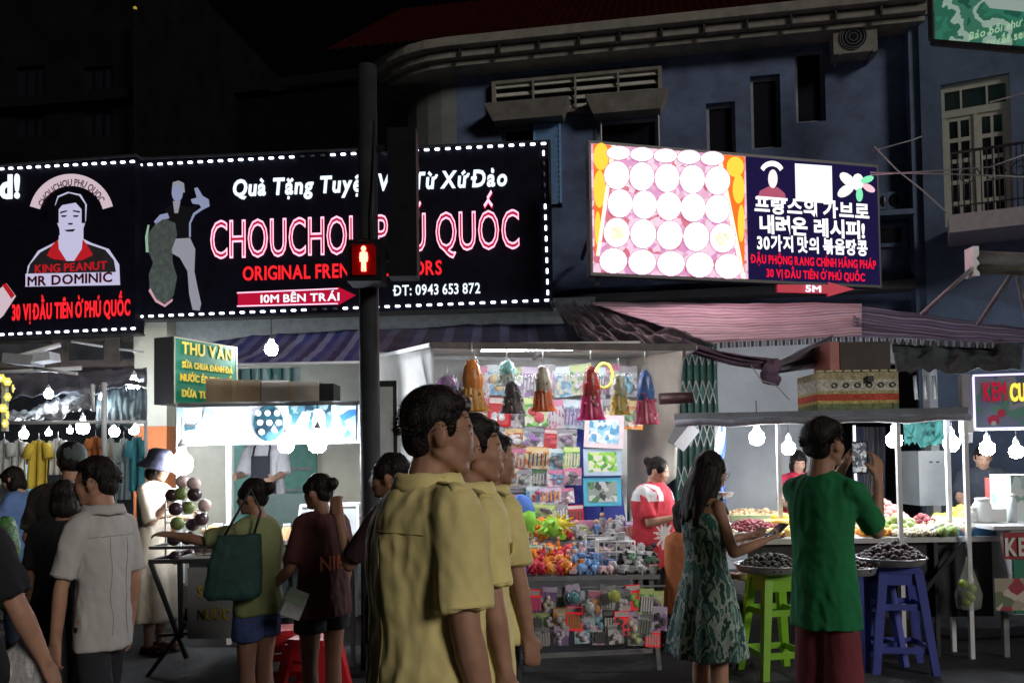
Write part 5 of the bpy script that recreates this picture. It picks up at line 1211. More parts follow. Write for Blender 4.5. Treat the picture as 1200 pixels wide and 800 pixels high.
# packs hanging along the front edge of the table
fc = ['black', 'red', 'lime', 'silver', 'purple', 'red', 'sky blue', 'lime', 'silver', 'sky blue', 'purple', 'lime', 'orange', 'red', 'white and pink', 'silver']
i = 0
for row, (py, h, n) in enumerate(((703, 30, 12), (728, 28, 12), (746, 22, 8))):
    for j in range(n):
        px = 606 + (778 - 606) * (j + .5) / n + random.uniform(-3, 3); col = fc[(i * 5 + row) % len(fc)]; i += 1
        pack(px, py + random.uniform(-4, 4), .11, h * 6.2 / 1000, 6.22 - row * .015 + random.uniform(-.02, .02), col, '%s toy pack hanging below the table edge, %s row, %s from the left' % (col, ordn[row], ordn[j]), 'toy packs hanging below the toy table', (i * 7) % 3, random.uniform(-6, 6))
mb = MB(); mb.tube([at(600, 690, 6.24), at(780, 686, 6.24)], .008, 6); centred(mb, 'hanging_rail', STEEL, 'thin rail along the table edge carrying the hanging toy packs', 'rail')
for i in range(3):
    p = at([672, 690, 720, 705][i], [700, 712, 698, 726][i], 6.12); t = thing('toy_ball_pack', ['teal', 'silver', 'yellow green', 'pale violet'][i] + ' ball in a clear pack hanging in front of the toy table', 'toy package', p)
    mb = MB(); mb.ball((0, 0, 0), .045, 14, 9); mb.build('ball_body', C('ballp%d' % i, [(.08, .3, .32), (.5, .52, .55), (.5, .55, .08), (.4, .38, .6)][i], .2), t); mb = MB(); mb.ball((0, 0, 0), (.075, .065, .08), 12, 8); mb.build('clear_pack', BLS, t)

# ------------------------------------------------------------------ fruit stall
o = at(970, 545, 6.5); fs = thing('fruit_stall', 'fruit stall with flat grey roof on white posts at the right', 'stall', (o.x, 6.5, 0))
Q = lambda px, py, d: at(px, py, d) - fs.location
rf = [Q(790, 486, 6.9), Q(1135, 492, 6.5), Q(1138, 476, 7.65), Q(800, 474, 7.75)]
mb = MB(); zz = Q(960, 489, 6.6).z; zb_ = zz + .05
top = [Vector((p.x, p.y, zz if i < 2 else zb_)) for i, p in enumerate(rf)]
mb._add([p for p in top] + [p + Vector((0, 0, .06)) for p in top], [(3, 2, 1, 0), (4, 5, 6, 7), (0, 1, 5, 4), (1, 2, 6, 5), (3, 0, 4, 7), (2, 3, 7, 6)]); mb.build('roof_panel', mat('grey_tarp_roof', (.20, .22, .25), .7, .2, 4, .2), fs)
mb = MB(); mb.tube([top[0].lerp(top[1], t_ / 10) + Vector((0, -.03, -.02 + .012 * math.sin(t_ * 2.2))) for t_ in range(11)], .028, 8); mb.build('rolled_edge', mat('grey_blue_tarp', (.24, .25, .30), .7, .2), fs)
for px, d in ((840, 7.4), (913, 6.9), (1053, 6.6), (1111, 6.8), (1132, 6.55), (965, 8.3), (1002, 8.3)):
    q = Q(px, 545, d); mb = MB(); mb.bar((q.x, q.y, 0), (q.x, q.y, zz - .004), .032 if d < 8 else .022); mb.build('post', WPOST, fs)
fz = .92
for (xa, xb_, y0, y1, nm) in ((Q(845, 0, 6.9).x, Q(1135, 0, 6.9).x, .1, 1.6, 'table_top'),):
    mb = MB(); mb.box2((xa, y0, fz - .04), (xb_, y1, fz)); mb.build(nm, C('pale_table_cloth', (.55, .56, .56), .6), fs)
    mb = MB(); mb.box2((xa + .05, y0 + .05, .3), (xb_ - .1, y0 + .08, fz - .045)); mb.build('table_front', C('dark_front', (.025, .025, .03), .7), fs)
q = Q(1105, 650, 6.6); mb = MB(); mb.bar((q.x + .13, .05, fz - .04), (q.x - .2, .1, .45), .03); mb.build('brace', DSTEEL, fs); mb = MB(); mb.bar((q.x - .05, .12, fz - .04), (q.x - .05, .12, .0), .03); mb.build('leg', DSTEEL, fs)
mb = MB(); p0 = Q(1045, 0, 6.75); p1 = Q(1140, 0, 6.75); mb.box2((p0.x, .14, fz + .002), (p1.x, .18, fz + .05)); mb.box2((p0.x, 1.2, fz + .002), (p1.x, 1.24, fz + .05)); mb.build('blue_tray_edge', C('blue_plastic', (.06, .22, .45), .4), fs)
fruit('longan', .021, mat('dark_longan', (.035, .033, .02), .65, .5, 18, spec=.2), None, .95); fruit('mangosteen', .030, mat('mangosteen_skin', (.030, .010, .016), .55, .3, 12, spec=.25), GS, .9); fruit('rambutan', .026, mat('rambutan_red', (.30, .04, .05), .6, .5, 22), None, .95, .12)
fruit('mango', .060, mat('mango_yellow', (.80, .52, .06), .4, .15, 6), None, .62); fruit('ginger', .030, mat('ginger_tan', (.45, .30, .16), .7, .4, 18), None, .6, .2); fruit('pale_root', .036, mat('pale_root_veg', (.60, .58, .42), .6, .3, 10), None, .7, .1); fruit('guava', .042, mat('guava_green', (.30, .42, .12), .5, .2, 8), GS, .95); fruit('onion', .034, mat('pink_onion', (.55, .28, .26), .5, .3, 9), None, .9); fruit('lychee', .022, mat('cream_lychee', (.66, .60, .42), .5, .3, 15), None, .95, .08)
def heap(kind, name, px, d, z, rx, ry, r, hgt, n, label, cat, group, sc=1.0, rot=None):
    """Heap on a tray: rejection-sampled from the outer ring inwards, higher towards the middle."""
    p0 = at(px, 600, d); pts = []; tries = 0
    while len(pts) < n and tries < n * 60:
        tries += 1; a = random.uniform(0, 2 * PI); q = math.sqrt(random.random()); x = math.cos(a) * q * rx; y = math.sin(a) * q * ry; zz_ = z + r + hgt * (1 - q * q) * random.uniform(.55, 1)
        if all((x - b[0]) ** 2 + (y - b[1]) ** 2 + ((zz_ - b[2]) * 1.1) ** 2 > (r * 1.35) ** 2 for b in pts): pts.append((x, y, zz_))
    for (x, y, zz_) in pts: put(kind, name, (p0.x + x, p0.y + y, zz_), label, cat, group, sc * random.uniform(.88, 1.1), rot)
    m = MB(); m.loft([((p0.x, p0.y, z + .004), rx * .9, ry * .9), ((p0.x, p0.y, z + hgt * .55), rx * .6, ry * .6), ((p0.x, p0.y, z + hgt * .85), rx * .2, ry * .2)], 16)
    tag(centred(m, 'heap_core', fr[kind].materials[0], 'inner mass of the heap: ' + label[:50], 'fruit heap'), kind='stuff')
def crate_tray(px, d, w, dep, m_, label):
    p = at(px, 600, d); t = thing('tray', label, 'tray', (p.x, d - dep / 2, fz + .003)); mb = MB(); mb.box2((-w / 2, 0, 0), (w / 2, dep, .012)); mb.build('tray_base', m_, t)
    for a_, b_ in (((-w / 2, 0, .012), (w / 2, .012, .06)), ((-w / 2, dep - .012, .012), (w / 2, dep, .06)), ((-w / 2, .012, .012), (-w / 2 + .012, dep - .012, .06)), ((w / 2 - .012, .012, .012), (w / 2, dep - .012, .06))): mb = MB(); mb.box2(a_, b_); mb.build('tray_side', m_, t)
tray(902, 665, 6.15, .735, .245, 'round aluminium tray of dark longans on the green stool'); heap('longan', 'longan', 902, 6.15, .745, .22, .22, .021, .09, 150, 'dark longan heaped in the round tray on the green stool', 'fruit', 'longans in the tray on the green stool')
tray(1043, 660, 6.3, .755, .25, 'round aluminium tray of mangosteens on the front blue stool'); heap('mangosteen', 'mangosteen', 1043, 6.3, .765, .22, .22, .03, .11, 75, 'dark purple mangosteen heaped in the round tray on the blue stool', 'fruit', 'mangosteens in the tray on the blue stool')
tray(1000, 672, 6.2, .70, .16, 'small round tray of mangosteens just behind the boy in green'); heap('mangosteen', 'mangosteen', 1000, 6.2, .71, .13, .13, .03, .05, 22, 'dark purple mangosteen in the small tray behind the boy in green', 'fruit', 'mangosteens in the small tray')
tray(882, 640, 6.75, fz + .002, .27, 'round tray of red rambutans beside the dress woman', ry=.2); heap('rambutan', 'rambutan', 882, 6.75, fz + .01, .25, .18, .026, .10, 95, 'red rambutan heaped on the tray in front of the dress woman', 'fruit', 'rambutans on the fruit stall')
for i, (px, d, z) in enumerate(((905, 6.62, 0), (917, 6.68, 0), (912, 6.8, .06), (922, 6.85, .0), (925, 6.95, .05), (915, 7.0, .09), (900, 6.9, .05))):
    p = at(px, 600, d); o_ = put('mango', 'mango', (p.x, p.y, fz + .05 + z), 'yellow mango in the pile left of the boy in green', 'fruit', 'mangoes left of the boy in green', 1.1, (0, 0, R(random.uniform(-20, 20)))); o_.scale = (1.45, .95, 1.0)
tray(880, 600, 7.9, fz + .06, .32, 'oval tray of ginger at the back of the fruit stall', C('olive_tray', (.25, .28, .14), .5), ry=.2); heap('ginger', 'ginger_root', 880, 7.9, fz + .07, .27, .16, .03, .05, 60, 'tan ginger root in the oval tray at the back', 'vegetable', 'ginger roots in the back tray')
crate_tray(872, 7.35, .62, .35, C('white_tray', (.7, .72, .72), .4), 'shallow white tray between the ginger and the rambutans')
heap('lychee', 'lychee', 880, 7.35, fz + .02, .26, .14, .022, .02, 60, 'cream coloured lychee in the white tray', 'fruit', 'lychees in the white tray')
crate_tray(1100, 7.0, .55, .7, C('blue_tray', (.08, .25, .5), .4), 'blue rimmed tray of pale cut fruit at the right of the fruit stall')
heap('pale_root', 'cut_fruit', 1100, 6.95, fz + .02, .27, .30, .034, .06, 95, 'pale cream cut fruit in the blue rimmed tray at the right', 'fruit', 'pale cut fruit in the blue rimmed tray')
crate_tray(1030, 7.4, .50, .6, C('white_tray', (0, 0, 0)), 'white tray of pink onions behind the raised phone')
heap('onion', 'onion', 1030, 7.35, fz + .02, .25, .28, .034, .20, 90, 'pinkish onion heaped behind the mangosteens', 'vegetable', 'pink onions behind the mangosteens')
heap('pale_root', 'pale_root', 985, 7.2, fz + .002, .20, .3, .034, .19, 62, 'pale root vegetable behind the boy in green', 'vegetable', 'pale roots behind the boy in green')
for i, (px, d) in enumerate(((1112, 6.5), (1124, 6.52), (1118, 6.6), (1137, 6.55), (1129, 6.62), (1141, 6.6))):
    p = at(px, 600, d); put('guava' if i < 3 else 'onion', 'guava' if i < 3 else 'onion', (p.x, p.y + .1, fz + .04), ('green guava' if i < 3 else 'pink onion') + ' at the right front corner of the fruit stall', 'fruit' if i < 3 else 'vegetable', ('guavas' if i < 3 else 'onions') + ' at the right front corner')
heap('lychee', 'lychee', 1075, 6.7, fz + .002, .22, .10, .022, .04, 70, 'cream coloured lychee along the front right edge', 'fruit', 'lychees along the front right edge')
heap('guava', 'lime', 1052, 6.85, fz + .002, .13, .12, .042, .10, 20, 'green guava in the small heap under the raised phone', 'fruit', 'guavas under the raised phone')
heap('rambutan', 'rambutan', 1082, 7.0 - .1, fz + .03, .12, .12, .026, .09, 34, 'red rambutan on the cut fruit tray at the right', 'fruit', 'rambutans on the right tray')
fruit('tangerine', .032, mat('tangerine_skin', (.80, .33, .03), .4, .15, 10), GS, .88)
heap('tangerine', 'tangerine', 948, 7.0, fz + .002, .13, .2, .032, .12, 34, 'orange tangerine heaped behind the boy in green', 'fruit', 'tangerines behind the boy in green')
heap('tangerine', 'tangerine', 1022, 6.72, fz + .002, .12, .08, .032, .06, 16, 'orange tangerine at the table edge under the phone', 'fruit', 'tangerines at the table edge')
heap('mango', 'mango', 1120, 7.5, fz + .002, .16, .14, .06, .10, 12, 'yellow mango heaped at the right back corner of the fruit stall', 'fruit', 'mangoes at the right back corner')
heap('lychee', 'lychee', 855, 6.62, fz + .002, .10, .06, .022, .05, 30, 'cream coloured lychee at the left front corner of the fruit stall', 'fruit', 'lychees at the left front corner')
# kitchen scale
sp = at(839, 610, 7.0); sc_t = thing('kitchen_scale', 'white dial scale with a pan between the dress woman and the rambutans', 'scale', (sp.x, sp.y, fz + .002))
mb = MB(); mb.loft([((0, 0, 0), .09, .07), ((0, 0, .03), .085, .065), ((0, 0, .16), .10, .07), ((0, 0, .27), .06, .05), ((0, 0, .30), .03, .03)], 20); mb.build('scale_body', C('scale_green', (.35, .5, .45), .4), sc_t)
mb = MB(); mb.tube([(0, -.07, .15), (0, -.085, .15)], .095, 28); mb.build('dial', C('dial_white', (.75, .78, .76), .3), sc_t); mb = MB(); mb.tube([(0, -.087, .15), (0, -.089, .15)], .035, 20); mb.build('dial_centre', C('dial_green', (.1, .35, .25), .3), sc_t); mb = MB(); mb.bar((0, -.091, .15), (.03, -.091, .22), .005); mb.build('needle', BLKP, sc_t)
mb = MB(); mb.loft([((0, 0, .30), .08, .08), ((0, 0, .315), .13, .12), ((0, 0, .35), .15, .14)], 24, cap=False); mb.loft([((0, 0, .299), .08, .08), ((0, 0, .304), .09, .09)], 24); mb.build('pan', STEELT, sc_t)
for px, y0, y1, m_, lb in ((846, 492, 600, C('blue_plastic_strip', (.12, .2, .6), .3), 'blue and white plastic strip hanging beside the pale wall'), (842, 484, 570, WPL, 'white plastic strip hanging from the fruit stall roof')):
    a_ = at(px, y0, 7.3); b_ = at(px, y1, 7.3); mb = MB(); mb.grid(lambda u, v: a_.lerp(b_, v) + Vector(((u - .5) * .045 + .012 * math.sin(v * 9), .01 * math.sin(u * 7 + v * 12), 0)), 6, 20); centred(mb, 'plastic_strip', m_, lb, 'plastic strip')
# woven chest and bin above the fruit stall roof
wc = at(1006, 481, 7.3); wt = thing('woven_chest', 'woven plastic chest with red, cream and green bands on the fruit stall roof', 'chest', wc)
bands = [(0, .06, (.20, .26, .12)), (.06, .09, (.62, .48, .16)), (.09, .145, (.62, .09, .05)), (.145, .17, (.55, .50, .25)), (.17, .27, (.66, .64, .54)), (.27, .33, (.50, .44, .26))]
for i, (z0, z1, c) in enumerate(bands):
    mb = MB(); mb.box2((-.35, 0, z0 + .0005), (.35, .5, z1 - .0005)); mb.build('woven_band', mat('woven_%d' % i, c, .75, .35, 30, .5, bscale=60), wt)
for i in range(6):
    mb = MB(); mb.tube([(-.20 + i * .1 + math.cos(a * PI / 6) * .022, -.004, .22 + math.sin(a * PI / 6) * .018) for a in range(13)], .006, 5, cap=False); mb.build('ring_pattern', C('black_pattern', (.03, .04, .03)), wt)
for i in range(9): mb = MB(); mb.box2((-.35 + .002 + i * .078, -.006, .335), (-.35 + .06 + i * .078, .03, .35)); mb.build('scallop', C('scallop_cream', (.6, .55, .35)), wt)
mb = MB(); mb.box((.10, -.02, .27), (.05, .03, .05)); mb.build('latch', BLKP, wt)
boxthing(985, 400, 1044, 436, 7.5, .4, mat('dark_bin', (.07, .055, .05), .7, .2, 5), 'crate', 'dark brown crate stacked above the woven chest', 'crate', False)
boxthing(973, 400, 984, 436, 7.45, .4, C('red_white_crate', (.5, .18, .15)), 'crate', 'narrow red and white crate left of the dark one', 'crate', False)
# purple cloth tied up in a swag
PUR = mat('dusty_purple_cloth', (.16, .10, .16), .85, .3, 6, .3); GRC = mat('grey_purple_cloth', (.22, .21, .26), .85, .3, 6, .3)
def swag(A_, B_, w0, w1, m_, name, label, sag=.1):
    A_ = Vector(A_); B_ = Vector(B_); mb = MB()
    mb.grid(lambda u, v: A_.lerp(B_, u) + Vector((0, .05 * math.sin(v * 15 + u * 3) + .02 * noise.noise(Vector((u * 6, v * 9, 0))), (v - .5) * (w0 + (w1 - w0) * u) - sag * math.sin(PI * u) + .02 * math.sin(v * 17))), 30, 16)
    o_ = centred(mb, name, m_, label, 'cloth'); s_ = o_.modifiers.new('t', 'SOLIDIFY'); s_.thickness = .01
swag(at(800, 403, 7.9), at(905, 428, 7.8), .10, .10, PUR, 'tied_cloth', 'dusty purple cloth pulled across to the knot, left half', .03); swag(at(905, 432, 7.8), at(975, 410, 7.8), .08, .30, GRC, 'tied_cloth', 'grey purple cloth pulled up from the knot, right half', .0)
kb = at(905, 434, 7.7); mb = MB()
for j in range(7): mb.ball(kb + Vector((random.uniform(-.09, .09), random.uniform(-.04, .04), random.uniform(-.07, .05))), (.075, .06, .07), 10, 7)
me = bake(mb, [PUR], .012, 3, (.02, 14, 'x')); o_ = bpy.data.objects.new('cloth_knot', me); COL.objects.link(o_); tag(o_, 'dusty purple knot of cloth hanging before the pale wall', 'cloth')
mb = MB(); mb.tube([at(880, 428, 7.7), at(893, 446, 7.6), at(908, 450, 7.6), at(925, 468, 7.5)], .005, 5); centred(mb, 'rope', C('grey_cord', (.4, .4, .4)), 'thin cord trailing from the cloth knot to the stall roof', 'cord')
# tarps over the right
sheet('tarpaulin', [at(1050, 436, 7.9), at(1196, 432, 7.6), at(1200, 404, 9.0), at(1045, 402, 9.0)], mat('dark_slate_tarp', (.06, .075, .085), .7, .3, 4, .3), 'dark slate tarpaulin bunched under the purple lit awning at the right', 'tarpaulin', ff=5, fold=.05, nu=50, nv=20)
sheet('tarpaulin', [at(1060, 520, 8.2), at(1105, 520, 8.2), at(1108, 492, 8.3), at(1058, 492, 8.3)], mat('teal_tarp', (.03, .16, .15), .7, .3, 4), 'teal cloth sagging between the white posts', 'tarpaulin', ff=5, fold=.05)
boxthing(1078, 528, 1110, 592, 9.0, .4, mat('grey_locker', (.38, .41, .42), .5, .1, 4), 'cabinet', 'pale grey cabinet with two small slots behind the fruit stall', 'cabinet', False)
for x in (1091, 1099):
    q = at(x, 541, 8.99); mb = MB(); mb.box(q, (.03, .01, .015)); centred(mb, 'slot', BLKP, 'small dark slot plate on the pale grey cabinet, ' + ('left' if x == 1091 else 'right') + ' one', 'slot')
for i, px in enumerate((1006, 1018, 1032)):
    a_ = at(px, 500, 9.4); mb = MB(); b_ = at(px, 600, 9.4); mb.grid(lambda u, v: a_.lerp(b_, v) + Vector(((u - .5) * .13, .03 * math.sin(u * 12 + i), 0)), 12, 6); centred(mb, 'hanging_garment', C('dark_hanging_%d' % i, [(.03, .035, .06), (.05, .05, .055), (.02, .02, .03)][i], .9), ['navy', 'charcoal', 'black'][i] + ' cloth hanging in the dark doorway behind the raised phone', 'cloth')
for i, px in enumerate((1072, 1083, 1094)): mb = MB(); mb.tube([at(px, 440, 8.9), at(px + 2, 468, 8.9)], .02, 6); centred(mb, 'rack_post', C('grey_post', (.3, .31, .31)), ordn[i] + ' short grey post above the fruit stall roof right of the chest', 'post')
# ice cream sign and kiosk
KS = Sign(1140, 6.9, 1290, 6.7, 504, 'ice_cream_sign', 'lit sign with KEM in red and yellow letters at the right edge', 'sign')
uE = KS.uv(1290, 470)[0]; zt = KS.uv(1150, 438)[1]
mb = MB(); mb.box2((0, 0, 0), (uE, .12, zt)); mb.build('box', C('sign_box_grey', (.12, .13, .15)), KS.t)
mb = MB(); mb.box2((.03, -.006, .03), (uE - .03, -.001, zt - .03)); mb.build('face', mat_print('sign_picture', [(.10, .11, .16), (.06, .14, .11), (.14, .14, .18), (.05, .07, .12)], 3.5, emit=.35, kind='noise'), KS.t)
LVV = emis('violet_tube', (.72, .66, 1.0), 1.6)
for q in ((.01, .005, uE, .02), (.01, zt - .02, uE, zt - .005), (.005, .02, .02, zt - .02)): mb = MB(); mb.box2((q[0], -.02, q[1]), (q[2], -.007, q[3])); mb.build('light_tube', LVV, KS.t)
KS.txt('KEM', 1152, 1179, 469, 448, emis('kem_red', (.75, .02, .07), .5), off=.03, each=1, name='letter')
KS.txt('CUỘN', 1183, 1222, 469, 449, emis('kem_yellow', (1, .62, .05), 1.2), off=.03, each=1, name='letter'); KS.txt('CUỘN', 1183, 1222, 469, 449, emis('kem_yellow_edge', (1, .8, .1), 1.4), outline=.03, each=1, name='letter_outline', y=-.03)
spoly(KS, 'curl_picture', ell(1164, 492, 7, 6, 12) , emis('curl_red', (.5, .05, .1), .4)); spoly(KS, 'curl_picture', ell(1173, 484, 5, 5, 12), emis('curl_red', (0, 0, 0), 0)); spoly(KS, 'curl_picture', ell(1164, 496, 3, 3, 10), emis('curl_grey', (.5, .5, .5), .4), y=-.012)
mb = MB(); mb.box2((-.07, .0, -.1), (-.002, .1, zt)); mb.build('side_post', C('sign_side', (.4, .4, .42)), KS.t)
boxthing(1130, 490, 1141, 507, 6.6, .08, WPL, 'junction_box', 'white junction box on the post left of the ice cream sign', 'junction box', False)
ko = at(1150, 545, 6.6); kt = thing('ice_cream_counter', 'ice cream counter with green lettered front and steel top at the right edge', 'counter', (ko.x, 6.6, 0))
Q = lambda px, py, d: at(px, py, d) - kt.location
xa = Q(1163, 0, 6.45).x; ztop = Q(1180, 616, 6.45).z; zbot = Q(1180, 720, 6.45).z
mb = MB(); mb.box2((xa, -.15, zbot), (xa + 1.6, .6, ztop - .03)); mb.build('counter_body', C('white_counter', (.45, .47, .47)), kt)
mb = MB(); mb.box2((Q(1138, 0, 6.5).x, -.17, ztop - .028), (xa + 1.6, .8, ztop)); mb.build('counter_top', C('steel_counter', (0, 0, 0)), kt)
mb = MB(); mb.box2((xa + .01, -.16, zbot + .01), (xa + 1.6, -.152, ztop - .045)); mb.build('front_sheet', mat('green_front_sheet', (.01, .20, .12), .5, .12, 4), kt)
pA = Q(1176, 655, 6.44); mb = MB(); mb.box2((pA.x, -.168, pA.z), (pA.x + .6, -.162, pA.z + .20)); mb.build('red_picture', mat('dark_red_print', (.35, .02, .03), .5, .2), kt)
text('KEM', pA.x + .01, pA.x + .26, pA.z + .03, .13, kt, C('white_letters', (.7, .7, .66)), y=-.17, off=.03); mb = MB(); pB = Q(1166, 715, 6.44); mb.box2((pB.x, -.168, pB.z), (pB.x + .22, -.162, pB.z + .24)); mb.build('food_picture', mat_print('food_photo', [(.4, .35, .28), (.35, .05, .08), (.15, .2, .12), (.6, .55, .45)], 10), kt)
for x in (xa + .02, xa + 1.5): mb = MB(); mb.bar((x, 0, zbot), (x, 0, 0), .04); mb.build('leg', STEEL, kt)
for i, (px, w, h, m_, lb) in enumerate(((1151, .07, .17, WPL, 'big white lidded jar'), (1140, .04, .10, WPL, 'small white jar'), (1186, .035, .20, C('clear_bottle', (.6, .65, .68), .15), 'clear bottle'))):
    p = at(px, 600, 6.8); p.z = ztop + .001; jar(p, w, h, m_, lb + ' on the ice cream counter')
boxthing(1162, 596, 1180, 611, 6.75, .2, WPL, 'container', 'flat white container on the ice cream counter', 'container', False); boxthing(1186, 556, 1240, 610, 6.9, .3, mat_print('glass_case_print', [(.4, .5, .46), (.55, .62, .6), (.2, .3, .25), (.6, .62, .6)], 12), 'display_case', 'pale glass case at the right edge of the ice cream counter', 'display case', False)
boxthing(1170, 560, 1186, 596, 7.4, .2, C('red_green_box', (.35, .08, .08)), 'container', 'dark red tub rack behind the ice cream counter jars', 'container', False)

# ------------------------------------------------------------------ stools
def stool_mesh(m_, name, h=.70, w=.36):
    t = thing(name, '', 'stool', (0, 0, 0)); tw = w * .34
    mb = MB(); mb.box2((-tw, -tw, h - .03), (tw, tw, h)); mb.box2((-tw - .012, -tw - .012, h - .045), (tw + .012, tw + .012, h - .031)); mb.build('seat', m_, t)
    for sx in (-1, 1):
        for sy in (-1, 1):
            mb = MB(); a_ = Vector((sx * (tw - .015), sy * (tw - .015), h - .046)); b_ = Vector((sx * w / 2, sy * w / 2, 0)); u_ = Vector((1, 0, 0)); 
            vs = []
            for P_, ww in ((a_, .062), (b_, .048)):
                vs += [P_ + Vector((-sx * ww * 1.6 * 0 - .0, 0, 0)) + Vector((dx * ww * .5, dy * ww * .5, 0)) for dx, dy in ((-1, -1), (1, -1), (1, 1), (-1, 1))]
            mb._add(vs, [(3, 2, 1, 0), (4, 5, 6, 7), (0, 1, 5, 4), (1, 2, 6, 5), (2, 3, 7, 6), (3, 0, 4, 7)], 0, False); mb.build('leg', m_, t)
    for sx, sy in ((0, -1), (0, 1), (-1, 0), (1, 0)):
        mb = MB(); q_ = tw - .004; mb.box2((-q_ if sx == 0 else sx * q_ - .006, -q_ if sy == 0 else sy * q_ - .006, h - .13), (q_ if sx == 0 else sx * q_ + .006, q_ if sy == 0 else sy * q_ + .006, h - .046)); mb.build('apron', m_, t)
    for fz_ in (.62, .22):
        k = tw + (w / 2 - tw) * (1 - fz_) - .01; z = h * fz_
        for (p, q) in (((-k, -k), (k, -k)), ((k, -k), (k, k)), ((k, k), (-k, k)), ((-k, k), (-k, -k))): mb = MB(); mb.box2((min(p[0], q[0]) - .008, min(p[1], q[1]) - .008, z - .022), (max(p[0], q[0]) + .008, max(p[1], q[1]) + .008, z + .022)); mb.build('stretcher', m_, t)
    return t
GP = mat('lime_plastic', (.22, .50, .02), .4, .08); BP = mat('periwinkle_plastic', (.08, .10, .42), .4, .08); RP = mat('red_plastic', (.55, .02, .03), .4, .08)
def stool(m_, px, d, rz, label, h=.7, w=.40, z=0):
    t = stool_mesh(m_, 'plastic_stool', h, w); p = at(px, 545, d); t.location = (p.x, p.y, z); t.rotation_euler = (0, 0, R(rz)); t['label'] = label; t['group'] = 'plastic stools'; return t
stool(GP, 903, 6.2, 12, 'lime green plastic stool carrying the longan tray', .73, .37); stool(BP, 1046, 6.3, -10, 'blue plastic stool carrying the mangosteen tray', .75, .40); stool(BP, 1010, 6.45, 20, 'blue plastic stool half hidden behind the boy in green', .70, .36)
stool(RP, 332, 5.8, 15, 'red plastic stool left of the dark red tee woman', .45, .36); stool(RP, 366, 5.5, -12, 'red plastic stool behind the legs of the dark red tee woman', .45, .36)
stool(GP, 46, 8.3, 8, 'lime green plastic stool stacked high in the clothes market', .80, .34)
boxthing(1082, 678, 1100, 722, 7.0, .3, C('navy_crate', (.04, .05, .16)), 'crate', 'navy plastic crate under the fruit stall', 'crate', False)
boxthing(612, 770, 640, 800, 7.2, .3, C('dark_crate', (.03, .03, .035)), 'crate', 'dark crate on the ground under the toy table', 'crate', False)
# hanging plastic bag of green fruit
gb = at(1134, 652, 6.45); t = thing('plastic_bag', 'clear bag of green fruit hanging from the right corner of the fruit stall', 'bag', gb)
mb = MB(); mb.loft([((0, 0, -.40), .03, .03), ((0, 0, -.38), .085, .06), ((0, 0, -.28), .10, .07), ((0, 0, -.17), .06, .045), ((0, 0, -.05), .02, .015), ((0, 0, 0), .012, .01)], 20, cap=False, fold=lambda a, i: .08 * math.sin(a * 7 + i)); mb.build('bag_body', mat('clear_bag', (.55, .6, .5), .15, 0, alpha=.3), t)
for j in range(5): mb = MB(); mb.ball((random.uniform(-.045, .045), random.uniform(-.02, .02), -.34 + .035 * j), .036, 10, 7); mb.build('green_fruit', C('lime_fruit', (.3, .42, .05), .4), t)

# ------------------------------------------------------------------ clothes market at the far left
GY = mat('silver_tarp', (.30, .33, .35), .45, .25, 3, .3)
sheet('tarpaulin', [at(-5, 494, 9.9), at(108, 481, 9.9), at(112, 452, 10.8), at(10, 486, 10.8)], GY, 'pale silver tarpaulin sweeping up to the pole in the clothes market', 'tarpaulin', fold=.05)
sheet('tarpaulin', [at(-20, 470, 10.6), at(172, 452, 10.6), at(172, 432, 11.8), at(-20, 436, 11.8)], mat('dark_blue_grey_tarp', (.12, .14, .17), .6, .3, 3, .3), 'dark blue grey tarpaulin stretched under the beams of the clothes market', 'tarpaulin', fold=.05)
sheet('tarpaulin', [at(112, 500, 10.2), at(172, 496, 10.2), at(172, 456, 10.9), at(115, 452, 10.9)], mat('teal_grey_tarp', (.16, .22, .24), .55, .3, 3, .3), 'teal grey tarpaulin beside the cream pillar', 'tarpaulin', fold=.05)
for i, (a_, b_, r_, lb) in enumerate(((at(122, 448, 9.7), at(122, 560, 9.7), .03, 'white upright pole dividing the clothes stalls'), (at(108, 450, 9.75), at(110, 482, 9.75), .02, 'short bright hook pole at the tarpaulin peak'), (at(8, 495, 9.8), at(172, 494, 9.8), .02, 'pale horizontal pipe over the hanging clothes'), (at(0, 436, 9.9), at(96, 431, 10.2), .025, 'bright pipe under the portrait sign'), (at(40, 431, 10.0), at(90, 438, 9.6), .018, 'short slanting pipe crossing the bright one'), (at(20, 418, 10.2), at(70, 404, 10.6), .03, 'slanting white strut below the light dots'), (at(84, 400, 10.5), at(120, 406, 10.5), .014, 'thin white rod under the light dots'), (at(140, 409, 10.5), at(168, 412, 10.5), .014, 'thin white rod near the cream pillar'), (at(171, 494, 9.8), at(171, 560, 9.8), .02, 'grey post beside the cream pillar'))):
    mb = MB(); mb.tube([a_, b_], r_, 8); centred(mb, 'pipe', WPOST, lb, 'pipe')
mb = MB(); mb.box(at(28, 422, 10.3), (.35, .3, .12), (0, R(6), 0)); mb.box(at(50, 420, 10.3), (.3, .25, .1), (0, R(-8), 0), 1); centred(mb, 'storage_bundle', [C('bundle_grey', (.3, .31, .33)), C('bundle_pale', (.5, .52, .55))], 'pale bundle stored on the beams under the portrait sign', 'bundle')
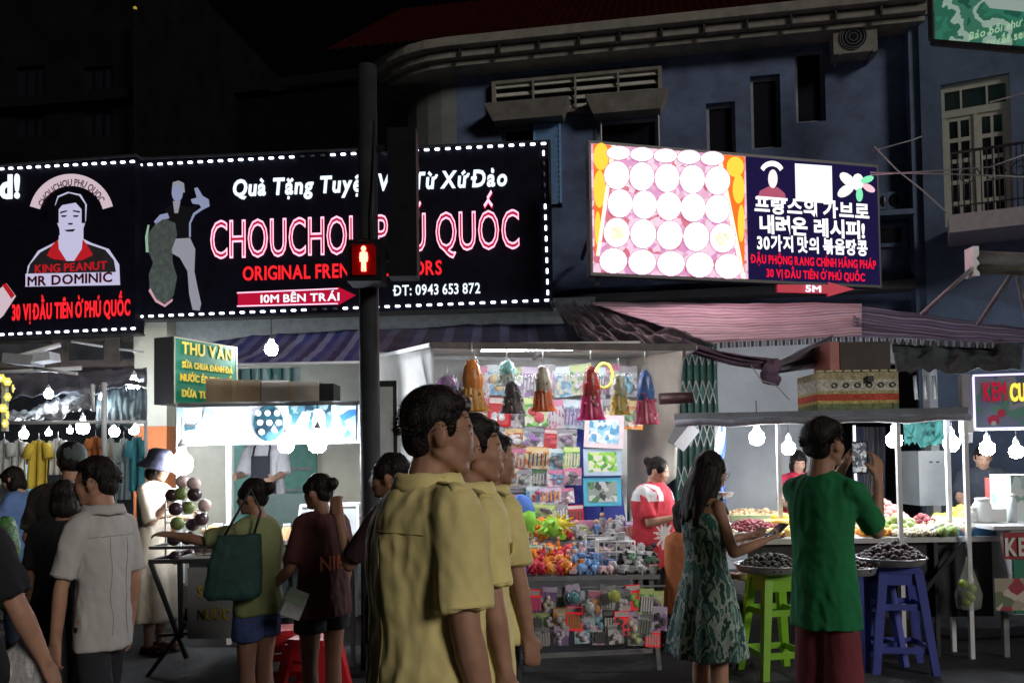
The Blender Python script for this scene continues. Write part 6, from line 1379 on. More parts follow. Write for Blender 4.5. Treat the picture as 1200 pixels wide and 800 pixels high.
for i, (x, y) in enumerate(((2, 443), (8, 447), (14, 455), (8, 465), (4, 478), (10, 486), (7, 496))):
    if i: dup(ylt, at(x, y, 9.2), i * 1.0)
    else:
        ylt = thing('flower_light', 'small yellow white lit flower on the frame at the left edge', 'flower light', at(x, y, 9.2), 0, 'flower lights on the left frame'); mb = MB()
        for j in range(6): mb.ball((math.cos(j * 1.05) * .03, -.01, math.sin(j * 1.05) * .03), (.02, .01, .02), 7, 5)
        mb.build('petals', mat('lit_yellow_petal', (.8, .7, .15), .5, 0, emit=.9), ylt); mb = MB(); mb.ball((0, -.02, 0), .012, 6, 4); mb.build('flower_centre', emis('petal_white', (1, 1, .8), 2), ylt)
mb = MB(); p0 = at(6, 446, 9.25); p1 = at(6, 505, 9.25); mb.bar(p0, p1, .05); mb.bar(p0, at(-30, 443, 9.25), .05); centred(mb, 'lit_frame', C('pale_frame', (.6, .6, .5)), 'pale frame at the left edge carrying the flower lights', 'frame')
def garment(px0, px1, py0, py1, d, c, label):
    a_ = at((px0 + px1) / 2, py0, d); w = (px1 - px0) * d / 1000; h = (py1 - py0) * d / 1000; nm = 'gm_%s' % label.split(' garment')[0].replace(' ', '_')
    t = thing('hanging_garment', label, 'garment', a_, R(random.uniform(-8, 8)), 'garments hanging in the clothes market'); M_ = mat(nm, c, .85, .12, 5)
    mb = MB(); ph_ = random.random() * 6
    mb.grid(lambda u, v: Vector(((u - .5) * w * (1.0 if v > .2 else .55 + v * 2.2), .035 * math.sin(u * 14 + ph_) * (.3 + v), -v * h)), 16, 10); o_ = mb.build('cloth_body', M_, t); s_ = o_.modifiers.new('t', 'SOLIDIFY'); s_.thickness = .012
    for e in (-1, 1):
        mb = MB(); mb.tube([(e * w * .36, 0, -h * .07), (e * w * .55, -.02, -h * .38)], [.05, .06], 8); mb.build('sleeve', M_, t)
    mb = MB(); mb.tube([(-w * .25, 0, -.03), (0, 0, .02), (w * .25, 0, -.03)], .008, 5); mb.tube([(0, 0, .02), (0, 0, .09)], .005, 5); mb.build('hanger', WPL, t)
for g_ in ((-4, 14, 516, 568, 10.2, (.45, .48, .46), 'pale grey garment at the left end of the rail'), (14, 30, 516, 562, 10.2, (.55, .56, .54), 'off white garment left of the yellow one'), (33, 58, 516, 572, 10.1, (.62, .45, .05), 'mustard yellow garment between two pale ones'), (60, 76, 514, 556, 10.2, (.60, .60, .58), 'white garment right of the yellow one'), (104, 120, 512, 548, 10.0, (.62, .20, .06), 'orange garment right of the capped man'), (121, 138, 514, 590, 10.2, (.42, .52, .48), 'pale green garment beside the white pole'), (138, 152, 514, 585, 10.2, (.50, .58, .58), 'pale teal garment next to the turquoise one'), (151, 169, 512, 575, 10.1, (.10, .42, .48), 'turquoise garment at the right end of the rail'), (30, 44, 540, 600, 11.2, (.25, .4, .42), 'dim teal garment hanging lower behind the yellow one')): garment(*g_)
# green produce bags at the left edge
for i, (x, y, w, h) in enumerate(((8, 640, 26, 70), (12, 690, 30, 60))):
    p = at(x, y, 5.6 + i * .2); mb = MB(); mb.ball(p, (w * .0028, .1, h * .0028), 14, 10, jit=.08); centred(mb, 'leafy_bundle', mat('leafy_green', (.05, .16, .03), .6, .6, 30, .6), ['upper', 'lower'][i] + ' bundle of green leaves behind the person at the left edge', 'leaf bundle')
# counter under the clothes rail and goods
mb = MB(); p0 = at(-40, 600, 9.6); p1 = at(170, 600, 9.6); mb.box2((p0.x, 9.6, .14), (p1.x, 10.1, .8)); centred(mb, 'clothes_counter', C('dim_counter', (.12, .13, .15)), 'low dim counter under the hanging clothes', 'counter')
# overhead cables on the right
for i, pts in enumerate((((1020, 205, 10.0), (1100, 200, 9.5), (1160, 196, 9.2), (1210, 178, 9.0)), ((1020, 202, 10.0), (1110, 204, 9.5), (1210, 208, 9.0)), ((1025, 172, 10.4), (1052, 200, 10.3), (1080, 222, 10.2), (1110, 250, 10.0)), ((1030, 175, 10.6), (1070, 164, 10.8), (1080, 160, 10.8)), ((1160, 120, 10.0), (1205, 108, 9.6)))):
    mb = MB(); mb.tube([at(*q) for q in pts], .009, 5); centred(mb, 'cable', C('pale_cable', (.35, .35, .38)), ['highest sagging cable crossing the French door', 'straight pale cable crossing the balcony', 'slanting cable on the blue wall beside the video screen', 'short cable stub near the top of the pilaster', 'cable end above the French door'][i], 'cable')
for (k, (t, used)) in bl.items():
    if not used: bpy.data.objects.remove(t)

# ------------------------------------------------------------------ people
SKIN = mat('skin_tan', (0.42, 0.225, 0.15), 0.58, 0.16, 10, 0.02, bscale=60)
SKINL = mat('skin_light', (0.50, 0.30, 0.21), 0.58, 0.16, 10, 0.02, bscale=60)
SKIND = mat('skin_deep', (0.30, 0.155, 0.10), 0.58, 0.16, 10, 0.02, bscale=60)
HAIR = mat('black_hair', (0.010, 0.008, 0.009), 0.55, 0, spec=.22)
def _hair():
    nt = HAIR.node_tree; p = nt.nodes["Principled BSDF"]; tc = nt.nodes.new('ShaderNodeTexCoord'); mp = nt.nodes.new('ShaderNodeMapping'); mp.inputs['Scale'].default_value = (260, 60, 14)
    mp.inputs['Rotation'].default_value = (.5, .3, .2)
    n = nt.nodes.new('ShaderNodeTexNoise'); n.inputs['Scale'].default_value = 1.0; n.inputs['Detail'].default_value = 4
    nt.links.new(tc.outputs['Object'], mp.inputs[0]); nt.links.new(mp.outputs[0], n.inputs['Vector'])
    b = nt.nodes.new('ShaderNodeBump'); b.inputs['Strength'].default_value = .9; b.inputs['Distance'].default_value = .006; nt.links.new(n.outputs[0], b.inputs['Height']); nt.links.new(b.outputs[0], p.inputs['Normal'])
    r = nt.nodes.new('ShaderNodeValToRGB'); r.color_ramp.elements[0].position = .35; r.color_ramp.elements[1].position = .7; r.color_ramp.elements[0].color = (.003, .003, .004, 1); r.color_ramp.elements[1].color = (.028, .020, .018, 1)
    nt.links.new(n.outputs[0], r.inputs[0]); nt.links.new(r.outputs[0], p.inputs['Base Color'])
_hair()
EYEW = mat('eye_white', (0.7, 0.68, 0.64), 0.3, 0); EYED = mat('eye_dark', (0.02, 0.012, 0.01), 0.2, 0)
LIPM = mat('lip', (0.36, 0.12, 0.10), 0.45, 0.05)
SHOE = mat('dark_shoe', (0.03, 0.03, 0.035), 0.5, 0.2)
def cloth(name, col, var=.10): return mat(name, col, 0.9, var, 5, 0.10, bscale=18)

def person(label, px, d, rz, H=1.65, fem=False, skin=SKIN, hair='short', shirt=None, bottom=None, arms=None, lean=(0, 0), head=(0, 0), stride=0.0, vox=.009,
           group=None, sleeve='short', hem=.82, sit=False, shoes=SHOE, strands=500, widen=1.0, curl=(25, 25), palm=(None, None), extra=None, hipz=None):
    """Person standing at photo column px, distance d. Local axes: +Y is where the body faces, +X its right side."""
    s = H / 1.70; w0 = at(px, 545, d)
    root = thing('person', label, 'person', (w0.x, w0.y, 0), R(rz), group)
    sw = (.155 if fem else .178) * widen; hw = (.088 if not fem else .095) * min(1, widen ** 1.5)
    pz = .92 if not sit else .52
    def T(v, k=1.0):
        """posture: lean grows with height above the pelvis"""
        v = Vector(v)
        if sit: v.z -= .40 if v.z >= .8 else 0
        t = max(0, (v.z - pz) / .5)
        return Vector((v.x + lean[0] * t, v.y + lean[1] * t - .10 * 0, v.z)) * s
    b = MB()
    tors = [(.82, .14, .10), (.88, .165, .115), (.95, .165, .115), (1.02, .145, .10), (1.10, .132, .095), (1.20, .148, .105), (1.30, .165, .112), (1.37, .168, .105), (1.42, .135, .085), (1.455, .085, .068)]
    if fem: tors = [(z, rx * (1.06 if z < 1 else .90), ry * (1.05 if z < 1 else (1.10 if 1.22 < z < 1.36 else .9))) for z, rx, ry in tors]
    tors = [(z, rx * widen, ry * (1 + (widen - 1) * 1.6)) for z, rx, ry in tors]
    b.loft([(T((0, -.005, z)), rx * s, ry * s) for z, rx, ry in tors], 24)
    b.cap(T((0, -.02, 1.40)), T((0, .012, 1.53)), .060 * s * (.88 if fem else 1), .054 * s * (.88 if fem else 1))
    # head
    hc = T((0, .022, 1.585)); HM = Euler((R(-head[1]), 0, R(head[0]))).to_matrix()
    piv = T((0, -.01, 1.50))
    def Hd(v): return piv + HM @ (Vector(v) * s + hc - piv)
    def hb(c, r, rot=None): b.ball(Hd(c), [x * s for x in r], 20, 14, rot=HM if rot is None else HM @ Euler(rot).to_matrix())
    hb((0, -.004, .022), (.074, .092, .094)); hb((0, .030, -.045), (.056, .060, .062)); hb((0, .066, -.089), (.027, .022, .020)); hb((0, .052, -.02), (.060, .044, .055))
    hb((0, .079, .024), (.046, .014, .010)); hb((.034, .066, -.022), (.022, .018, .020)); hb((-.034, .066, -.022), (.022, .018, .020))
    b.cap(Hd((0, .088, .012)), Hd((0, .103, -.022)), .008 * s, .013 * s, 10); hb((.010, .098, -.027), (.009, .010, .008)); hb((-.010, .098, -.027), (.009, .010, .008))
    hb((0, .091, -.052), (.021, .012, .0065)); hb((0, .090, -.064), (.019, .012, .0075))
    for e in (-1, 1):
        hb((e * .079, -.008, -.004), (.010, .020, .032), (0, 0, R(-24 * e))); hb((e * .075, .001, -.024), (.009, .011, .014))
        # jaw line
        b.cap(Hd((e * .050, -.005, -.045)), Hd((e * .022, .058, -.085)), .022 * s, .018 * s, 10)
    # legs
    hips = []; shoes_pts = []
    for e in (-1, 1):
        hp = Vector((e * hw, 0, .90)) * s
        if sit:
            hp = Vector((e * hw, 0, .48)) * s; kn = Vector((e * .13, .42, .50)) * s; an = Vector((e * .13, .38, .08)) * s
        else:
            st = stride * e
            kn = Vector((e * (hw - .005), st * .5 + .015, .49)) * s; an = Vector((e * (hw - .01), st - (.06 if st < 0 else 0), .085 + (.04 if st < -.05 else 0))) * s
        th = .082 if not fem else .086
        b.cap(hp, kn, th * s * widen, .052 * s); b.cap(kn, kn.lerp(an, .35), .052 * s, .055 * s); b.cap(kn.lerp(an, .3), an, .056 * s, .036 * s)
        hips.append((hp, kn, an))
        # foot
        b.cap(an + Vector((0, -.03, -.045)) * s, an + Vector((e * .01, .13, -.058)) * s, .034 * s, .026 * s)
    # arms: directions in body axes for upper arm and forearm
    arms = arms or (((.14, .03, -1), (.04, .14, -1)), ((-.14, .03, -1), (-.04, .14, -1)))
    aj = []
    for k, e in ((0, 1), (1, -1)):
        sh = T((e * sw, -.005, 1.385)); u, f = Vector(arms[k][0]).normalized(), Vector(arms[k][1]).normalized()
        el = sh + u * .285 * s; wr = el + f * .245 * s
        ar = (.046 if not fem else .041) * (1 + (widen - 1) * .9)
        b.ball(T((e * (sw - .012), -.005, 1.38)), [.040 * s * widen, .040 * s, .038 * s], 14, 9)
        b.cap(sh + Vector((-e * .012, 0, -.03)) * s, el, ar * .95 * s, ar * .82 * s); b.cap(el, el.lerp(wr, .3), ar * .82 * s, ar * .86 * s); b.cap(el.lerp(wr, .25), wr, ar * .86 * s, .026 * s)
        # hand: palm, four fingers of unequal length, thumb from the side of the palm
        hd = Vector(arms[k][2]).normalized() if len(arms[k]) > 2 else f
        pn = Vector(palm[k]) if palm[k] else Vector((-e, .15, 0))
        pn = (pn - hd * pn.dot(hd)).normalized(); sd = hd.cross(pn).normalized()
        if sd.dot(Vector((0, 1, 0)) if not palm[k] else Vector((-e, 0, 1))) < 0: sd = -sd
        pe = wr + hd * .085 * s
        for j in range(4):
            off = sd * ((j - 1.5) * -.019) * s
            b.cap(wr + off * .55, pe + off, .017 * s, .0125 * s, 8)
            L = (.072, .080, .074, .058)[j] * s; cu = R(curl[k] + j * 4)
            q = pe + off * 1.08; dr = hd
            for seg, fr in enumerate((.42, .32, .26)):
                dr2 = (hd * math.cos(cu * (seg + .4)) + pn * math.sin(cu * (seg + .4))).normalized()
                q2 = q + dr2 * L * fr; b.cap(q, q2, (.0098 - seg * .0008) * s, (.0090 - seg * .0010) * s, 8); q = q2
        tb = wr + hd * .028 * s + sd * .022 * s
        t1 = tb + (sd * .8 + hd * .75 + pn * .35).normalized() * .036 * s; t2 = t1 + (sd * .25 + hd * .9 + pn * .5).normalized() * .03 * s
        b.cap(tb, t1, .014 * s, .0115 * s, 8); b.cap(t1, t2, .0112 * s, .009 * s, 8)
        aj.append((sh, el, wr, hd, pe))
    body = bake(b, [skin], vox, 5, name='body')
    o = bpy.data.objects.new('body', body); COL.objects.link(o); o.parent = root
    # eyes and lips
    for e in (-1, 1):
        m = MB(); m.ball(Hd((e * .030, .0715, .003)), .0118 * s, 10, 8); eo = m.build('eye', EYEW, root)
        m = MB(); m.ball(Hd((e * .031, .0790, .003)), .0064 * s, 8, 6); m.build('iris', EYED, eo)
        m = MB(); m.cap(Hd((e * .016, .089, .024)), Hd((e * .047, .076, .025)), .0035 * s, .002 * s, 6); m.build('eyebrow', HAIR, root)
    # hair
    def strand_coat(hm, n, L, zmin, dirf):
        for _ in range(n):
            a = random.uniform(0, 2 * PI); ph = math.acos(random.uniform(-.35, 1))
            q = Vector((math.sin(ph) * math.cos(a) * .083, math.sin(ph) * math.sin(a) * .100 - .014, math.cos(ph) * .096 + .028))
            if q.z < zmin(q): continue
            dv = dirf(q).normalized(); ln = L * random.uniform(.6, 1.3); sidev = dv.cross(q - Vector((0, -.01, .02))).normalized() * .0022
            tip = q + dv * ln + (q - Vector((0, -.01, .02))).normalized() * ln * .10
            hm._add([Hd(q - sidev), Hd(q + sidev), Hd(tip)], [(0, 1, 2)], 0, True)
    def hbb(hm, c, r, rot=None, jit=0): hm.ball(Hd(c), [x * s for x in r], 20, 14, rot=HM if rot is None else HM @ Euler(rot).to_matrix(), jit=jit)
    hm = MB()
    hbb(hm, (0, -.018, .042), (.080, .096, .086)); hbb(hm, (0, -.050, -.002), (.068, .056, .066))
    if hair == 'short':
        hbb(hm, (0, .030, .082), (.066, .058, .036)); hbb(hm, (0, -.01, .07), (.078, .085, .066))
        for e in (-1, 1): hbb(hm, (e * .066, .022, .016), (.010, .016, .028))
    if hair in ('bun', 'long', 'bob', 'pony'):
        for e in (-1, 1): hbb(hm, (e * .060, .012, .030), (.026, .060, .050))
    if hair == 'bun': hbb(hm, (0, -.118, .052), (.040, .040, .040)); hbb(hm, (0, -.10, .03), (.03, .04, .03))
    if hair == 'bob':
        for e in (-1, 1): hbb(hm, (e * .062, -.012, -.045), (.030, .055, .075))
        hbb(hm, (0, -.06, -.05), (.07, .045, .08)); hbb(hm, (0, .05, .065), (.06, .045, .03))
    if hair == 'pony':
        hm.cap(Hd((0, -.10, .04)), Hd((0, -.13, -.08)), .032 * s, .026 * s); hm.cap(Hd((0, -.13, -.08)), Hd((0, -.11, -.2)), .028 * s, .010 * s)
    if hair == 'long':
        for j in range(13):
            a = -PI * .95 + (PI * .9) * j / 12 + PI * .0; x = math.cos(a) * .078; y = math.sin(a) * .070 - .01
            z1 = -.28 - random.uniform(0, .07); pts = [Hd((x, y, .03)), Hd((x * 1.15, y * 1.1 - .005, -.06)), Hd((x * 1.25 + random.uniform(-.012, .012), y * 1.0 - .03, -.16)), Hd((x * 1.25 + random.uniform(-.02, .02), y * .8 - .05, z1))]
            hm.tube(pts, [.026 * s, .030 * s, .026 * s, .009 * s], 8)
        for e in (-1, 1): hm.tube([Hd((e * .064, .02, .03)), Hd((e * .078, .015, -.06)), Hd((e * .092, -.005, -.15)), Hd((e * .10, .0, -.25))], [.022 * s, .026 * s, .024 * s, .008 * s], 8)
    hme = bake(hm, [HAIR], max(.006, vox * .8), 3, ((.007 if hair != 'long' else .012) * s, 26 / s if hair != 'long' else 16, 'drape'), 'hair')
    ho = bpy.data.objects.new('hair', hme); COL.objects.link(ho); ho.parent = root
    if strands:
        hm = MB()
        if hair == 'short': strand_coat(hm, strands, .014, lambda q: .045 if q.y > .03 else (-.05 if q.y < -.03 else .0), lambda q: Vector((q.x * 2, q.y * 2 + .06, q.z * .5 - .02)))
        else: strand_coat(hm, strands, .018, lambda q: .03 if q.y > .02 else -.02, lambda q: Vector((q.x, -.10, -.06)))
        tag(hm.build('loose_hair', HAIR, root), kind='stuff')
    # clothes
    SZ = lambda v: Vector(v) * s
    if bottom:
        kind, bm_ = bottom[0], bottom[1]; m = MB()
        if kind in ('trousers', 'shorts'):
            cut = 1.0 if kind == 'trousers' else (bottom[2] if len(bottom) > 2 else .5)
            m.loft([((SZ((0, -.005, pz + z))), rx * s * widen * (1.06 if fem else 1), ry * s * widen * (1.06 if fem else 1)) for z, rx, ry in ((-.12, .158, .108), (-.05, .168, .117), (.03, .162, .112), (.12, .145, .100))], 22)
            for hp, kn, an in hips:
                if cut >= 1:
                    m.cap(hp, kn, .090 * s * widen, .072 * s); m.tube([kn, kn.lerp(an, .5), an + Vector((0, -.01, -.01)) * s], [.073 * s, .070 * s, .064 * s], 14)
                else:
                    e_ = hp.lerp(kn, cut / .5) if cut <= .5 else kn.lerp(an, (cut - .5) / .5)
                    ks = [hp, hp.lerp(e_, .5), e_]; m.tube(ks, [.090 * s * widen, .098 * s * widen, (.108 if not fem else .100) * s * widen], 16); m.ball(hp, .090 * s * widen, 14, 9)
        elif kind == 'skirt':
            L = bottom[2]; m.loft([(SZ((0, 0, pz + .12 - L * t)), (.15 + .14 * t) * s, (.12 + .13 * t) * s) for t in (0, .12, .3, .5, .75, 1)], 40, fold=lambda a, i: .05 * i / 5 * math.sin(a * 9) + .03 * i / 5 * math.sin(a * 5 + 1))
        me = bake(m, [bm_], .011, 3, (.006, 9, 'cloth'), kind)
        o = bpy.data.objects.new(kind, me); COL.objects.link(o); o.parent = root
    if shoes:
        for hp, kn, an in hips:
            m = MB(); m.cap(an + SZ((0, -.035, -.045)), an + SZ((0, .14, -.056)), .040 * s, .034 * s); m.box(an + SZ((0, .05, -.080)), SZ((.07, .25, .022)))
            me = bake(m, [shoes], .010, 3, None, 'shoe'); o = bpy.data.objects.new('shoe', me); COL.objects.link(o); o.parent = root
    if shirt:
        kind, sm_ = shirt[0], shirt[1]; loose = shirt[2] if len(shirt) > 2 else 1.0; m = MB()
        base = [(hem, .192, .144), (hem + .06, .192, .143), (.95, .184, .136), (1.02, .171, .127), (1.10, .162, .122), (1.20, .170, .128), (1.30, .182, .128), (1.37, .178, .116), (1.42, .140, .096), (1.452, .088, .078)]
        if kind == 'dress':
            base = [(z, rx, ry) for z, rx, ry in [(hem, .255, .22), (hem + .10, .24, .205), (hem + .22, .215, .18), (.90, .188, .145), (1.0, .160, .118), (1.08, .142, .108), (1.18, .148, .116), (1.28, .158, .128), (1.34, .150, .112), (1.37, .10, .08)]]
        if kind == 'long_dress':
            base = [(hem, .27, .23), (hem + .18, .25, .215), (hem + .38, .23, .195), (.80, .21, .175), (.98, .175, .14), (1.08, .155, .12), (1.20, .160, .125), (1.30, .165, .125), (1.38, .158, .108), (1.43, .11, .08), (1.46, .07, .06)]
        if kind == 'tank': base = base[:-2] + [(1.40, .12, .085)]
        fx = (.93 if fem and kind not in ('dress', 'long_dress') else 1.0) * loose * widen
        fy = max(1 + (fx - 1) * 1.3, (.98 * (1 + (widen - 1) * .8)) if widen < 1 else .9)
        fold = (lambda a, i: (.07 if i < 3 else .02 if i < 4 else 0) * math.sin(a * 8 + 1) + (.03 if i < 3 else 0) * math.sin(a * 13)) if 'dress' in kind else None
        m.loft([(T((0, -.005, z)), rx * s * fx, ry * s * fy) for z, rx, ry in base], 40 if fold else 26, fold=fold)
        if sleeve:
            for (sh, el, wr, hd, pe), e in zip(aj, (1, -1)):
                r0 = (.066 if not fem else .058) * (1 + (widen - 1)) * s
                r0 *= .93; m.ball(sh + SZ((-e * .022, 0, -.012)), [r0, r0, r0 * .95], 14, 9); m.cap(T((e * .045, -.008, 1.425)), sh + SZ((-e * .012, 0, -.002)), .046 * s, .056 * s * widen)
                if sleeve == 'short': m.tube([sh + SZ((-e * .01, 0, 0)), sh.lerp(el, .45), sh.lerp(el, .84)], [r0, r0 * 1.02, r0 * 1.13], 16)
                elif sleeve == 'cap': m.tube([sh, sh.lerp(el, .42)], [r0, r0 * .98], 16)
                elif sleeve == 'long': m.tube([sh, el], [r0, r0 * .9], 14); m.ball(el, r0 * .9, 12, 8); m.tube([el, el.lerp(wr, .92)], [r0 * .9, r0 * .72], 14)
                elif sleeve == 'elbow': m.tube([sh, sh.lerp(el, .5), el], [r0 * 1.05, r0 * 1.2, r0 * 1.25], 16)
        me = bake(m, [sm_], .0085 if vox < .008 else .011, 6, (.015 if kind == 'collar' else .014 if 'dress' not in kind else .006, 8, 'cloth'), kind)
        nm = {'tee': 'tee_shirt', 'collar': 'shirt', 'dress': 'dress', 'long_dress': 'dress', 'tank': 'top', 'blouse': 'blouse'}.get(kind, kind)
        so_ = bpy.data.objects.new(nm, me); COL.objects.link(so_); so_.parent = root
        if kind == 'collar':
            m = MB(); n = 26
            def colr(u, v):
                a = -PI * .5 + (u - .5) * 2 * PI * .93 + 0; x = math.cos(a); y = math.sin(a)
                rr = (.066, .064)[0] + v * .030 * (1.0 if v > .3 else 0); z = 1.458 + (.018 if v < .5 else .020 * (1 - (v - .5) * 4.2)) + .004 * math.sin(u * 40) * v
                return T((x * (rr + .010), y * (rr + .003) - .004, z))
            m.grid(colr, n, 6); co = m.build('collar', sm_, so_); sd_ = co.modifiers.new('t', 'SOLIDIFY'); sd_.thickness = .004
            from mathutils.bvhtree import BVHTree
            bv = BVHTree.FromPolygons([v.co.copy() for v in me.vertices], [tuple(f.vertices) for f in me.polygons])
            def drop(p):
                r_ = bv.ray_cast(p + Vector((0, 0, .3)), Vector((0, 0, -1))); return (r_[0] + Vector((0, 0, .005))) if r_[0] is not None else p
            for e in ((-1, 1) if 'uniform' in label else ()):
                m = MB(); p0 = T((e * .080, .0, 1.462)); p1 = T((e * (sw + .022) , -.005, 1.442)); dd = (p1 - p0)
                m.grid(lambda u, v: drop(p0 + dd * u + Vector((0, (v - .5) * (.045 if u > .12 else .03) * s, 0))), 9, 3)
                eo = m.build('epaulette', sm_, so_); sd_ = eo.modifiers.new('t', 'SOLIDIFY'); sd_.thickness = .006
                m = MB(); bp = drop(p0.lerp(p1, .10)) + Vector((0, 0, .006)); m.ball(bp, [.006, .006, .003], 8, 4); m.build('button', mat('shirt_button', (.5, .45, .25), .4), so_)
            # back yoke seam and sleeve hems as raised welts
            for (sh, el, wr, hd, pe) in aj:
                dv = (el - sh).normalized(); q = sh.lerp(el, .80); uu, vv = perp(dv); r1 = .0685 * widen * s
                m = MB(); m.tube([q + (uu * math.cos(t * PI / 10) + vv * math.sin(t * PI / 10)) * r1 for t in range(21)], .0028, 5, cap=False); m.build('sleeve_hem', sm_, so_)
            def front(p, dr):
                r_ = bv.ray_cast(p - dr * .6, dr); return (r_[0] - dr * .001) if r_[0] is not None else None
            sl_ = []
            sl_.append([front(T((x, 0, 1.335 - .15 * x * x)), Vector((0, 1, 0))) for x in [(-.16 + .02 * k) * widen for k in range(17)]])
            for e in (-1, 1): sl_.append([front(T((e * (.045 + .004 * math.sin(k)), 0, 1.325 - .035 * k)), Vector((0, 1, 0))) for k in range(14)])
            for e in (): sl_.append([front(T((e * (.150 - .012 * math.sin(k * .5)) * widen, 0, 1.40 - .022 * k)), Vector((0, 1, 0))) for k in range(9)])
            for pts in sl_:
                pts = [q for q in pts if q is not None]
                if len(pts) > 3: m = MB(); m.tube(pts, .0016, 4, cap=False); m.build('seam', mat('seam_yellow' if 'uniform' in label else 'seam_grey', (.36, .30, .12) if 'uniform' in label else (.25, .25, .25), .9, 0), so_)
            m = MB(); e = 1; m.box(T((e * .085, .116, 1.26)), SZ((.10, .012, .035)), (R(-6), 0, 0)); m.build('pocket_flap', sm_, so_)
    return root, T, Hd, aj, s, HM
YEL_SH = cloth('khaki_yellow_cloth', (0.84, 0.72, 0.32), .10)
LOOSE = 1.06
person('nearest young man in a khaki yellow uniform shirt with epaulettes seen from behind at centre', 503, 2.35, -62, 1.745, skin=SKIN, shirt=('collar', YEL_SH, LOOSE), bottom=('trousers', cloth('dark_trouser', (.03, .03, .035))),
       head=(-14, 2), vox=.0065, strands=1800, arms=(((.10, .02, -1), (.05, .22, -1)), ((-.12, .05, -1), (-.03, .15, -1))), widen=1.06)
person('middle one of three young men in yellow uniform shirts, half behind the nearest', 549, 2.95, -70, 1.70, shirt=('collar', YEL_SH, LOOSE), bottom=('trousers', cloth('dark_trouser', (.03, .03, .035))),
       head=(-12, 0), vox=.0075, strands=1500, arms=(((.10, .06, -1), (.05, .16, -1)), ((-.12, .05, -1), (-.03, .15, -1))))
person('farthest of three young men in yellow uniform shirts, looking toward the toys', 572, 3.65, -60, 1.665, shirt=('collar', YEL_SH, LOOSE), bottom=('trousers', cloth('dark_trouser', (.03, .03, .035))),
       head=(-10, 0), vox=.008, strands=900, arms=(((.10, .10, -1), (.05, .16, -1)), ((-.12, .05, -1), (-.03, .15, -1))))
# boy in green photographing the fruit
GR = person('boy in a green tee shirt and maroon shorts holding a phone up', 963, 3.95, -48, 1.72, skin=SKIN, shirt=('tee', cloth('green_jersey', (0.012, 0.20, 0.07), .12), 1.0), hem=.76, widen=.84, bottom=('shorts', cloth('maroon_cloth', (0.20, 0.035, 0.05)), .50),
       head=(-10, -2), vox=.0065, strands=1600, arms=(((.02, .80, -.80), (-.10, .30, 1)), ((-.05, .95, -.55), (.42, .30, .95))), palm=((-1, .2, 0), (1, .2, 0)), curl=(28, 30), sleeve='short')
WR = GR[3]; rt = GR[0]
pc = (WR[0][2] + WR[1][2]) / 2 + Vector((0, .02, .09)); 
ph = thing('phone', 'dark phone with a lit screen held up by the boy in green', 'phone', Vector(rt.location) + Euler(rt.rotation_euler).to_matrix() @ pc, rt.rotation_euler.z)
mb = MB(); mb.box((0, 0, 0), (.075, .009, .155)); mb.build('phone_case', BLKP, ph)
mb = MB(); mb.box((0, -.006, 0), (.068, .002, .142)); mb.build('screen', mat_print('phone_screen_picture', [(.06, .07, .09), (.35, .38, .42), (.12, .12, .14), (.6, .6, .6), (.1, .1, .12)], 60, emit=.8), ph)
# woman in the green patterned dress
DR = mat_print('green_leaf_print', [(0.03, 0.12, 0.10), (0.18, 0.30, 0.26), (0.02, 0.07, 0.06), (0.36, 0.44, 0.40), (0.03, 0.13, 0.10), (.10, .2, .18)], 15, .8, kind='noise', stretch=(1, 1, .42))
DW = person('long haired woman in a green and white leaf print dress seen from the side', 825, 4.75, -68, 1.59, True, SKIN, 'long', ('dress', DR, 1.0), hem=.50, head=(-8, 12), vox=.0075, sleeve=None, strands=900,
       arms=(((.06, .28, -1), (-.15, 1, .22)), ((-.06, .45, -.9), (.22, 1, .15))), palm=((-.4, 0, 1), (.4, 0, 1)), curl=(30, 30))
for e in (-1, 1):
    mb = MB(); T_ = DW[1]; mb.tube([T_((e * .10, .09, 1.33)), T_((e * .115, .03, 1.435)), T_((e * .11, -.06, 1.38))], .010, 6); mb.build('dress_strap', DR, DW[0])
mb = MB()
for e in (-1, 1): mb.tube([DW[2]((e * .031 + math.cos(t * PI / 8) * .021, .099, .002 + math.sin(t * PI / 8) * .016)) for t in range(17)], .0018, 5)
mb.tube([DW[2]((.052, .098, .004)), DW[2]((.078, .0, .006))], .0016, 5); mb.build('glasses', BLKP, DW[0])
q = Vector(DW[0].location) + Euler(DW[0].rotation_euler).to_matrix() @ (DW[3][0][4] + Vector((-.02, .04, .03)))
dp = thing('phone', 'small dark phone in the hand of the woman in the leaf print dress', 'phone', q, DW[0].rotation_euler.z)
mb = MB(); mb.box((0, 0, 0), (.07, .14, .010), (R(35), 0, 0)); mb.build('phone_case', BLKP, dp); mb = MB(); mb.box((0, -.004, .006), (.062, .128, .002), (R(35), 0, 0)); mb.build('screen', BLK, dp)
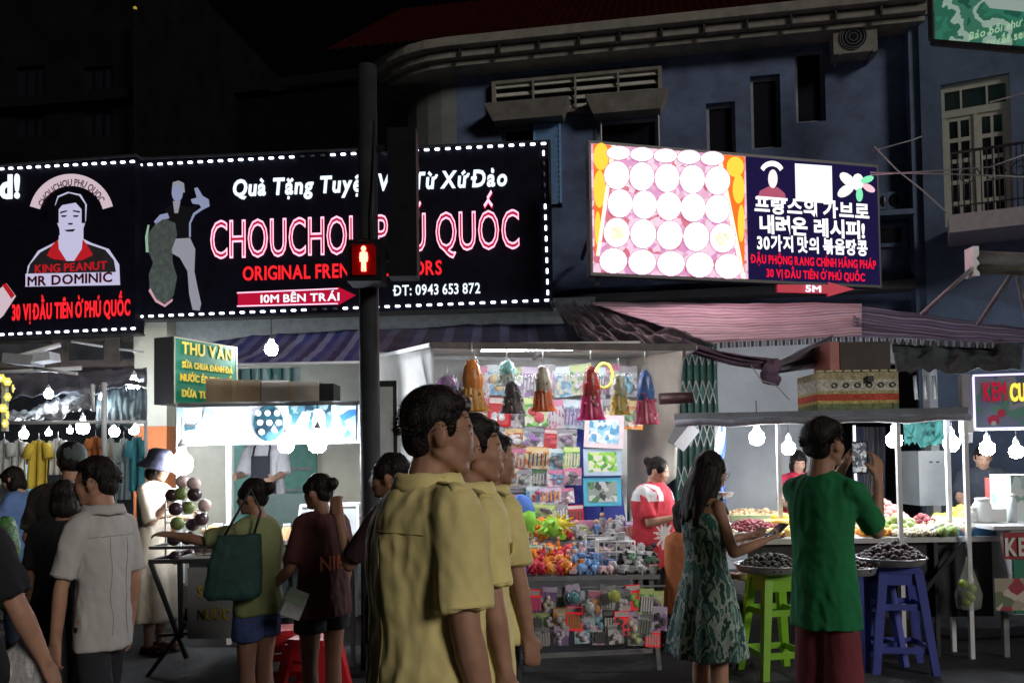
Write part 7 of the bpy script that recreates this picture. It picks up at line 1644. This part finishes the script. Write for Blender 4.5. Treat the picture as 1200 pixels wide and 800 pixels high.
# toy seller in red and white
RW = mat('red_cloth', (0.55, 0.03, 0.05), .8, .1, 6, .25)
TV = person('toy seller with hair in a bun wearing a red shirt with white flower print', 765, 7.2, -125, 1.57, True, SKINL, 'bun', ('tee', RW, 1.22), hem=.72, bottom=('trousers', cloth('black_cloth', (.012, .012, .014))), head=(10, 18), strands=500,
       arms=(((.16, .25, -1), (-.3, 1, .25)), ((-.16, .25, -1), (.3, 1, .3))), palm=((-1, 0, .4), (1, 0, .4)), widen=1.14)
wp = mat('white_cloth_print', (.66, .66, .68), .8, .05)
vt = [c for c in TV[0].children if c.name.startswith('tee_shirt')][0].data; vt.materials.append(wp); sV = TV[4]
for f in vt.polygons:
    c = f.center / sV; an = math.atan2(c.y, c.x); du = (an - R(52)) * .21; dz = c.z - 1.0; th = math.atan2(dz, du)
    if (abs(c.x) > .10 and c.z > 1.30 and abs(c.x) < .235 and not (abs(abs(c.x) - .165) < .006)) or math.hypot(du, dz) < .10 + .035 * math.cos(th * 11) + .03 * math.cos(th): f.material_index = 1
# person in orange seated behind the dress
person('person in an orange top sitting low behind the woman in the leaf print dress', 800, 6.3, -60, 1.62, True, SKIN, 'bob', ('tee', cloth('orange_cloth', (0.62, 0.20, 0.07)), 1.1), hem=.84, bottom=('trousers', cloth('black_cloth', (0, 0, 0))), sit=True, strands=200,
       arms=(((.10, .5, -.9), (0, 1, -.1)), ((-.10, .5, -.9), (0, 1, -.1))), hipz=.5)
# girl pointing at the juice cups
OL = cloth('olive_cloth', (0.20, 0.23, 0.10))
PG = person('girl in an olive top and denim shorts pointing at the juice cups', 301, 4.8, 68, 1.47, True, SKIND, 'bun', ('tee', OL, 1.08), hem=.84, bottom=('shorts', mat('blue_denim', (0.045, 0.07, 0.20), .85, .25, 20, .2), .27), head=(14, 4), vox=.0075, strands=600,
       arms=(((.14, -.05, -1), (.02, .55, -.8)), ((-.15, 1, -.28), (-.1, 1, .16), (-.1, 1, .08))), palm=(None, (.2, 0, -1)), curl=(35, 18), sleeve='short')
tb = thing('tote_bag', 'dark green tote bag hanging from the shoulder of the pointing girl', 'bag', at(274, 702, 4.55), R(20))
mb = MB(); mb.loft([((0, 0, 0), .13, .045), ((0, 0, .03), .15, .06), ((.01, 0, .18), .14, .05), ((.03, 0, .34), .11, .03)], 20); me = bake(mb, [mat('dark_green_canvas', (0.012, 0.05, 0.045), .8, .3, 8, .3)], .01, 2, (.01, 9, 'cloth')); part(tb, 'bag_body', me)
mb = MB(); mb.tube([(-.05, 0, .33), (.02, .0, .46), (.09, 0, .58), (.14, .0, .46), (.10, 0, .33)], .008, 6); mb.build('strap', BLKP, tb)
# woman in the dark red tee
DRR = cloth('dark_red_cloth', (0.085, 0.025, 0.025))
WD = person('woman with a bun in a dark red tee and black shorts facing the juice stall', 377, 4.85, 48, 1.49, True, SKIND, 'bun', ('tee', DRR, 1.10), hem=.80, bottom=('shorts', cloth('black_cloth', (0, 0, 0)), .24), head=(18, 4), vox=.0078, strands=600,
       arms=(((.16, .02, -1), (.0, .3, -1)), ((-.20, .15, -1), (-.1, .7, -.5))), widen=1.03)
ob = MB(); 
ht = text('NIES', -.11, .11, 0, .075, WD[0], mat('orange_letter_print', (0.42, 0.09, 0.03), .8, .1), off=.03, y=0, depth=.003, name='shirt_lettering')
ht.location = WD[1]((0, -.150, 1.10)); ht.rotation_euler = (0, 0, 0)
cb = thing('clutch_bag', 'small white and silver clutch held at the hip of the woman in dark red', 'bag', at(344, 722, 4.6), R(40))
mb = MB(); mb.box((0, 0, .07), (.12, .035, .15), (0, R(25), 0)); mb.build('bag_body', mat('silver_white_leather', (.5, .52, .5), .4, .2, 12), cb); mb = MB(); mb.box((.0, -.02, .10), (.118, .006, .05), (0, R(25), 0)); mb.build('flap', mat('pale_green_leather', (.35, .45, .3), .4), cb)
# dark figure with hand at the chin
person('woman in dark clothes with a hand at her chin, in front of the signal pole', 462, 4.1, 62, 1.59, True, SKIND, 'pony', ('tee', cloth('wine_black_cloth', (0.03, 0.010, 0.014)), 1.1), hem=.76, bottom=('trousers', cloth('black_cloth', (0, 0, 0))), head=(20, 0), strands=500,
       arms=(((.16, .0, -1), (.0, .2, -1)), ((-.10, .55, -.85), (.1, .35, 1))), curl=(25, 45))
# woman in the long cream dress and bucket hat
CD = person('woman in a long cream dress and dark bucket hat beside the coconuts', 181, 7.2, -100, 1.66, True, SKINL, 'bob', ('long_dress', cloth('cream_linen', (0.60, 0.53, 0.42), .08)), hem=.28, head=(-5, 15), strands=200, sleeve='elbow', shoes=mat('brown_shoe', (.12, .05, .04), .6),
       arms=(((.12, .35, -1), (-.25, .6, .75)), ((-.12, .3, -1), (.4, 1, .1))), palm=((-1, 0, 0), (1, 0, 0)), curl=(45, 30))
mb = MB(); Hd = CD[2]
mb.loft([(Vector((0, 0, -.045)), .165, .175), (Vector((0, 0, .0)), .125, .135), (Vector((0, 0, .03)), .098, .108), (Vector((0, 0, .10)), .088, .098), (Vector((0, 0, .125)), .06, .07)], 28)
me = bake(mb, [cloth('navy_hat_cloth', (0.03, 0.03, 0.055))], .010, 3, (.006, 12, 'cloth')); o = part(CD[0], 'bucket_hat', me, Hd((0, -.01, .035)), (R(-12), 0, 0))
mb = MB()
mb = MB(); mb.tube([CD[1]((-.15, .14, 1.18)), CD[1]((0, .152, 1.16)), CD[1]((.15, .13, 1.15))], .014, 6); mb.build('sash', mat('brown_sash', (.2, .13, .07), .7), CD[0])
# man in the white shirt, walking away to the left
WS = person('man in a white shirt with a hand hanging at his side, back turned, lower left', 120, 3.85, 66, 1.585, skin=SKIN, shirt=('collar', cloth('white_shirt_cloth', (0.46, 0.45, 0.445), .05), .92), hem=.80, bottom=('trousers', cloth('dark_navy_trouser', (.016, .016, .022))), head=(26, 3), vox=.0075, strands=900, stride=.14, widen=.84,
       arms=(((.16, .02, -1), (.03, .2, -1)), ((-.20, .10, -1), (-.03, .10, -1))))
# capped man in the dark patterned shirt
CM_ = person('man in a dark patterned shirt and grey green cap behind the white shirt man', 84, 5.5, 24, 1.70, skin=SKIN, shirt=('tee', mat_print('dark_camo_print', [(.018, .016, .016), (.07, .045, .04), (.012, .014, .013), (.02, .06, .045), (.03, .02, .02)], 14, .85), 1.15), hem=.76, bottom=('trousers', cloth('black_cloth', (0, 0, 0))), strands=0,
       arms=(((.16, .02, -1), (.03, .2, -1)), ((-.24, .12, -1), (.35, .6, -.8))))
mb = MB(); mb.ball((0, 0, 0), (.092, .106, .088), 20, 12); mb.loft([((0, .10, -.03), .075, .075), ((0, .10, -.018), .07, .07)], 20); me = bake(mb, [cloth('grey_green_cap', (.07, .09, .09))], .008, 3)
part(CM_[0], 'cap', me, CM_[2]((0, -.008, .045)), (0, 0, R(8)))
person('dark haired person in black between the capped man and the white shirt man', 76, 4.75, 15, 1.475, True, SKIND, 'bob', ('tee', cloth('black_cloth', (0, 0, 0)), 1.1), bottom=('trousers', cloth('black_cloth', (0, 0, 0))), strands=500, sleeve='short')
person('person in a black tee at the left edge carrying a plastic bag', -72, 3.05, 4, 1.60, skin=SKIN, hair='short', shirt=('tee', cloth('black_blue_cloth', (.010, .011, .016)), 1.15), bottom=('trousers', cloth('black_cloth', (0, 0, 0))), strands=0,
       arms=(((.36, .05, -1), (.32, .30, -1)), ((-.16, .02, -1), (-.03, .2, -1))), widen=1.08)
person('woman in a pale blue blouse and jeans browsing at the far left', 22, 7.4, 96, 1.57, True, SKINL, 'bob', ('tee', cloth('pale_blue_cloth', (0.16, 0.28, 0.62)), 1.16), hem=.72, bottom=('trousers', mat('faded_jeans', (.16, .22, .38), .85, .2, 14, .2)), head=(0, 22), strands=300, sleeve='elbow',
       arms=(((.10, .3, -1), (-.1, 1, .1)), ((-.10, .3, -1), (.1, 1, .2))), curl=(40, 40))
# vendors
AP = person('juice vendor in a white shirt and dark apron, face hidden by the printed banner', 312, 9.0, 176, 1.66, skin=SKINL, shirt=('tee', cloth('vendor_white_cloth', (.62, .62, .64)), 1.12), bottom=('trousers', cloth('black_cloth', (0, 0, 0))), sleeve='elbow', strands=0,
       arms=(((.16, .35, -1), (-.1, 1, -.1)), ((-.16, .35, -1), (.1, 1, -.2))))
AP[0].location.z = .36; mb = MB(); w_ = AP[0].location; mb.box2((w_.x - .8, w_.y - .5, .14), (w_.x + .8, w_.y + .5, .36)); centred(mb, 'platform', mat('wood_platform', (.15, .1, .07), .8), 'low wooden platform under the juice vendor', 'platform')
mb = MB(); T_ = AP[1]
mb.grid(lambda u, v: T_(((u - .5) * (.34 if v < .55 else .20), .165 + .02 * math.sin(u * PI) - .015 * 0, .75 + .56 * v)), 8, 8); ao = mb.build('apron', cloth('charcoal_apron', (.04, .045, .06)), AP[0]); sd_ = ao.modifiers.new('t', 'SOLIDIFY'); sd_.thickness = .006
for e in (-1, 1): mb = MB(); mb.tube([T_((e * .085, .165, 1.30)), T_((e * .085, .12, 1.40)), T_((e * .05, .0, 1.47))], .010, 6); mb.build('apron_strap', mat('charcoal_apron', (0, 0, 0)), AP[0])
person('vendor in red and white behind the boy in green', 934, 8.9, 178, 1.62, True, SKINL, 'bob', ('tee', mat_print('red_white_check', [(.5, .02, .06), (.62, .5, .5), (.45, .02, .05), (.5, .03, .08)], 10, .8), 1.1), bottom=('trousers', cloth('black_cloth', (0, 0, 0))), strands=100,
       arms=(((.16, .35, -1), (-.1, 1, -.1)), ((-.16, .35, -1), (.1, 1, -.2))), head=(0, 20))
person('ice cream vendor in a dark shirt reaching over the counter at the right', 1148, 8.9, 158, 1.66, skin=SKINL, shirt=('tee', cloth('dark_slate_cloth', (.045, .055, .075)), 1.15), bottom=('trousers', cloth('black_cloth', (0, 0, 0))), strands=100, lean=(0, .16), head=(0, 25),
       arms=(((.22, .55, -1), (-.1, 1, -.25)), ((-.30, .6, -.9), (-.1, 1, -.2))))
# plastic bag carried at the left edge
pb_ = thing('plastic_bag', 'translucent white plastic carrier bag hanging from a hand at lower left', 'bag', at(24, 812, 3.2))
pb_.scale = (.75,) * 3
mb = MB(); mb.loft([((0, 0, 0), .07, .05), ((0, 0, .03), .12, .08), ((0, 0, .12), .13, .085), ((.005, 0, .19), .10, .06), ((.01, 0, .24), .035, .03), ((.012, 0, .27), .015, .015)], 24, fold=lambda a, i: .07 * math.sin(a * 7 + i) + .05 * math.sin(a * 11 + i * 2))
me = bake(mb, [mat('thin_white_plastic', (.55, .55, .57), .35, .15, 12, .4, trans=.3)], .007, 2, (.008, 14, 'cloth')); part(pb_, 'bag_body', me)
mb = MB(); mb.tube([(.01, 0, .25), (-.01, 0, .31), (.015, 0, .35), (.035, 0, .31), (.014, 0, .25)], .006, 6); mb.build('handle', mat('thin_white_plastic', (0, 0, 0)), pb_)
